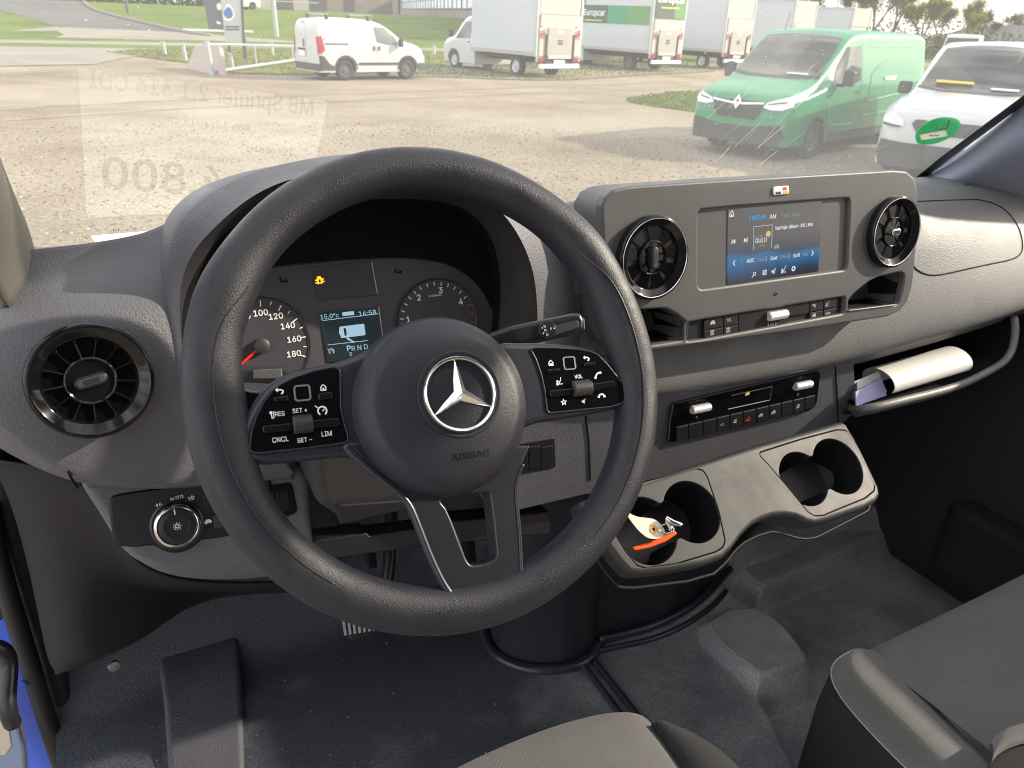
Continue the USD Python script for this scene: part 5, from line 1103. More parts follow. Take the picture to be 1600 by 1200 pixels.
# ================================================================ the yard outside
def smooth01(t): t = np.clip(t, 0, 1); return t * t * (3 - 2 * t)
def terrain(x, y):
    x, y = np.asarray(x, float), np.asarray(y, float)
    return 1.62 * smooth01((y - 41) / 36.) * (1 - smooth01((x - 34) / 30.)) + .35 * smooth01((y - 80) / 200.)
def Gt(px, py):
    """Where the ray through a pixel meets the terrain."""
    d = ray(px, py); lo, hi = 1.0, 1.0
    f = lambda t: (CAM[2] + d[2] * t) - float(terrain(d[0] * t, d[1] * t))
    while f(hi) > 0 and hi < 900: lo = hi; hi *= 1.05
    for _ in range(40):
        m = (lo + hi) / 2
        if f(m) > 0: lo = m
        else: hi = m
    p = CAM + d * hi; return A(p[0], p[1], float(terrain(p[0], p[1])))
def zat(px, py, base):
    """Height at which the ray through a pixel passes above a ground point."""
    d = ray(px, py); b = np.asarray(base); return CAM[2] + d[2] * np.hypot(b[0], b[1]) / np.hypot(d[0], d[1])

def ground_mat(name, c1, c2, c3, s1, s2, bumpd, rough=.95, stain=0.0):
    nodes = {"co": ("texture_coordinate", {}), "n": ("noise_texture", {"scale": s1, "detail": 6, "roughness": .65}), "r": ("rgb_ramp", {"ramp": [(.34, c1), (.5, c2), (.66, c3)]}),
             "n2": ("voronoi_texture", {"scale": s2, "feature": "f1"}), "n3": ("noise_texture", {"scale": s2 * .7, "detail": 4, "roughness": .7}),
             "r2": ("rgb_ramp", {"ramp": [(.28, (.42, .42, .42)), (.72, (1.6, 1.57, 1.52))]}), "mx": ("mix", {"mix_type": "multiply", "fac": 1.0}),
             "nl": ("noise_texture", {"scale": s1 * .8, "detail": 4, "roughness": .6, "distortion": .5}), "rl": ("rgb_ramp", {"ramp": [(.42, (1, 1, 1)), (.54, (.90, .88, .84)), (.64, (.77, .74, .66))]}), "ml": ("mix", {"mix_type": "multiply", "fac": stain}),
             "bp": ("bump", {"strength": .8, "distance": bumpd}), "p": ("principled_bsdf", {"roughness": rough, "specular_ior_level": .2})}
    M[name] = usdkit.material(stage, '/World/Looks/' + name, nodes, [("co.object", "n.vector"), ("co.object", "n2.vector"), ("co.object", "n3.vector"), ("n.fac", "r.fac"), ("n3.fac", "r2.fac"),
        ("r.color", "mx.color1"), ("r2.color", "mx.color2"), ("co.object", "nl.vector"), ("nl.fac", "rl.fac"), ("mx.color", "ml.color1"), ("rl.color", "ml.color2"), ("ml.color", "p.base_color"), ("n3.fac", "bp.height"), ("bp.normal", "p.normal")], surface="p.BSDF")
ground_mat('gravel', (.20, .162, .122), (.262, .220, .172), (.305, .264, .212), .32, 26, .02, stain=1.0)
ground_mat('pale_asphalt', (.205, .19, .17), (.235, .22, .195), (.26, .245, .22), .25, 30, .004)
ground_mat('dark_asphalt', (.10, .098, .10), (.12, .118, .12), (.14, .135, .135), .2, 30, .004)
ground_mat('lawn', (.065, .105, .012), (.095, .14, .018), (.125, .16, .03), .35, 14, .03)
ground_mat('dry_grass', (.10, .11, .03), (.135, .15, .035), (.18, .165, .06), .5, 16, .03)
ground_mat('weedy_gravel', (.16, .15, .09), (.20, .185, .12), (.24, .21, .15), .8, 20, .02)

# terrain sheet (gravel, rising as grass beyond)
xs_ = np.r_[-260, -120, np.linspace(-60, 120, 91), 170, 260, 420, 700]; ys_ = np.r_[-40, np.linspace(0, 120, 81), 150, 220, 400, 800, 1500]
X_, Y_ = np.meshgrid(xs_, ys_, indexing='ij')
solo('gravel_yard', trimesh.Trimesh(np.stack([X_.ravel(), Y_.ravel(), terrain(X_, Y_).ravel()], 1), grid_faces(len(xs_), len(ys_)), process=False), 'gravel', kind='structure', smooth=True)
def sheet(name, pts, matn, lift, smooth_n=0, world=False, size=2.5):
    p = np.array([q if world else Gt(*q)[:2] for q in pts], float)[:, :2]
    if smooth_n: p = spl(p, smooth_n, closed=True)
    poly = Polygon(p).buffer(0); poly = max(getattr(poly, 'geoms', [poly]), key=lambda g: g.area)
    x0, y0, x1, y1 = poly.bounds
    v, f = tri2(poly); v = np.c_[v, np.zeros(len(v))]
    v, f = trimesh.remesh.subdivide_to_size(v, f, size, max_iter=14)
    v[:, 2] = terrain(v[:, 0], v[:, 1]) + lift
    m = trimesh.Trimesh(v, f, process=False)
    if m.face_normals[:, 2].mean() < 0: m.invert()
    return solo(name, m, matn, kind='structure', smooth=True), poly
sheet('lawn', [(-60, 41.2), (150, 41.2), (150, 300), (-60, 300)], 'lawn', .012, world=True, size=6)
sheet('far_road', [(-420, 112), (-420, 50), (0, 50), (90, 42), (180, 46), (290, 51), (380, 58), (470, 66), (720, 73), (1100, 84), (1100, 92), (720, 83), (460, 79), (300, 77), (165, 82), (214, 88), (170, 96), (150, 101), (0, 104)], 'pale_asphalt', .02)
sheet('lane', [(-300, -4), (-40, -7), (132, 2), (131, 8), (160, 20), (200, 30), (250, 42), (292, 51), (180, 46), (92, 43), (80, 40), (45, 28), (0, 17), (-150, -2)], 'dark_asphalt', .026)
sheet('verge', [(-300, 44), (-150, 46), (0, 49), (88, 49), (101, 55), (85, 59), (0, 62), (-300, 66)], 'lawn', .03)
_, isl = sheet('grass_island', [(166, 82), (215, 78), (300, 77), (460, 79), (720, 83), (1100, 92), (1080, 97), (900, 100), (735, 101), (660, 106), (640, 111), (560, 116), (470, 118), (365, 115), (300, 100), (225, 90)], 'dry_grass', .024)
_, wee = sheet('weedy_strip', [(640, 112), (735, 101), (900, 100), (1080, 97), (1120, 110), (1000, 118), (850, 126), (720, 122), (650, 120)], 'weedy_gravel', .022, 60)
_, gp = sheet('grass_patch', [(980, 158), (1010, 150), (1090, 143), (1150, 150), (1330, 180), (1460, 205), (1440, 218), (1330, 216), (1200, 195), (1090, 176), (1030, 168)], 'lawn', .016, 70)
sheet('far_grass', [(1330, 100), (1560, 110), (1700, 125), (1700, 140), (1500, 128), (1330, 112)], 'dry_grass', .018)
ground_mat('gravel_rut', (.175, .142, .107), (.23, .192, .15), (.275, .237, .19), .9, 26, .02)
def ruts(path, gap):
    p = spl([np.r_[G(*q)[:2], 0] for q in path], 80); d = np.gradient(p, axis=0); d /= np.linalg.norm(d, axis=1, keepdims=True); n = np.stack([-d[:, 1], d[:, 0], d[:, 2]], 1); r = np.random.default_rng(8)
    for s_ in (-gap / 2, gap / 2):
        w = .12 + .05 * np.sin(np.linspace(0, 17, 80)) + r.uniform(-.02, .05, 80)
        a, b = p + n * (s_ + w[:, None]), p + n * (s_ - w[:, None]); a[:, 2] = b[:, 2] = .006
        m = loft([a, b]);
        if m.face_normals[:, 2].mean() < 0: m.invert()
        solo('tyre_rut', m, 'gravel_rut', kind='structure', smooth=True)
ruts([(-420, 205), (-100, 186), (150, 170), (400, 158), (650, 148), (850, 140), (1050, 133), (1250, 128), (1500, 130)], 1.55)
# kerb of the lane
kb = np.array([Gt(*q) for q in [(131, 3), (136, 9), (160, 20.5), (200, 31), (250, 43), (292, 52), (330, 57)]]); kb = spl(kb, 60); kb[:, 2] = terrain(kb[:, 0], kb[:, 1]) + .07
solo('kerb', tube(kb, .11, 8), 'pale_asphalt', kind='structure', smooth=True)

# pebbles and grass tufts where they can be told apart from the flat ground
def instancer(name, mesh, matn, pos, scl, seed, label, category):
    path = '/World/' + name; pi = UsdGeom.PointInstancer.Define(stage, path)
    pr = UsdGeom.Xform.Define(stage, path + '/kinds'); proto = usdkit.mesh(stage, path + '/kinds/' + name + '_piece', mesh, M[matn], False)
    pi.CreatePrototypesRel().SetTargets([proto.GetPath()]); n = len(pos); r = np.random.default_rng(seed)
    a = r.uniform(0, 2 * math.pi, n)
    pi.CreateProtoIndicesAttr(Vt.IntArray([0] * n)); pi.CreatePositionsAttr(Vt.Vec3fArray.FromNumpy(np.asarray(pos, np.float32)))
    pi.CreateOrientationsAttr(Vt.QuathArray([Gf.Quath(float(math.cos(t / 2)), 0, 0, float(math.sin(t / 2))) for t in a]))
    pi.CreateScalesAttr(Vt.Vec3fArray.FromNumpy(np.asarray(scl, np.float32)))
    p = pi.GetPrim(); p.SetCustomDataByKey('kind', 'stuff'); p.SetCustomDataByKey('label', label); p.SetCustomDataByKey('category', category)
M['pebble'] = usdkit.material(stage, '/World/Looks/pebble', {"oi": ("object_info", {}), "r": ("rgb_ramp", {"ramp": [(0, (.10, .08, .06)), (.5, (.22, .18, .13)), (.85, (.31, .265, .21)), (1, (.42, .38, .32))]}), "p": ("principled_bsdf", {"roughness": .9})}, [("oi.random", "r.fac"), ("r.color", "p.base_color")], surface="p.BSDF")
r_ = np.random.default_rng(3)
n_ = 26000; yy = 3.0 + 13 * r_.random(n_) ** 1.6; az = np.radians(r_.uniform(-14, 62, n_)); rad_ = yy
px_, py_ = rad_ * np.sin(az), rad_ * np.cos(az)
stone = trimesh.creation.icosphere(1, 1.0); stone.vertices *= 1 + .25 * (meshkit.noise(stone.vertices * 1.7, 4)[:, None] - .5)
sc_ = .006 + .013 * r_.random(n_) ** 2
instancer('pebbles', stone, 'pebble', np.stack([px_, py_, sc_ * .3], 1), np.stack([sc_ * 1.2, sc_, sc_ * .6], 1), 4, 'loose pale pebbles strewn over the near gravel', 'pebbles')
rg = np.random.default_rng(12); gp2 = np.stack([rg.uniform(-.1, 1.5, 900), rg.uniform(.35, 1.2, 900)], 1); gz = ZF + floor_rel(gp2) + .0004; gsc = .0005 + .0011 * rg.random(900) ** 3
instancer('floor_grit', stone, 'pebble', np.c_[gp2, gz], np.stack([gsc, gsc, gsc * .7], 1), 13, 'tiny pale grit scattered on the rubber cab floor', 'grit')
bl = []
for k in range(14):
    a = k * 2.4; l_ = .6 + .4 * ((k * 37) % 10) / 10; o = A(math.cos(a) * .25 * ((k * 7) % 5) / 5, math.sin(a) * .25 * ((k * 7) % 5) / 5, 0); w = A(-math.sin(a), math.cos(a), 0) * .035
    t_ = o + A(math.cos(a) * .35, math.sin(a) * .35, l_); bl.append(trimesh.Trimesh([o - w, o + w, t_], [(0, 1, 2)], process=False))
tuft = cat(*bl)
M['grass_blade'] = usdkit.material(stage, '/World/Looks/grass_blade', {"oi": ("object_info", {}), "r": ("rgb_ramp", {"ramp": [(0, (.07, .11, .015)), (.5, (.11, .15, .025)), (1, (.18, .185, .06))]}), "d": ("diffuse_bsdf", {}), "t": ("translucent_bsdf", {}), "m": ("mix_closure", {"fac": .4})}, [("oi.random", "r.fac"), ("r.color", "d.color"), ("r.color", "t.color"), ("d.BSDF", "m.closure1"), ("t.BSDF", "m.closure2")], surface="m.closure")
def scatter(poly, n, seed):
    r = np.random.default_rng(seed); x0, y0, x1, y1 = poly.bounds; out = []
    while len(out) < n:
        p = np.stack([r.uniform(x0, x1, 4 * n), r.uniform(y0, y1, 4 * n)], 1); out += p[contains_xy(poly, p[:, 0], p[:, 1])].tolist()
    p = np.array(out[:n]); return np.c_[p, terrain(p[:, 0], p[:, 1])]
gpos = np.vstack([scatter(gp, 5000, 1), scatter(isl, 9000, 2), scatter(wee, 2500, 5)]); gs = np.random.default_rng(6).uniform(.05, .13, len(gpos))
instancer('grass_tufts', tuft, 'grass_blade', gpos, np.stack([gs, gs, gs], 1), 7, 'short uneven grass tufts on the verges and patches of the yard', 'grass')

# ---------------------------------------------------------------- vehicle kit
mat('white_paint', (.47, .47, .475), .3, coat_weight=.5); mat('green_paint', (.018, .195, .082), .38, coat_weight=.2)
mat('box_white', (.44, .46, .49), .45); mat('box_sunlit_cream', (.43, .405, .36), .5); mat('lift_metal', (.34, .315, .28), .55)  # cream puts the warm sunlight on the white truck rears into the paint
mat('hazard_red', (.36, .13, .11), .6); mat('tyre', (.022, .021, .02), .85); mat('wheel_steel', (.09, .085, .082), .5, .3); mat('wheel_silver', (.5, .5, .52), .4, .6)
mat('bumper_black', (.03, .03, .032), .6); mat('lamp_red', (.33, .03, .025), .25); mat('lamp_clear', (.65, .66, .68), .12, coat_weight=.6); mat('number_plate', (.7, .68, .62), .5)
mat('chassis', (.05, .045, .04), .8); mat('sign_green', (.08, .22, .05), .5); mat('sign_dark_green', (.03, .06, .035), .5); mat('sign_yellow', (.75, .6, .05), .5); mat('green_pale', (.12, .40, .20), .45); mat('green_dark', (.012, .22, .10), .35)
mat('galvanised', (.40, .41, .42), .5, .4); mat('stone_pink', (.36, .29, .26), .85, bump=('noise', 14, .5, .02)); mat('sign_board_dark', (.085, .095, .115), .45); mat('sign_board_pale', (.40, .43, .42), .45); mat('sign_blue', (.04, .15, .4), .45)
mat('brick', (.30, .14, .075), .85, vary=(2, .25)); mat('plaster_brown', (.20, .17, .14), .85, vary=(1, .12)); mat('far_glass', (.30, .36, .42), .1); mat('frame_dark', (.07, .07, .075), .6); mat('barn_roof', (.07, .065, .068), .7); mat('barn_wall', (.20, .20, .21), .8)
mat('bark', (.10, .075, .05), .95, bump=('noise', 20, .5, .02))
pane_mat('cab_glass', (.42, .46, .47), .10, (.7, .72, .72))

class Veh:
    """A vehicle in its own frame: x to the front, y to its left, z up; base = the ground under its nose."""
    def __init__(s, base, heading):
        s.b = np.asarray(base, float); h = nrm(A(heading[0], heading[1], 0)); s.h = h; s.l = A(-h[1], h[0], 0)
    def w(s, v): v = np.atleast_2d(np.asarray(v, float)); return s.b + v[:, :1] * s.h + v[:, 1:2] * s.l + v[:, 2:3] * A(0, 0, 1)
    def tf(s, m): return trimesh.Trimesh(s.w(m.vertices), m.faces, process=False)
    def fr(s, o, n, u): return Fr(s.w([o])[0], s.w([n])[0] - s.b, u=s.w([u])[0] - s.b)
def shell(keys, wheels, Rw, n=110, zsill=.24):
    """keys: (distance from the nose, top z, belt half-width, roof half-width, corner radius, belt z). Returns a closed body mesh in vehicle coordinates."""
    k = np.array(keys, float); from_ = k[:, 0]
    s = np.unique(np.r_[np.linspace(0, .4, 14), np.linspace(.4, from_[-1] - .3, n), np.linspace(from_[-1] - .3, from_[-1], 10), *[w + np.linspace(-Rw, Rw, 21) for w in wheels]])
    from scipy.interpolate import PchipInterpolator as PI
    f = [PI(from_, k[:, i]) for i in range(1, 6)]
    rings = []
    for x in s:
        zt, wb, wt, rc, bz = (float(q(x)) for q in f); zb = zsill
        for w in wheels:
            if abs(x - w) < Rw: zb = max(zb, .32 + math.sqrt(Rw * Rw - (x - w) ** 2) * .98)
        bz = min(bz, zt - rc * .8); zb = min(zb, bz - .05)
        half = [(wb * .975, zb), (wb * .985, zb + .02), (wb * .995, zb * .5 + bz * .5), (wb, bz - .04), (wb - .01, bz + .03), ((wb * .62 + wt * .38), bz * .62 + (zt - rc) * .38), ((wb * .3 + wt * .7), bz * .3 + (zt - rc) * .7), (wt, zt - rc)]
        for a in np.linspace(15, 90, 6): half.append((wt - rc + rc * math.cos(math.radians(a)), zt - rc + rc * math.sin(math.radians(a))))
        half += [((wt - rc) * .66, zt + .012), ((wt - rc) * .33, zt + .022)]
        r = [(-x, -y, z) for y, z in half] + [(-x, 0, zt + .025)] + [(-x, y, z) for y, z in half[::-1]]
        rings.append(r)
    g = np.array(rings); nr = g.shape[1]
    v = g.reshape(-1, 3); fc = grid_faces(len(s), nr)
    for e, fl in ((0, False), (len(s) - 1, True)):
        c = len(v); v = np.vstack([v, g[e].mean(0, keepdims=True)]); i = np.arange(nr); j = (i + 1) % nr
        t = np.stack([e * nr + i, e * nr + j, np.full(nr, c)], 1); fc = np.vstack([fc, t[:, ::-1] if fl else t])
    m = trimesh.Trimesh(v, fc, process=False)
    return m
def decal(body, pts, axis, off=.006, size=.12, sgn=1):
    """A patch of outline pts projected on the body: axis 'side' (x,z) from +y*sgn, 'front' (y,z) from +x*sgn, 'top' (x,y) from +z."""
    p = Polygon(pts).buffer(0); p = max(getattr(p, 'geoms', [p]), key=lambda g: g.area)
    v, f = tri2(p); v = np.c_[v, np.zeros(len(v))]; v, f = trimesh.remesh.subdivide_to_size(v, f, size, max_iter=12)
    N_ = len(v)
    if axis == 'side': o = np.stack([v[:, 0], np.full(N_, 4.0 * sgn), v[:, 1]], 1); d = A(0, -sgn, 0)
    elif axis == 'front': o = np.stack([np.full(N_, 4.0 * sgn if sgn > 0 else -20.), v[:, 0], v[:, 1]], 1); d = A(-sgn, 0, 0)
    else: o = np.stack([v[:, 0], v[:, 1], np.full(N_, 6.)], 1); d = A(0, 0, -1)
    h, n = hits(body, o, np.repeat(d[None], N_, 0)); ok = ~np.isnan(h[:, 0])
    keep = ok[f].all(1); h = np.where(ok[:, None], h, 0)
    m = trimesh.Trimesh(h - d * off + n * off * .5, f[keep], process=False)
    fn = m.face_normals @ (-d)
    if len(fn) and fn.mean() < 0: m.invert()
    return m
def add_wheel(t, V, x, y, R=.32, wd=.21, matw='wheel_steel', spokes=0):
    sg = 1 if y > 0 else -1; f = V.fr((x, y, R), (0, sg, 0), (1, 0, 0))
    ty = put(t, 'wheel', lathe([(R * .62, -wd), (R * .93, -wd), (R, -wd * .85), (R, -wd * .12), (R * .95, 0), (R * .68, .012), (R * .62, 0)], f, 36), 'tyre', 50)
    put(ty, 'rim', lathe([(R * .64, .0), (R * .60, -.012), (R * .52, -.035), (R * .2, -.03), (R * .18, -.005), (0, -.003)], f, 30), matw, 40)
    for k in range(10 if not spokes else spokes):
        a = 2 * math.pi * k / (10 if not spokes else spokes)
        if not spokes: put(ty, 'vent_hole', f.tf(trimesh.creation.box((.045, .03, .004)).apply_transform(trimesh.transformations.rotation_matrix(a, (0, 0, 1))).apply_translation((R * .44 * math.cos(a), R * .44 * math.sin(a), -.031))), 'tyre', False)
        else: put(ty, 'spoke', f.tf(trimesh.creation.box((R * .42, .05, .012)).apply_translation((R * .37, 0, -.024)).apply_transform(trimesh.transformations.rotation_matrix(a, (0, 0, 1)))), matw, False)
def arch(body, x, R, y, sgn):
    a = np.linspace(-.12, math.pi + .12, 26); o = [(x + (R + .06) * math.cos(t), .32 + (R + .06) * math.sin(t)) for t in a]; i = [(x + (R + .0) * math.cos(t), .32 + (R + .0) * math.sin(t)) for t in a[::-1]]
    return o + i
def curve_on(body, pts, axis, off=.004, r=.006, sgn=1, n=40):
    p = np.array([LineString(pts).interpolate(i / n, normalized=True).coords[0] for i in range(n + 1)])
    N_ = len(p)
    if axis == 'side': o = np.stack([p[:, 0], np.full(N_, 4. * sgn), p[:, 1]], 1); d = A(0, -sgn, 0)
    elif axis == 'front': o = np.stack([np.full(N_, 4. * sgn if sgn > 0 else -20.), p[:, 0], p[:, 1]], 1); d = A(-sgn, 0, 0)
    else: o = np.stack([p[:, 0], p[:, 1], np.full(N_, 6.)], 1); d = A(0, 0, -1)
    h, n_2 = hits(body, o, np.repeat(d[None], N_, 0)); h = h[~np.isnan(h[:, 0])]
    return tube(h - d * off, r, 5) if len(h) > 2 else None

# ---------------------------------------------------------------- green panel van facing the windshield
gA, gB = G(1090, 226)[:2], G(1256, 243)[:2]                     # bumper corners on the ground
fx = nrm(np.r_[gB - gA, 0]); hd = nrm(A(-fx[1] * -1, fx[0] * -1, 0)); hd = hd if hd @ A(-.8, -.5, 0) > 0 else -hd
wv = np.linalg.norm(gB - gA)
hd = -nrm(A(math.sin(math.radians(73)), math.cos(math.radians(73)), 0)); _lf = A(-hd[1], hd[0], 0)
TV = Veh(A(9.78, 9.36, 0) - _lf * .90 + hd * .04, hd)
green = thing('panel_van', 'bright green panel van with black bumper parked facing the windshield', 'van', TV.b)
K = [(0, .70, .72, .66, .05, .50), (.03, .92, .80, .72, .08, .60), (.10, 1.00, .86, .78, .10, .75), (.25, 1.06, .92, .84, .12, .90), (.6, 1.13, .96, .86, .14, 1.0), (.95, 1.22, .98, .84, .12, 1.08), (1.05, 1.27, .98, .83, .10, 1.10), (1.5, 1.60, .98, .82, .10, 1.12), (1.9, 1.87, .98, .82, .10, 1.13), (2.15, 1.95, .98, .82, .12, 1.14), (2.6, 1.98, .98, .83, .13, 1.15), (4.95, 1.97, .97, .83, .13, 1.15), (5.33, 1.93, .95, .81, .13, 1.15), (5.43, 1.85, .90, .78, .14, 1.15)]
tb = shell(K, (.95, 4.33), .37)
put(green, 'body', TV.tf(tb), 'green_paint', 40)
D = lambda name, pts, ax, m_, off=.006, par=green, sgn=1, size=.1, V=TV, b=tb: put(par, name, V.tf(decal(b, pts, ax, off, size, sgn)), m_, True)
D('windshield', [(-1.10, -.78), (-1.0, -.4), (-.97, 0), (-1.0, .4), (-1.10, .78), (-1.86, .70), (-1.93, .4), (-1.95, 0), (-1.93, -.4), (-1.86, -.70)], 'top', 'vehicle_window', .008)
D('wiper_cowl', [(-1.10, -.80), (-.97, -.4), (-.94, 0), (-.97, .4), (-1.10, .80), (-1.04, .80), (-.92, .4), (-.89, 0), (-.92, -.4), (-1.04, -.80)], 'top', 'bumper_black', .006)
for s_ in (1, -1):
    D('side_window', [(-1.30, 1.16), (-1.50, 1.42), (-1.85, 1.74), (-2.30, 1.76), (-2.32, 1.22), (-2.0, 1.15)], 'side', 'vehicle_window', .006, sgn=s_)
    D('headlight', [(s_ * .90, .98), (s_ * .86, 1.02), (s_ * .70, .96), (s_ * .52, .90), (s_ * .46, .82), (s_ * .60, .79), (s_ * .78, .80), (s_ * .90, .86)], 'front', 'lamp_clear', .01)
    D('lamp_bar', [(s_ * .80, .93), (s_ * .54, .88), (s_ * .54, .865), (s_ * .80, .905)], 'front', 'bumper_black', .016)
    D('door_seam', [(-1.05, .45), (-1.05, 1.1), (-1.065, 1.1), (-1.065, .45)], 'side', 'green_dark', .004, sgn=s_)
    D('door_seam', [(-2.36, .40), (-2.36, 1.82), (-2.375, 1.82), (-2.375, .40)], 'side', 'green_dark', .004, sgn=s_)
    D('sill', [(-1.42, .24), (-1.42, .40), (-3.85, .40), (-3.85, .24)], 'side', 'bumper_black', .006, sgn=s_)
    D('wheel_arch', arch(tb, -.95, .37, 0, s_), 'side', 'green_dark', .008, sgn=s_); D('wheel_arch', arch(tb, -4.33, .37, 0, s_), 'side', 'green_dark', .008, sgn=s_)
    for xw in (-.95, -4.33): add_wheel(green, TV, xw, s_ * .93, .335, .22, 'wheel_steel')
    D('door_handle', [(-2.18, 1.02), (-2.30, 1.02), (-2.30, 1.06), (-2.18, 1.06)], 'side', 'bumper_black', .02, sgn=s_)
    D('rub_strip', [(-2.6, .62), (-4.9, .64), (-4.9, .68), (-2.6, .66)], 'side', 'green_pale', .012, sgn=s_)
    mz = TV.fr((-1.42, s_ * 1.12, 1.28), (1, 0, 0), (0, 1, 0))
    put(green, 'mirror', plate(rpoly([(-.09, -.13), (.09, -.13), (.10, .10), (.0, .13), (-.08, .10)], .03), mz, .10, .02), 'bumper_black', 50)
    put(green, 'mirror_arm', TV.tf(bx((-1.42, s_ * 1.0, 1.16), (.06, .14, .05))), 'bumper_black')
for q in ([(-2.7, .95), (-3.6, .93), (-4.7, .97), (-4.86, 1.3), (-4.5, 1.52), (-4.0, 1.42), (-3.6, 1.55), (-3.1, 1.48), (-2.75, 1.3)],): D('side_graphic', q, 'side', 'green_dark', .005)
D('panel_line', [(-2.7, 1.75), (-4.75, 1.75), (-4.75, 1.77), (-2.7, 1.77)], 'side', 'green_pale', .006)
for pts in ([(-2.6, .93), (-2.75, .86), (-4.7, .98)], [(-1.2, .9), (-1.35, .60), (-1.5, .52), (-2.3, .50)]):
    c_ = curve_on(tb, pts, 'side', .002, .012); put(green, 'body_crease', TV.tf(c_), 'green_pale', True)
tf_ = TV.fr((-3.55, .985, 1.22), (0, 1, .12), (-1, 0, 0)); txt(green, 'lettering', 'europcar', tf_, (0, 0), .085, 'white_print', bold=True, z=.01)
D('grille', [(-.46, .90), (.46, .90), (.43, .72), (.34, .62), (-.34, .62), (-.43, .72)], 'front', 'bumper_black', .012)
for z0 in (.68, .74, .80): D('grille_bar', [(-.40, z0), (.40, z0), (.40, z0 + .02), (-.40, z0 + .02)], 'front', 'chassis', .02)
D('chrome_bar', [(-.47, .895), (-.1, .865), (.1, .865), (.47, .895), (.47, .87), (.1, .835), (-.1, .835), (-.47, .87)], 'front', 'chrome', .024)
D('bumper_lower', [(-.80, .24), (.80, .24), (.86, .40), (.80, .58), (.50, .54), (.3, .50), (-.3, .50), (-.5, .54), (-.80, .58), (-.86, .40)], 'front', 'bumper_black', .014)
D('number_plate', [(-.26, .40), (.26, .40), (.26, .51), (-.26, .51)], 'front', 'bumper_black', .03)
lgf = TV.fr((-.02, 0, .86), (1, 0, .25), (0, 1, 0)); put(green, 'diamond_emblem', plate(Polygon([(0, .12), (.075, 0), (0, -.12), (-.075, 0)]).difference(Polygon([(0, .055), (.03, 0), (0, -.055), (-.03, 0)])), lgf, .03, .006, z=.05), 'chrome')
put(green, 'dash_paper', TV.tf(bx((-1.06, .42, 1.31), (.10, .34, .02))), 'paper')
put(green, 'antenna', tube([TV.w([(-2.0, -.45, 1.95)])[0], TV.w([(-2.1, -.45, 2.25)])[0]], .006, 6), 'bumper_black')
put(green, 'underbody', TV.tf(bx((-2.5, 0, .42), (4.7, 1.45, .34))), 'chassis')

# ---------------------------------------------------------------- white van at the right
EV = Veh(A(*Uz(1369, 238, .4)[:2], 0) + nrm(A(.39, -.92, 0)) * .84, A(-.92, -.39, 0))
wvn = thing('panel_van', 'white van with black lower bumper parked right beside the green van', 'van', EV.b)
K2_ = [(0, .70, .62, .56, .05, .50), (.03, .88, .74, .66, .08, .60), (.10, .98, .84, .76, .10, .75), (.25, 1.05, .92, .84, .14, .88), (.6, 1.13, .96, .88, .16, .98), (1.05, 1.22, .97, .86, .12, 1.05), (1.15, 1.26, .97, .84, .10, 1.07), (1.6, 1.56, .97, .82, .10, 1.10), (2.0, 1.80, .97, .81, .10, 1.11), (2.3, 1.88, .97, .81, .12, 1.12), (4.4, 1.90, .96, .82, .13, 1.12), (4.8, 1.86, .92, .79, .13, 1.12), (4.9, 1.78, .88, .76, .13, 1.12)]
eb = shell(K2_, (.98, 4.05), .37)
put(wvn, 'body', EV.tf(eb), 'white_paint', 40)
E_ = lambda name, pts, ax, m_, off=.006, sgn=1, size=.1: D(name, pts, ax, m_, off, wvn, sgn, size, EV, eb)
E_('windshield', [(-1.20, -.76), (-1.1, -.4), (-1.07, 0), (-1.1, .4), (-1.20, .76), (-1.97, .68), (-2.06, .4), (-2.08, 0), (-2.06, -.4), (-1.97, -.68)], 'top', 'vehicle_window', .008)
E_('wiper_cowl', [(-1.20, -.78), (-1.07, -.4), (-1.04, 0), (-1.07, .4), (-1.20, .78), (-1.15, .78), (-1.02, .4), (-.99, 0), (-1.02, -.4), (-1.15, -.78)], 'top', 'bumper_black', .006)
E_('grille', [(-.42, .90), (.42, .90), (.46, .84), (.36, .72), (-.36, .72), (-.46, .84)], 'front', 'bumper_black', .012)
E_('bumper_lower', [(-.80, .24), (.80, .24), (.88, .40), (.84, .60), (.5, .58), (-.5, .58), (-.84, .60), (-.88, .40)], 'front', 'bumper_black', .014)
for s_ in (1, -1):
    E_('headlight', [(s_ * .88, .98), (s_ * .70, .94), (s_ * .58, .88), (s_ * .56, .80), (s_ * .74, .78), (s_ * .88, .84)], 'front', 'lamp_clear', .01)
    E_('headlight_edge', [(s_ * .86, .82), (s_ * .60, .80), (s_ * .60, .775), (s_ * .86, .79)], 'front', 'bumper_black', .018)
    E_('side_window', [(-1.42, 1.14), (-1.6, 1.36), (-2.0, 1.66), (-2.4, 1.68), (-2.42, 1.2), (-2.1, 1.13)], 'side', 'vehicle_window', .006, s_)
    E_('wheel_arch', arch(eb, -.98, .37, 0, s_), 'side', 'bumper_black', .008, s_)
    for xw in (-.98, -4.05): add_wheel(wvn, EV, xw, s_ * .92, .33, .21)
    mz = EV.fr((-1.5, s_ * 1.06, 1.22), (1, 0, 0), (0, 1, 0)); put(wvn, 'mirror', plate(rpoly([(-.09, -.09), (.09, -.09), (.10, .09), (-.08, .09)], .03), mz, .10, .02), 'bumper_black', 50)
put(wvn, 'emblem', plate(Polygon([(-.06, -.07), (.06, -.07), (.07, .07), (0, .1), (-.07, .07)]), EV.fr((.0, 0, .83), (1, 0, .2), (0, 1, 0)), .03, .006, z=.03), 'chrome')
put(wvn, 'dash_paper', EV.tf(bx((-1.16, .38, 1.31), (.12, .34, .02))), 'paper'); put(wvn, 'dash_paper', EV.tf(bx((-1.25, -.30, 1.36), (.12, .5, .03))), 'sign_yellow')
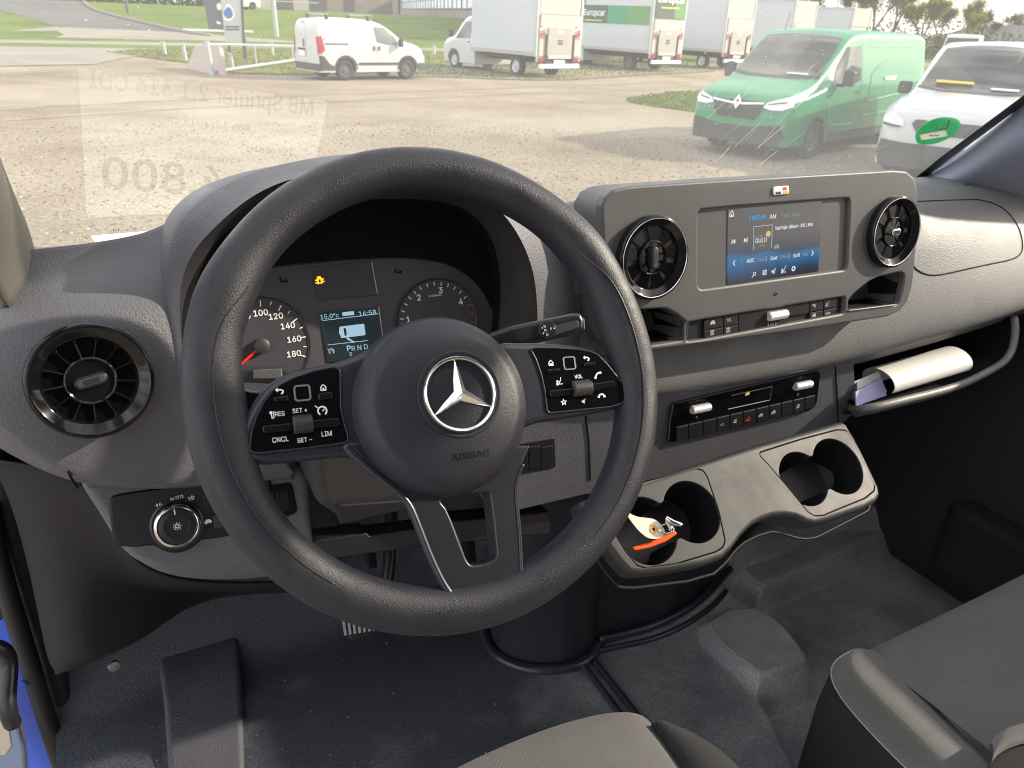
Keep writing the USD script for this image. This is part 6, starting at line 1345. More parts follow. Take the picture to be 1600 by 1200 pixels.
put(wvn, 'underbody', EV.tf(bx((-2.4, 0, .42), (4.5, 1.45, .34))), 'chassis')

# ---------------------------------------------------------------- small white delivery van, seen from behind
r1, f1 = G(541, 126), G(637, 124)
ax_ = nrm((f1 - r1) * A(1, 1, 0)); nose = r1 + ax_ * 3.05
CVh = Veh(np.r_[nose[:2] + A(-ax_[1], ax_[0]) * .80, 0], ax_)
cad = thing('small_van', 'small white delivery van with roof bars seen from behind on the gravel', 'van', CVh.b)
K3 = [(0, .62, .56, .50, .05, .45), (.04, .76, .68, .60, .08, .55), (.12, .88, .76, .66, .10, .68), (.3, 1.0, .82, .72, .14, .80), (.75, 1.12, .85, .74, .14, .92), (.9, 1.18, .855, .72, .12, .96), (1.3, 1.44, .86, .68, .11, .98), (1.65, 1.61, .86, .67, .11, .99), (2.0, 1.70, .86, .68, .12, 1.0), (3.0, 1.73, .86, .70, .12, 1.0), (3.7, 1.70, .85, .70, .12, 1.0), (3.86, 1.64, .83, .69, .13, 1.0), (3.92, 1.54, .80, .67, .14, 1.0)]
cb_ = shell(K3, (.80, 3.05), .345)
put(cad, 'body', CVh.tf(cb_), 'white_paint', 40)
F_ = lambda name, pts, ax, m_, off=.006, sgn=1, size=.1: D(name, pts, ax, m_, off, cad, sgn, size, CVh, cb_)
for s_ in (1, -1):
    F_('side_window', [(-1.02, 1.03), (-1.22, 1.28), (-1.55, 1.52), (-1.95, 1.54), (-1.93, 1.10), (-1.6, 1.03)], 'side', 'cab_glass', .006, s_)
    F_('door_handle', [(-1.84, .86), (-1.90, .86), (-1.90, 1.0), (-1.84, 1.0)], 'side', 'bumper_black', .02, s_); F_('door_handle', [(-2.02, .86), (-2.08, .86), (-2.08, 1.0), (-2.02, 1.0)], 'side', 'bumper_black', .02, s_)
    F_('rub_strip', [(-1.16, .45), (-2.62, .45), (-2.62, .52), (-1.16, .52)], 'side', 'bumper_black', .015, s_)
    F_('slide_rail', [(-2.95, 1.02), (-3.72, 1.02), (-3.72, 1.06), (-2.95, 1.06)], 'side', 'bumper_black', .01, s_)
    F_('door_seam', [(-1.96, .42), (-1.96, 1.58), (-1.972, 1.58), (-1.972, .42)], 'side', 'lift_metal', .004, s_); F_('door_seam', [(-2.92, .62), (-2.92, 1.58), (-2.932, 1.58), (-2.932, .62)], 'side', 'lift_metal', .004, s_)
    F_('rear_lamp', [(s_ * .70, 1.26), (s_ * .80, 1.20), (s_ * .84, .82), (s_ * .76, .72), (s_ * .72, 1.0)], 'front', 'lamp_red', .012, -1)
    F_('rear_lamp_side', [(-3.74, .86), (-3.88, .74), (-3.90, 1.20), (-3.80, 1.28)], 'side', 'lamp_red', .010, s_)
    F_('bumper_corner', [(-3.40, .30), (-3.92, .30), (-3.92, .72), (-3.78, .70), (-3.62, .50), (-3.46, .42)], 'side', 'bumper_black', .012, s_)
    F_('wheel_arch', arch(cb_, -.80, .345, 0, s_), 'side', 'bumper_black', .006, s_); F_('wheel_arch', arch(cb_, -3.05, .345, 0, s_), 'side', 'bumper_black', .006, s_)
    F_('front_bumper', [(-.02, .26), (-.40, .26), (-.40, .50), (-.02, .50)], 'side', 'bumper_black', .012, s_)
    for xw in (-.80, -3.05): add_wheel(cad, CVh, xw, s_ * .80, .30, .19)
    mz = CVh.fr((-1.08, s_ * .98, 1.10), (1, 0, 0), (0, 1, 0)); put(cad, 'mirror', plate(rpoly([(-.09, -.12), (.09, -.12), (.10, .11), (-.08, .11)], .03), mz, .09, .02), 'bumper_black', 50)
F_('rear_bumper', [(-.80, .28), (.80, .28), (.80, .48), (-.80, .48)], 'front', 'bumper_black', .02, -1)
F_('door_split', [(-.006, .52), (.006, .52), (.006, 1.58), (-.006, 1.58)], 'front', 'lift_metal', .004, -1)
F_('number_plate', [(.08, .66), (.50, .66), (.50, .82), (.08, .82)], 'front', 'number_plate', .012, -1); F_('plate_recess', [(.04, .82), (.54, .82), (.54, .88), (.04, .88)], 'front', 'bumper_black', .014, -1)
F_('rear_handle', [(.10, .92), (.17, .92), (.17, 1.14), (.10, 1.14)], 'front', 'bumper_black', .014, -1); F_('brake_lamp', [(.05, 1.60), (.25, 1.60), (.25, 1.63), (.05, 1.63)], 'front', 'lamp_red', .012, -1)
F_('emblem', [(-.36, .92), (-.30, .92), (-.30, 1.0), (-.36, 1.0)], 'front', 'chrome', .01, -1)
for xx in (-2.1, -3.5):
    put(cad, 'roof_bar', CVh.tf(bx((xx, 0, 1.84), (.05, 1.3, .03))), 'galvanised')
    for s_ in (1, -1): put(cad, 'bar_foot', CVh.tf(bx((xx, s_ * .6, 1.76), (.09, .06, .16))), 'bumper_black')
put(cad, 'underbody', CVh.tf(bx((-2.0, 0, .38), (3.5, 1.25, .26))), 'chassis')

# ---------------------------------------------------------------- box trucks in a row
def box_truck(label, base, heading, Lb, Wb, zf, zt, cab, sign_l=False, sign_r=False, wheels='wheel_silver', lift=True, nm='box_truck', cat_='truck', plates=True):
    V = Veh(base, heading); t = thing(nm, label, cat_, V.b, 'box trucks parked in a row' if False else None)
    # origin: ground under the middle of the rear edge, box reaching forward (+x)
    put(t, 'cargo_box', V.tf(bx((Lb / 2, 0, (zf + zt) / 2), (Lb, Wb, zt - zf), r=.03)), 'box_white', 30)
    for s_ in (1, -1):
        put(t, 'corner_post', V.tf(bx((.0, s_ * (Wb / 2 - .02), (zf + zt) / 2), (.09, .10, zt - zf + .02))), 'galvanised')
        put(t, 'side_rail', V.tf(bx((Lb / 2, s_ * (Wb / 2 + .004), zf + .06), (Lb + .02, .03, .13))), 'lift_metal')
        put(t, 'roof_rail', V.tf(bx((Lb / 2, s_ * (Wb / 2 - .01), zt - .03), (Lb + .02, .06, .09))), 'galvanised')
        put(t, 'rear_lamp', V.tf(bx((-.06, s_ * (Wb / 2 - .26), zf - .10), (.06, .30, .13))), 'lamp_red'); put(t, 'lamp_housing', V.tf(bx((-.02, s_ * (Wb / 2 - .22), zf - .10), (.06, .44, .18))), 'lift_metal')
        add_wheel(t, V, 1.25, s_ * (Wb / 2 - .12), .34, .24, wheels, 0 if wheels != 'wheel_silver' else 5)
        if plates:
            pz = zf + .78 ; fp = V.fr((-.075, s_ * (Wb / 2 - .22), pz), (-1, 0, 0), (0, -1, 0)); put(t, 'hazard_plate', plate(sbox(-.12, -.21, .12, .21), fp, .01, .002), 'hazard_red')
            for k in (-.12, .08): put(t, 'hazard_stripe', plate(Polygon([(-.13, k - .04), (.13, k + .06), (.13, k + .14), (-.13, k + .04)]), fp, .004, .001, z=.004), 'frame_dark' if k < 0 else 'white_plastic')
    put(t, 'rear_frame', V.tf(bx((-.012, 0, zt - .08), (.05, Wb - .1, .16))), 'box_sunlit_cream')
    z1 = zf + (zt - zf) * .55
    put(t, 'rear_panel', V.tf(bx((-.02, 0, (z1 + zt) / 2 - .08), (.04, Wb - .14, zt - z1 - .18), r=.008)), 'box_sunlit_cream')
    if lift:
        put(t, 'tail_lift', V.tf(bx((-.035, 0, (zf + z1) / 2), (.06, Wb - .12, z1 - zf - .02), r=.01)), 'box_sunlit_cream')
        put(t, 'lift_plate', V.tf(bx((-.075, 0, zf + .48), (.03, Wb * .58, .90), r=.01)), 'lift_metal')
        put(t, 'lift_step', V.tf(bx((-.08, 0, zf - .02), (.05, Wb * .54, .12), r=.01)), 'box_sunlit_cream')
        for s_ in (1, -1):
            put(t, 'lift_arm', V.tf(bx((-.09, s_ * Wb * .31, zf + .25), (.06, .05, .95))), 'bumper_black'); put(t, 'lift_ram', V.tf(bx((-.06, s_ * Wb * .30, zf - .12), (.12, .08, .34))), 'bumper_black')
        for k in range(2): put(t, 'lift_grip', V.tf(bx((-.095, 0, zf + .42 + .09 * k), (.01, .24, .05))), 'chassis')
        put(t, 'lift_badge', V.tf(bx((-.095, 0, zf + .80), (.01, .26, .09))), 'white_plastic')
    put(t, 'bumper', V.tf(bx((-.10, 0, .42), (.10, Wb * .92, .14), r=.02)), 'white_plastic'); put(t, 'number_plate', V.tf(bx((-.10, 0, zf - .18), (.02, .52, .12))), 'number_plate')
    put(t, 'bumper_bar', V.tf(bx((-.02, 0, zf - .22), (.10, Wb * .9, .10))), 'bumper_black')
    put(t, 'chassis', V.tf(bx((Lb / 2, 0, zf - .14), (Lb * .98, .9, .22))), 'chassis'); put(t, 'cross_member', V.tf(bx((Lb * .55, 0, zf - .10), (Lb * .7, Wb * .8, .10))), 'chassis')
    if sign_l:
        fs3 = V.fr((Lb * .52, Wb / 2 + .012, zf + (zt - zf) * .60), (0, 1, 0), (-1, 0, 0)); hh = (zt - zf) * .15
        put(t, 'side_sign', plate(sbox(-Lb * .50, -hh, -Lb * .1, hh), fs3, .008, .002), 'sign_dark_green'); put(t, 'side_sign', plate(sbox(-Lb * .1, -hh, Lb * .18, hh), fs3, .008, .002), 'green_dark'); put(t, 'side_sign', plate(sbox(Lb * .18, -hh, Lb * .48, hh), fs3, .008, .002), 'sign_green')
        txt(t, 'lettering', 'Europcar', fs3, (-Lb * .3, .03), .24, 'white_print', bold=True, z=.004); put(t, 'underline', plate(sbox(-Lb * .44, -.28, -Lb * .18, -.24), fs3, .004, .001, z=.004), 'sign_yellow')
    if sign_r:
        fs4 = V.fr((-.055, 0, z1 + .55), (-1, 0, 0), (0, -1, 0))
        put(t, 'rear_sign', plate(sbox(-Wb * .46, -.50, Wb * .12, .75), fs4, .008, .002, z=.02), 'sign_dark_green'); put(t, 'rear_sign', plate(sbox(Wb * .12, -.50, Wb * .46, .75), fs4, .008, .002, z=.02), 'sign_green')
        txt(t, 'lettering', 'Europcar', fs4, (0, .22), .30, 'white_print', bold=True, z=.024); put(t, 'underline', plate(sbox(-Wb * .3, -.12, Wb * .25, -.07), fs4, .004, .001, z=.024), 'sign_yellow')
    if cab:
        kk = [(0, .75, .66, .6, .05, .5), (.06, .95, .80, .72, .1, .65), (.25, 1.08, .90, .80, .12, .9), (.7, 1.2, .94, .82, .12, 1.0), (.85, 1.28, .95, .80, .1, 1.05), (1.25, 1.66, .95, .78, .1, 1.08), (1.55, 1.88, .95, .78, .12, 1.1), (1.8, 1.95, .95, .80, .13, 1.1), (2.3, 1.98, .95, .8, .13, 1.1), (2.4, 1.95, .95, .8, .13, 1.1)]
        cbm = shell(kk, (.95,), .37); C2 = Veh(V.b + V.h * (Lb + 2.3), heading)
        put(t, 'cab', C2.tf(cbm), 'white_paint', 40)
        for s_ in (1, -1):
            put(t, 'cab_window', C2.tf(decal(cbm, [(-1.0, 1.13), (-1.25, 1.42), (-1.62, 1.74), (-2.1, 1.76), (-2.1, 1.15)], 'side', .006, .2, s_)), 'cab_glass', True)
            put(t, 'cab_mirror', C2.tf(bx((-1.0, s_ * 1.10, 1.30), (.10, .2, .26), r=.03)), 'bumper_black', 50)
            put(t, 'cab_handle', C2.tf(decal(cbm, [(-1.95, 1.0), (-2.08, 1.0), (-2.08, 1.04), (-1.95, 1.04)], 'side', .02, .2, s_)), 'bumper_black')
            put(t, 'cab_arch', C2.tf(decal(cbm, arch(cbm, -.95, .37, 0, s_), 'side', .006, .2, s_)), 'bumper_black', True)
            add_wheel(t, C2, -.95, s_ * .90, .33, .22, wheels, 5)
        put(t, 'cab_windshield', C2.tf(decal(cbm, [(-.92, -.74), (-.86, 0), (-.92, .74), (-1.5, .66), (-1.58, 0), (-1.5, -.66)], 'top', .008, .2)), 'vehicle_window', True)
        put(t, 'cab_lamp', C2.tf(decal(cbm, [(.85, .98), (.6, .92), (.6, .78), (.85, .82)], 'front', .01, .2)), 'lamp_clear')
    return t
def truck_at(label, cl, cr, dist_scale=1.0, **k):
    """Rear lower corners of the box on the ground, left and right, as pixels."""
    a, b = G(*cl), G(*cr); m = (a + b) / 2; d = nrm((b - a) * A(1, 1, 0)); h = A(-d[1], d[0], 0)
    return box_truck(label, A(m[0], m[1], 0), h, Wb=float(np.linalg.norm(b - a)), **k)
TH = nrm(A(-.2, .98, 0)); TRt = A(TH[1], -TH[0], 0)
def rear_at(px, d): q = ray(px, 60); q = q[:2] / np.hypot(*q[:2]) * d; return A(q[0], q[1], 0) + TRt * 1.06
box_truck('white box truck with plain sides and raised tail lift, nearest of the row', rear_at(838, 29.6), TH, 3.9, 2.12, .74, 3.2, True)
box_truck('white box truck with green name sign along its side, second of the row', rear_at(1016, 36.6), TH, 4.3, 2.12, .76, 3.2, True, sign_l=True, sign_r=True, wheels='wheel_steel')
box_truck('white box truck half hidden behind the green van windshield, third of the row', rear_at(1131, 41.5), TH, 4.3, 2.12, .78, 3.5, True)
box_truck('grey white box truck seen just above the green van roof', rear_at(1235, 50), TH, 4.3, 2.12, .82, 3.36, False)
box_truck('low grey box trailer at the far end of the truck row', rear_at(1326, 57), TH, 5.0, 2.12, .9, 3.24, False, lift=False, plates=False, nm='box_trailer', cat_='trailer')

# ---------------------------------------------------------------- fence, gate, signs, posts
def post(name, label, category, base, top, r, matn, lean=(0, 0), group=None, n=10):
    t = thing(name, label, category, base, group)
    put(t, 'post', tube([base - A(0, 0, .1), base + A(lean[0], lean[1], top - base[2])], r, n), matn, 40)
    put(t, 'cap', bx(base + A(lean[0], lean[1], top - base[2]), (r * 2.1, r * 2.1, .02)), matn)
    return t
lab = ['short leaning grey post at the left end of the fence', 'short grey post just left of the pink stone slab', 'short grey post in the grass behind the pale sign board', 'pale post in the grass between gate and small van']
for k, (b, t_) in enumerate((((259, 86), (254, 65)), ((291, 95), (289, 69)), ((364, 107), (361, 83)), ((427, 87), (426, 66)))):
    bs = G(*b); post('fence_post', lab[k], 'post', bs, zat(*t_, bs), .07, 'galvanised', (-.05, 0))
for k, (b, t_, lb_) in enumerate((((678, 86), (678, 71), 'low grey post by the far road just right of the small van'), ((711, 87), (711, 73), 'low grey post by the far road just left of the first truck'))):
    bs = G(*b); post('road_post', lb_, 'post', bs, zat(*t_, bs), .10, 'galvanised')
gb0, gb1 = G(332, 118), G(474, 97)
gate = thing('tube_gate', 'galvanised tube gate between stone slab and small white van', 'gate', gb0)
zt0 = zat(331, 68, gb0); zt1 = zat(474, 72, gb1)
put(gate, 'hinge_post', tube([gb0 - A(0, 0, .05), gb0 + A(-.06, 0, zt0 + .05)], .085, 10), 'galvanised', 40)
P0, P1, P2_, P3 = gb0 + A(0, 0, zt0 - .02), gb1 + A(0, 0, zt1), gb0 + A(0, 0, .10), gb1 + A(0, 0, zat(474, 92, gb1))
put(gate, 'rail', tube([P0, P1], .034, 8), 'galvanised', 40); put(gate, 'rail', tube([P2_, P3], .05, 8), 'galvanised', 40)
for t_ in (.08, .42, .86): put(gate, 'upright', tube([P0 + (P1 - P0) * t_, P2_ + (P3 - P2_) * t_], .03, 8), 'galvanised', 40)
sb = [G(292, 107), G(346, 119)]; slab = thing('stone_slab', 'pinkish flat stone slab leaning against the gate post', 'stone', sb[0])
sf_ = Fr((sb[0] + sb[1]) / 2, np.cross(nrm(sb[1] - sb[0]), A(0, 0, 1)) * 1.0 + A(0, 0, .35), u=sb[1] - sb[0])
if sf_.n @ (CAM - sf_.o) < 0: sf_ = Fr(sf_.o, -sf_.n + A(0, 0, .7), u=sb[1] - sb[0])
put(slab, 'slab', plate(Polygon(sf_.px([(290, 108), (296, 92), (304, 73), (318, 70), (341, 72), (345, 90), (346, 119)])), sf_, .14, .02), 'stone_pink', 30)
# sign boards
def sign(label, name, pts, base_px, matn, legs, depth=.22):
    b = Gt(*base_px); t = thing(name, label, 'sign', b)
    f = Fr(b, nrm(A(-.18, -1, 0)))
    put(t, 'board', plate(Polygon(f.px(pts)), f, depth, .01, z=depth / 2), matn, 30)
    return t, f.lift(depth / 2)
t, f = sign('tall dark blue grey sign board standing in the lawn behind the pale one', 'sign_board', [(312, -40), (352, -40), (356, 47), (326, 45)], (340, 50), 'sign_board_dark', True)
for q in ([(338, 8), (342, 4), (346, 8), (345, 16), (340, 15)], [(338, 33), (344, 34), (346, 38), (339, 37)]): put(t, 'sign_print', plate(Polygon(f.px(q)), f, .004, .001, z=.004), 'white_plastic')
put(t, 'white_base', bx(Gt(340, 49) + A(0, -.3, .05), (4.0, .5, .1)), 'white_plastic')
t, f = sign('tall pale grey sign board with round blue emblem standing behind the gate', 'sign_board', [(340, -40), (376, -40), (380.5, 70), (353, 70)], (368, 92), 'sign_board_pale', True)
put(t, 'emblem_ring', plate(smoothpoly(f.px([(349, 20), (356, 6), (364, 14), (366, 26), (357, 33), (350, 30)])), f, .004, .001, z=.004), 'white_plastic')
put(t, 'emblem', plate(smoothpoly(f.px([(350, 18), (357, 11), (363, 18), (363, 26), (357, 29), (351, 25)])), f, .004, .001, z=.010), 'sign_blue')
for y0 in (42, 46): put(t, 'sign_line', plate(LineString(f.px([(353, y0), (373, y0)])).buffer(.03), f, .004, .001, z=.004), 'frame_dark')
for x0, x1 in ((357, 360), (380, 385)): put(t, 'leg', plate(Polygon(f.px([(x0 - 2, 60), (x1 - 1, 60), (x1 + 1, 93), (x0, 93)])), f, .18, .01, z=-.02), 'frame_dark')
put(t, 'edge_post', plate(Polygon(f.px([(374, -40), (378, -40), (384, 92), (380, 92)])), f, .26, .01, z=.01), 'frame_dark')
bs = Gt(433, 58); post('lamp_post', 'tall slim pale pole standing in the lawn left of the small van', 'pole', bs, 7.5, .13, 'galvanised', (-.12, 0))
bs = Gt(200, 20); post('lamp_post', 'thin dark pole on the lawn beside the curving lane', 'pole', bs, bs[2] + 5, .09, 'frame_dark', (-.1, 0))

# ---------------------------------------------------------------- building on the rise
ba_, bb_ = Gt(548, 11.5), None
d_ = ray(790, 36); bb_ = A(*(d_[:2] / np.hypot(*d_[:2]) * 62), 1.4)
bl_ = thing('office_building', 'low brown brick building with a long row of windows on the rise behind the trucks', 'building', (ba_ + bb_) / 2 * A(1, 1, 0) + A(0, 0, 1.2))
bd_ = nrm((bb_ - ba_) * A(1, 1, 0)); bnr = A(bd_[1], -bd_[0], 0); Lw = np.linalg.norm((bb_ - ba_)[:2]); z0_ = 1.0
BFr = Fr(A(ba_[0], ba_[1], z0_), bnr, u=bd_)
def bwall(name, x0, x1, z0, z1, d, m_, out=0.0): put(bl_, name, plate(sbox(x0, z0, x1, z1), BFr, d, .01, seg=1, z=out), m_, False)
xa = BFr.px([(600, 15)])[0][0]; xb = BFr.px([(617, 15)])[0][0]; xc = BFr.px([(624, 15)])[0][0]
bwall('brick_wall', -2, xb, -1, 4.5, 6, 'brick'); bwall('brick_wall', -9, -2.02, -1, 4.2, 5, 'plaster_brown'); bwall('wall', xb + .02, Lw + 6, -1, 1.35, 6, 'plaster_brown', -.1); bwall('wall', xb + .02, Lw + 6, 3.4, 4.6, 6, 'frame_dark', -.05); bwall('back_wall', xb + .02, Lw + 6, 1.34, 3.42, 4, 'frame_dark', -.6)
bwall('pier', xb, xc, -1, 4.4, .8, 'frame_dark', .25); bwall('entrance', -.4, .6, -.2, 2.4, .2, 'frame_dark', .03)
put(bl_, 'roof_edge', plate(sbox(-9.2, 4.5, Lw + 6.2, 4.75), BFr, 6.5, .01, seg=1, z=.3), 'frame_dark', False)
nw = 16; step_ = (Lw + 5 - xc) / nw
for k in range(nw):
    x0 = xc + .2 + k * step_
    fmn = put(bl_, 'window', plate(sbox(x0, 1.4, x0 + step_ - .25, 3.35).difference(unary_union([sbox(x0 + .1, 1.52, x0 + step_ * .5 - .16, 2.5), sbox(x0 + step_ * .5 - .06, 1.52, x0 + step_ - .35, 2.5), sbox(x0 + .1, 2.62, x0 + step_ * .5 - .16, 3.25), sbox(x0 + step_ * .5 - .06, 2.62, x0 + step_ - .35, 3.25)])), BFr, .1, .01, seg=1, z=-.15), 'frame_dark', False)
    put(fmn, 'pane', plate(sbox(x0 + .05, 1.45, x0 + step_ - .3, 3.3), BFr, .03, .005, seg=1, z=-.2), 'far_glass', False)
# parked pale car up on the rise
_q = ray(402, 3); _q = _q[:2] / np.hypot(*_q[:2]) * 82; pc_b = A(_q[0], _q[1], float(terrain(*_q)))
PC = Veh(pc_b, A(1, .25, 0)); pcar = thing('parked_car', 'pale car parked on the rise at the top edge above the lawn', 'car', PC.b)
kc_ = [(0, .6, .62, .55, .05, .45), (.1, .75, .78, .68, .1, .55), (.9, .95, .85, .72, .14, .75), (1.5, 1.35, .86, .62, .12, .85), (2.2, 1.46, .87, .62, .12, .87), (3.2, 1.40, .86, .62, .12, .87), (3.9, 1.05, .82, .66, .12, .85), (4.2, .9, .76, .64, .1, .7), (4.3, .75, .7, .6, .1, .6)]
pb_ = shell(kc_, (.85, 3.4), .34, n=50); put(pcar, 'body', PC.tf(pb_), 'white_paint', 40)
for s_ in (1, -1):
    put(pcar, 'side_window', PC.tf(decal(pb_, [(-1.2, .92), (-1.6, 1.25), (-3.0, 1.28), (-3.5, .95)], 'side', .008, .3, s_)), 'vehicle_window', True)
    for xw in (-.85, -3.4): add_wheel(pcar, PC, xw, s_ * .80, .30, .19)
# brown shed left of the building
_q = ray(505, 8); _q = _q[:2] / np.hypot(*_q[:2]) * 104; sd = A(_q[0], _q[1], float(terrain(*_q))); sh = thing('shed', 'dark brown sheds at the top edge left of the brick building', 'building', sd)
put(sh, 'wall', bx(sd + A(-1, 4, 1.6), (20, 6, 3.8)), 'plaster_brown'); put(sh, 'roof', bx(sd + A(-1, 4, 3.7), (20.6, 6.8, .3)), 'barn_roof'); put(sh, 'door', bx(sd + A(3.5, .97, 1.1), (1.2, .08, 2.4)), 'frame_dark')
for k in range(5): put(sh, 'panel', bx(sd + A(-9 + k * 2.2, .96, 1.4), (1.8, .1, 2.8)), 'lift_metal' if k % 2 else 'frame_dark')
put(sh, 'ramp_rail', bx(sd + A(-3.2, -.6, .9), (5, .1, .12)), 'galvanised')
hv0 = []
R_ = np.random.default_rng(19)
for k in range(5000):
    c = A(R_.uniform(-12, 34), 118 + R_.normal(0, 1.5), 0); c[2] = float(terrain(c[0], c[1])) + abs(R_.normal(0, 1.6)); s_ = R_.uniform(.15, .34)
    u = nrm(R_.normal(0, 1, 3)); w = nrm(np.cross(u, R_.normal(0, 1, 3))); hv0 += [c - u * s_, c + w * s_ * .6, c + u * s_, c - w * s_ * .6]
i = np.arange(len(hv0) // 4) * 4
# long dark barn and small truck far right
bz = A(62, 38, 0); barn = thing('barn', 'long dark roofed barn in the distance above the white van', 'barn', bz)
bA, bB = ray(1462, 62), ray(1700, 72); pA = A(*(bA[:2] / np.hypot(*bA[:2]) * 105), 0); pB = A(*(bB[:2] / np.hypot(*bB[:2]) * 70), 0)
bu = nrm(pB - pA); bn = A(bu[1], -bu[0], 0); Lb_ = np.linalg.norm(pB - pA)
if bn @ (CAM - pA) < 0: bn = -bn
BR = Fr(pA, bn, u=bu); sgx = 1 if (BR.to3([(1, 0)])[0] - pA) @ bu > 0 else -1
put(barn, 'wall', plate(sbox(0, 0, Lb_, 1.5), BR, 8, .01, seg=1), 'barn_wall', False)
put(barn, 'roof', loft([[BR.to3([(-.5, 1.45)], .5)[0], BR.to3([(Lb_ + .5, 1.45)], .5)[0]], [BR.to3([(-.5, 3.0)], -4)[0], BR.to3([(Lb_ + .5, 3.0)], -4)[0]], [BR.to3([(-.5, 1.45)], -8.5)[0], BR.to3([(Lb_ + .5, 1.45)], -8.5)[0]]]), 'barn_roof', False)
dd = ray(1492, 97); q0 = A(*(dd[:2] / np.hypot(*dd[:2]) * 46), 0)
TK = Veh(q0, A(-.88, -.45, 0)); tk = thing('small_truck', 'small white truck cab facing the yard far behind the white van', 'truck', TK.b)
kt = [(0, 1.0, .7, .66, .05, .6), (.05, 1.15, .84, .78, .08, .8), (.25, 1.22, .88, .82, .1, 1.0), (.35, 1.28, .88, .80, .1, 1.02), (.75, 1.86, .88, .76, .12, 1.05), (1.0, 1.98, .88, .78, .12, 1.05), (1.6, 2.0, .88, .78, .12, 1.05), (1.75, 1.95, .86, .76, .12, 1.05)]
tkb = shell(kt, (.7,), .36, n=50); put(tk, 'cab', TK.tf(tkb), 'white_paint', 40)
put(tk, 'windshield', TK.tf(decal(tkb, [(-.74, 1.30), (.74, 1.30), (.68, 1.84), (-.68, 1.84)], 'front', .01, .2)), 'vehicle_window', True)
put(tk, 'bumper', TK.tf(decal(tkb, [(-.8, .3), (.8, .3), (.8, .75), (-.8, .75)], 'front', .02, .2)), 'bumper_black', True)
put(tk, 'load_bed', TK.tf(bx((-3.2, 0, .85), (2.8, 1.8, .3))), 'chassis')
for s_ in (1, -1):
    for xw in (-.7, -3.4): add_wheel(tk, TK, xw, s_ * .78, .32, .2)
dd = ray(1590, 75); q1 = A(*(dd[:2] / np.hypot(*dd[:2]) * 58), 0)
box_truck('pale grey box body behind the white van at the right edge', q1 + A(2.6, -1.2, 0), A(.75, .65, 0), 5.5, 2.4, .8, 2.62, False, lift=False, plates=False, nm='box_trailer', cat_='trailer')

# ---------------------------------------------------------------- trees
def leafmat(name, c1, c2, c3):
    M[name] = usdkit.material(stage, '/World/Looks/' + name, {"gi": ("geometry", {}), "r": ("rgb_ramp", {"ramp": [(0, c1), (.5, c2), (1, c3)]}), "d": ("diffuse_bsdf", {}), "t": ("translucent_bsdf", {}), "m": ("mix_closure", {"fac": .52})},
        [("gi.random_per_island", "r.fac"), ("r.color", "d.color"), ("r.color", "t.color"), ("d.BSDF", "m.closure1"), ("t.BSDF", "m.closure2")], surface="m.closure")
leafmat('leaf_olive', (.14, .15, .03), (.21, .21, .045), (.28, .26, .07)); leafmat('leaf_yellow', (.22, .23, .03), (.32, .31, .05), (.40, .37, .08)); leafmat('leaf_dark', (.08, .09, .035), (.12, .125, .045), (.17, .155, .07)); leafmat('leaf_brown', (.17, .14, .07), (.23, .19, .09), (.29, .24, .13))
def tree(label, base, ht, spread, matn, nl, seed, bare=.0, trunk_h=.25):
    r = random.Random(seed); t = thing('tree', label, 'tree', base)
    wood = []; tips = []
    def grow(p, d, ln, rad, lev):
        q = p + d * ln; mid_ = (p + q) / 2 + A(r.uniform(-1, 1), r.uniform(-1, 1), 0) * ln * .06
        wood.append(tube(spl([p, mid_, q], 4, k=2), np.linspace(rad, rad * .62, 4), 5 if lev else 8, caps=False))
        if lev >= 2: tips.append((mid_, ln)); tips.append((q, ln))
        if lev >= 4: return
        for k in range(r.choice((3, 3, 4)) if lev < 3 else 3):
            a = r.uniform(0, 2 * math.pi); sp = r.uniform(.35, .95)
            nd = nrm(d + A(math.cos(a) * sp * spread, math.sin(a) * sp * spread, r.uniform(-.1, .45))); grow(q, nd, ln * r.uniform(.58, .78), rad * .58, lev + 1)
    grow(np.asarray(base) - A(0, 0, .2), A(r.uniform(-.05, .05), r.uniform(-.05, .05), 1), ht * .30, ht * .022, 0)
    put(t, 'trunk', cat(*wood), 'bark', True)
    R_ = np.random.default_rng(seed); V_ = []; 
    for k in range(int(nl * 2.6)):
        p, ln = tips[r.randrange(len(tips))]
        c = p + R_.normal(0, 1, 3) * ln * .32; s_ = R_.uniform(.6, 1.5) * ht * .0115
        u = nrm(R_.normal(0, 1, 3)); w = nrm(np.cross(u, R_.normal(0, 1, 3))); V_ += [c - u * s_, c + w * s_ * .6, c + u * s_, c - w * s_ * .6]
    n_ = len(V_) // 4; i = np.arange(n_) * 4
    put(t, 'crown', trimesh.Trimesh(np.array(V_), np.vstack([np.stack([i, i + 1, i + 2], 1), np.stack([i, i + 2, i + 3], 1)]), process=False), matn, False)
def at_dist(px, d): q = ray(px, 60); q = q[:2] / np.hypot(*q[:2]) * d; return A(q[0], q[1], 0)
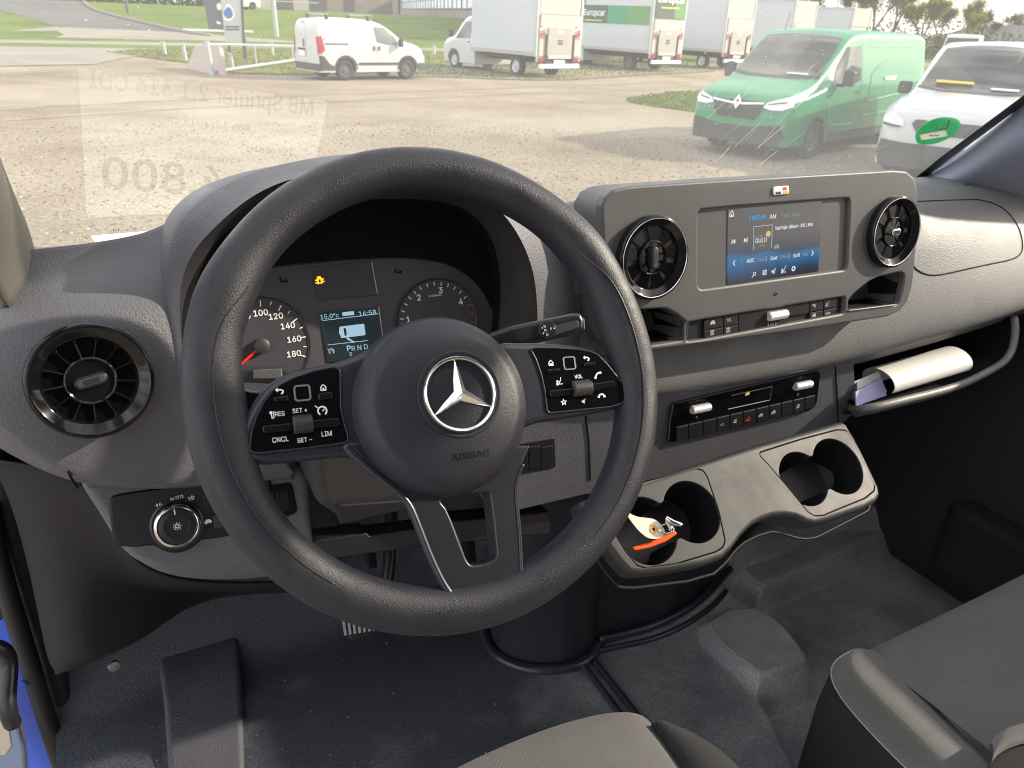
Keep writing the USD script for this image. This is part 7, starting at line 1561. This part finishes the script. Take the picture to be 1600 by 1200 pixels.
TR = [(1225, 92, 8.0, .8, 'leaf_olive', 2600, 'bushy olive tree behind the second and third truck'), (1262, 84, 7.6, .8, 'leaf_yellow', 2400, 'yellow green tree over the gap between third truck and grey box'), (1300, 88, 8.5, .9, 'leaf_olive', 2600, 'broad olive tree above the rear of the green van'),
      (1335, 80, 7.0, .8, 'leaf_brown', 1500, 'thin brownish tree with bare twigs above the box trailer'), (1362, 74, 7.2, .8, 'leaf_olive', 2200, 'dark leaning tree just right of the box trailer'), (1395, 78, 6.8, .9, 'leaf_brown', 1300, 'sparse brown tree with gaps of white sky left of the yellow green one'),
      (1437, 66, 5.6, .8, 'leaf_yellow', 2600, 'dense yellow green round tree in front of the white sky'), (1468, 84, 5.2, .9, 'leaf_dark', 1500, 'low dark tree between the yellow green tree and the barn'), (1510, 72, 5.2, .75, 'leaf_yellow', 1800, 'narrow yellow green tree behind the small truck'), (1535, 95, 5.0, .8, 'leaf_dark', 1500, 'small dark tree over the barn roof'),
      (1590, 100, 5.4, .9, 'leaf_brown', 1500, 'low brownish tree at the right edge of the sky'), (1150, 110, 9.0, .9, 'leaf_brown', 2200, 'brown tree high behind the second truck')]
for k, (px, d, ht, spd, m_, nl, lb_) in enumerate(TR): tree(lb_, at_dist(px, d), ht, spd, m_, nl, 20 + k)
solo('far_hedge', trimesh.Trimesh(np.array(hv0), np.vstack([np.stack([(np.arange(len(hv0) // 4) * 4), (np.arange(len(hv0) // 4) * 4) + 1, (np.arange(len(hv0) // 4) * 4) + 2], 1), np.stack([(np.arange(len(hv0) // 4) * 4), (np.arange(len(hv0) // 4) * 4) + 2, (np.arange(len(hv0) // 4) * 4) + 3], 1)]), process=False), 'leaf_dark', 'dark bushes along the top edge behind the lawn and sheds', 'hedge', kind='stuff', smooth=False)
# hedge below the trees
hv = []
R_ = np.random.default_rng(9)
for k in range(9000):
    t_ = R_.random(); a = at_dist(1310 + 360 * t_, 92 - 24 * t_); c = a + A(R_.normal(0, .8), R_.normal(0, .8), abs(R_.normal(0, 1.0)) * (1.3 - .5 * t_)); s_ = R_.uniform(.07, .17)
    u = nrm(R_.normal(0, 1, 3)); w = nrm(np.cross(u, R_.normal(0, 1, 3))); hv += [c - u * s_, c + w * s_ * .6, c + u * s_, c - w * s_ * .6]
i = np.arange(len(hv) // 4) * 4
solo('hedge', trimesh.Trimesh(np.array(hv), np.vstack([np.stack([i, i + 1, i + 2], 1), np.stack([i, i + 2, i + 3], 1)]), process=False), 'leaf_dark', 'dark tangled hedge running below the trees behind the vans', 'hedge', kind='stuff', smooth=False)
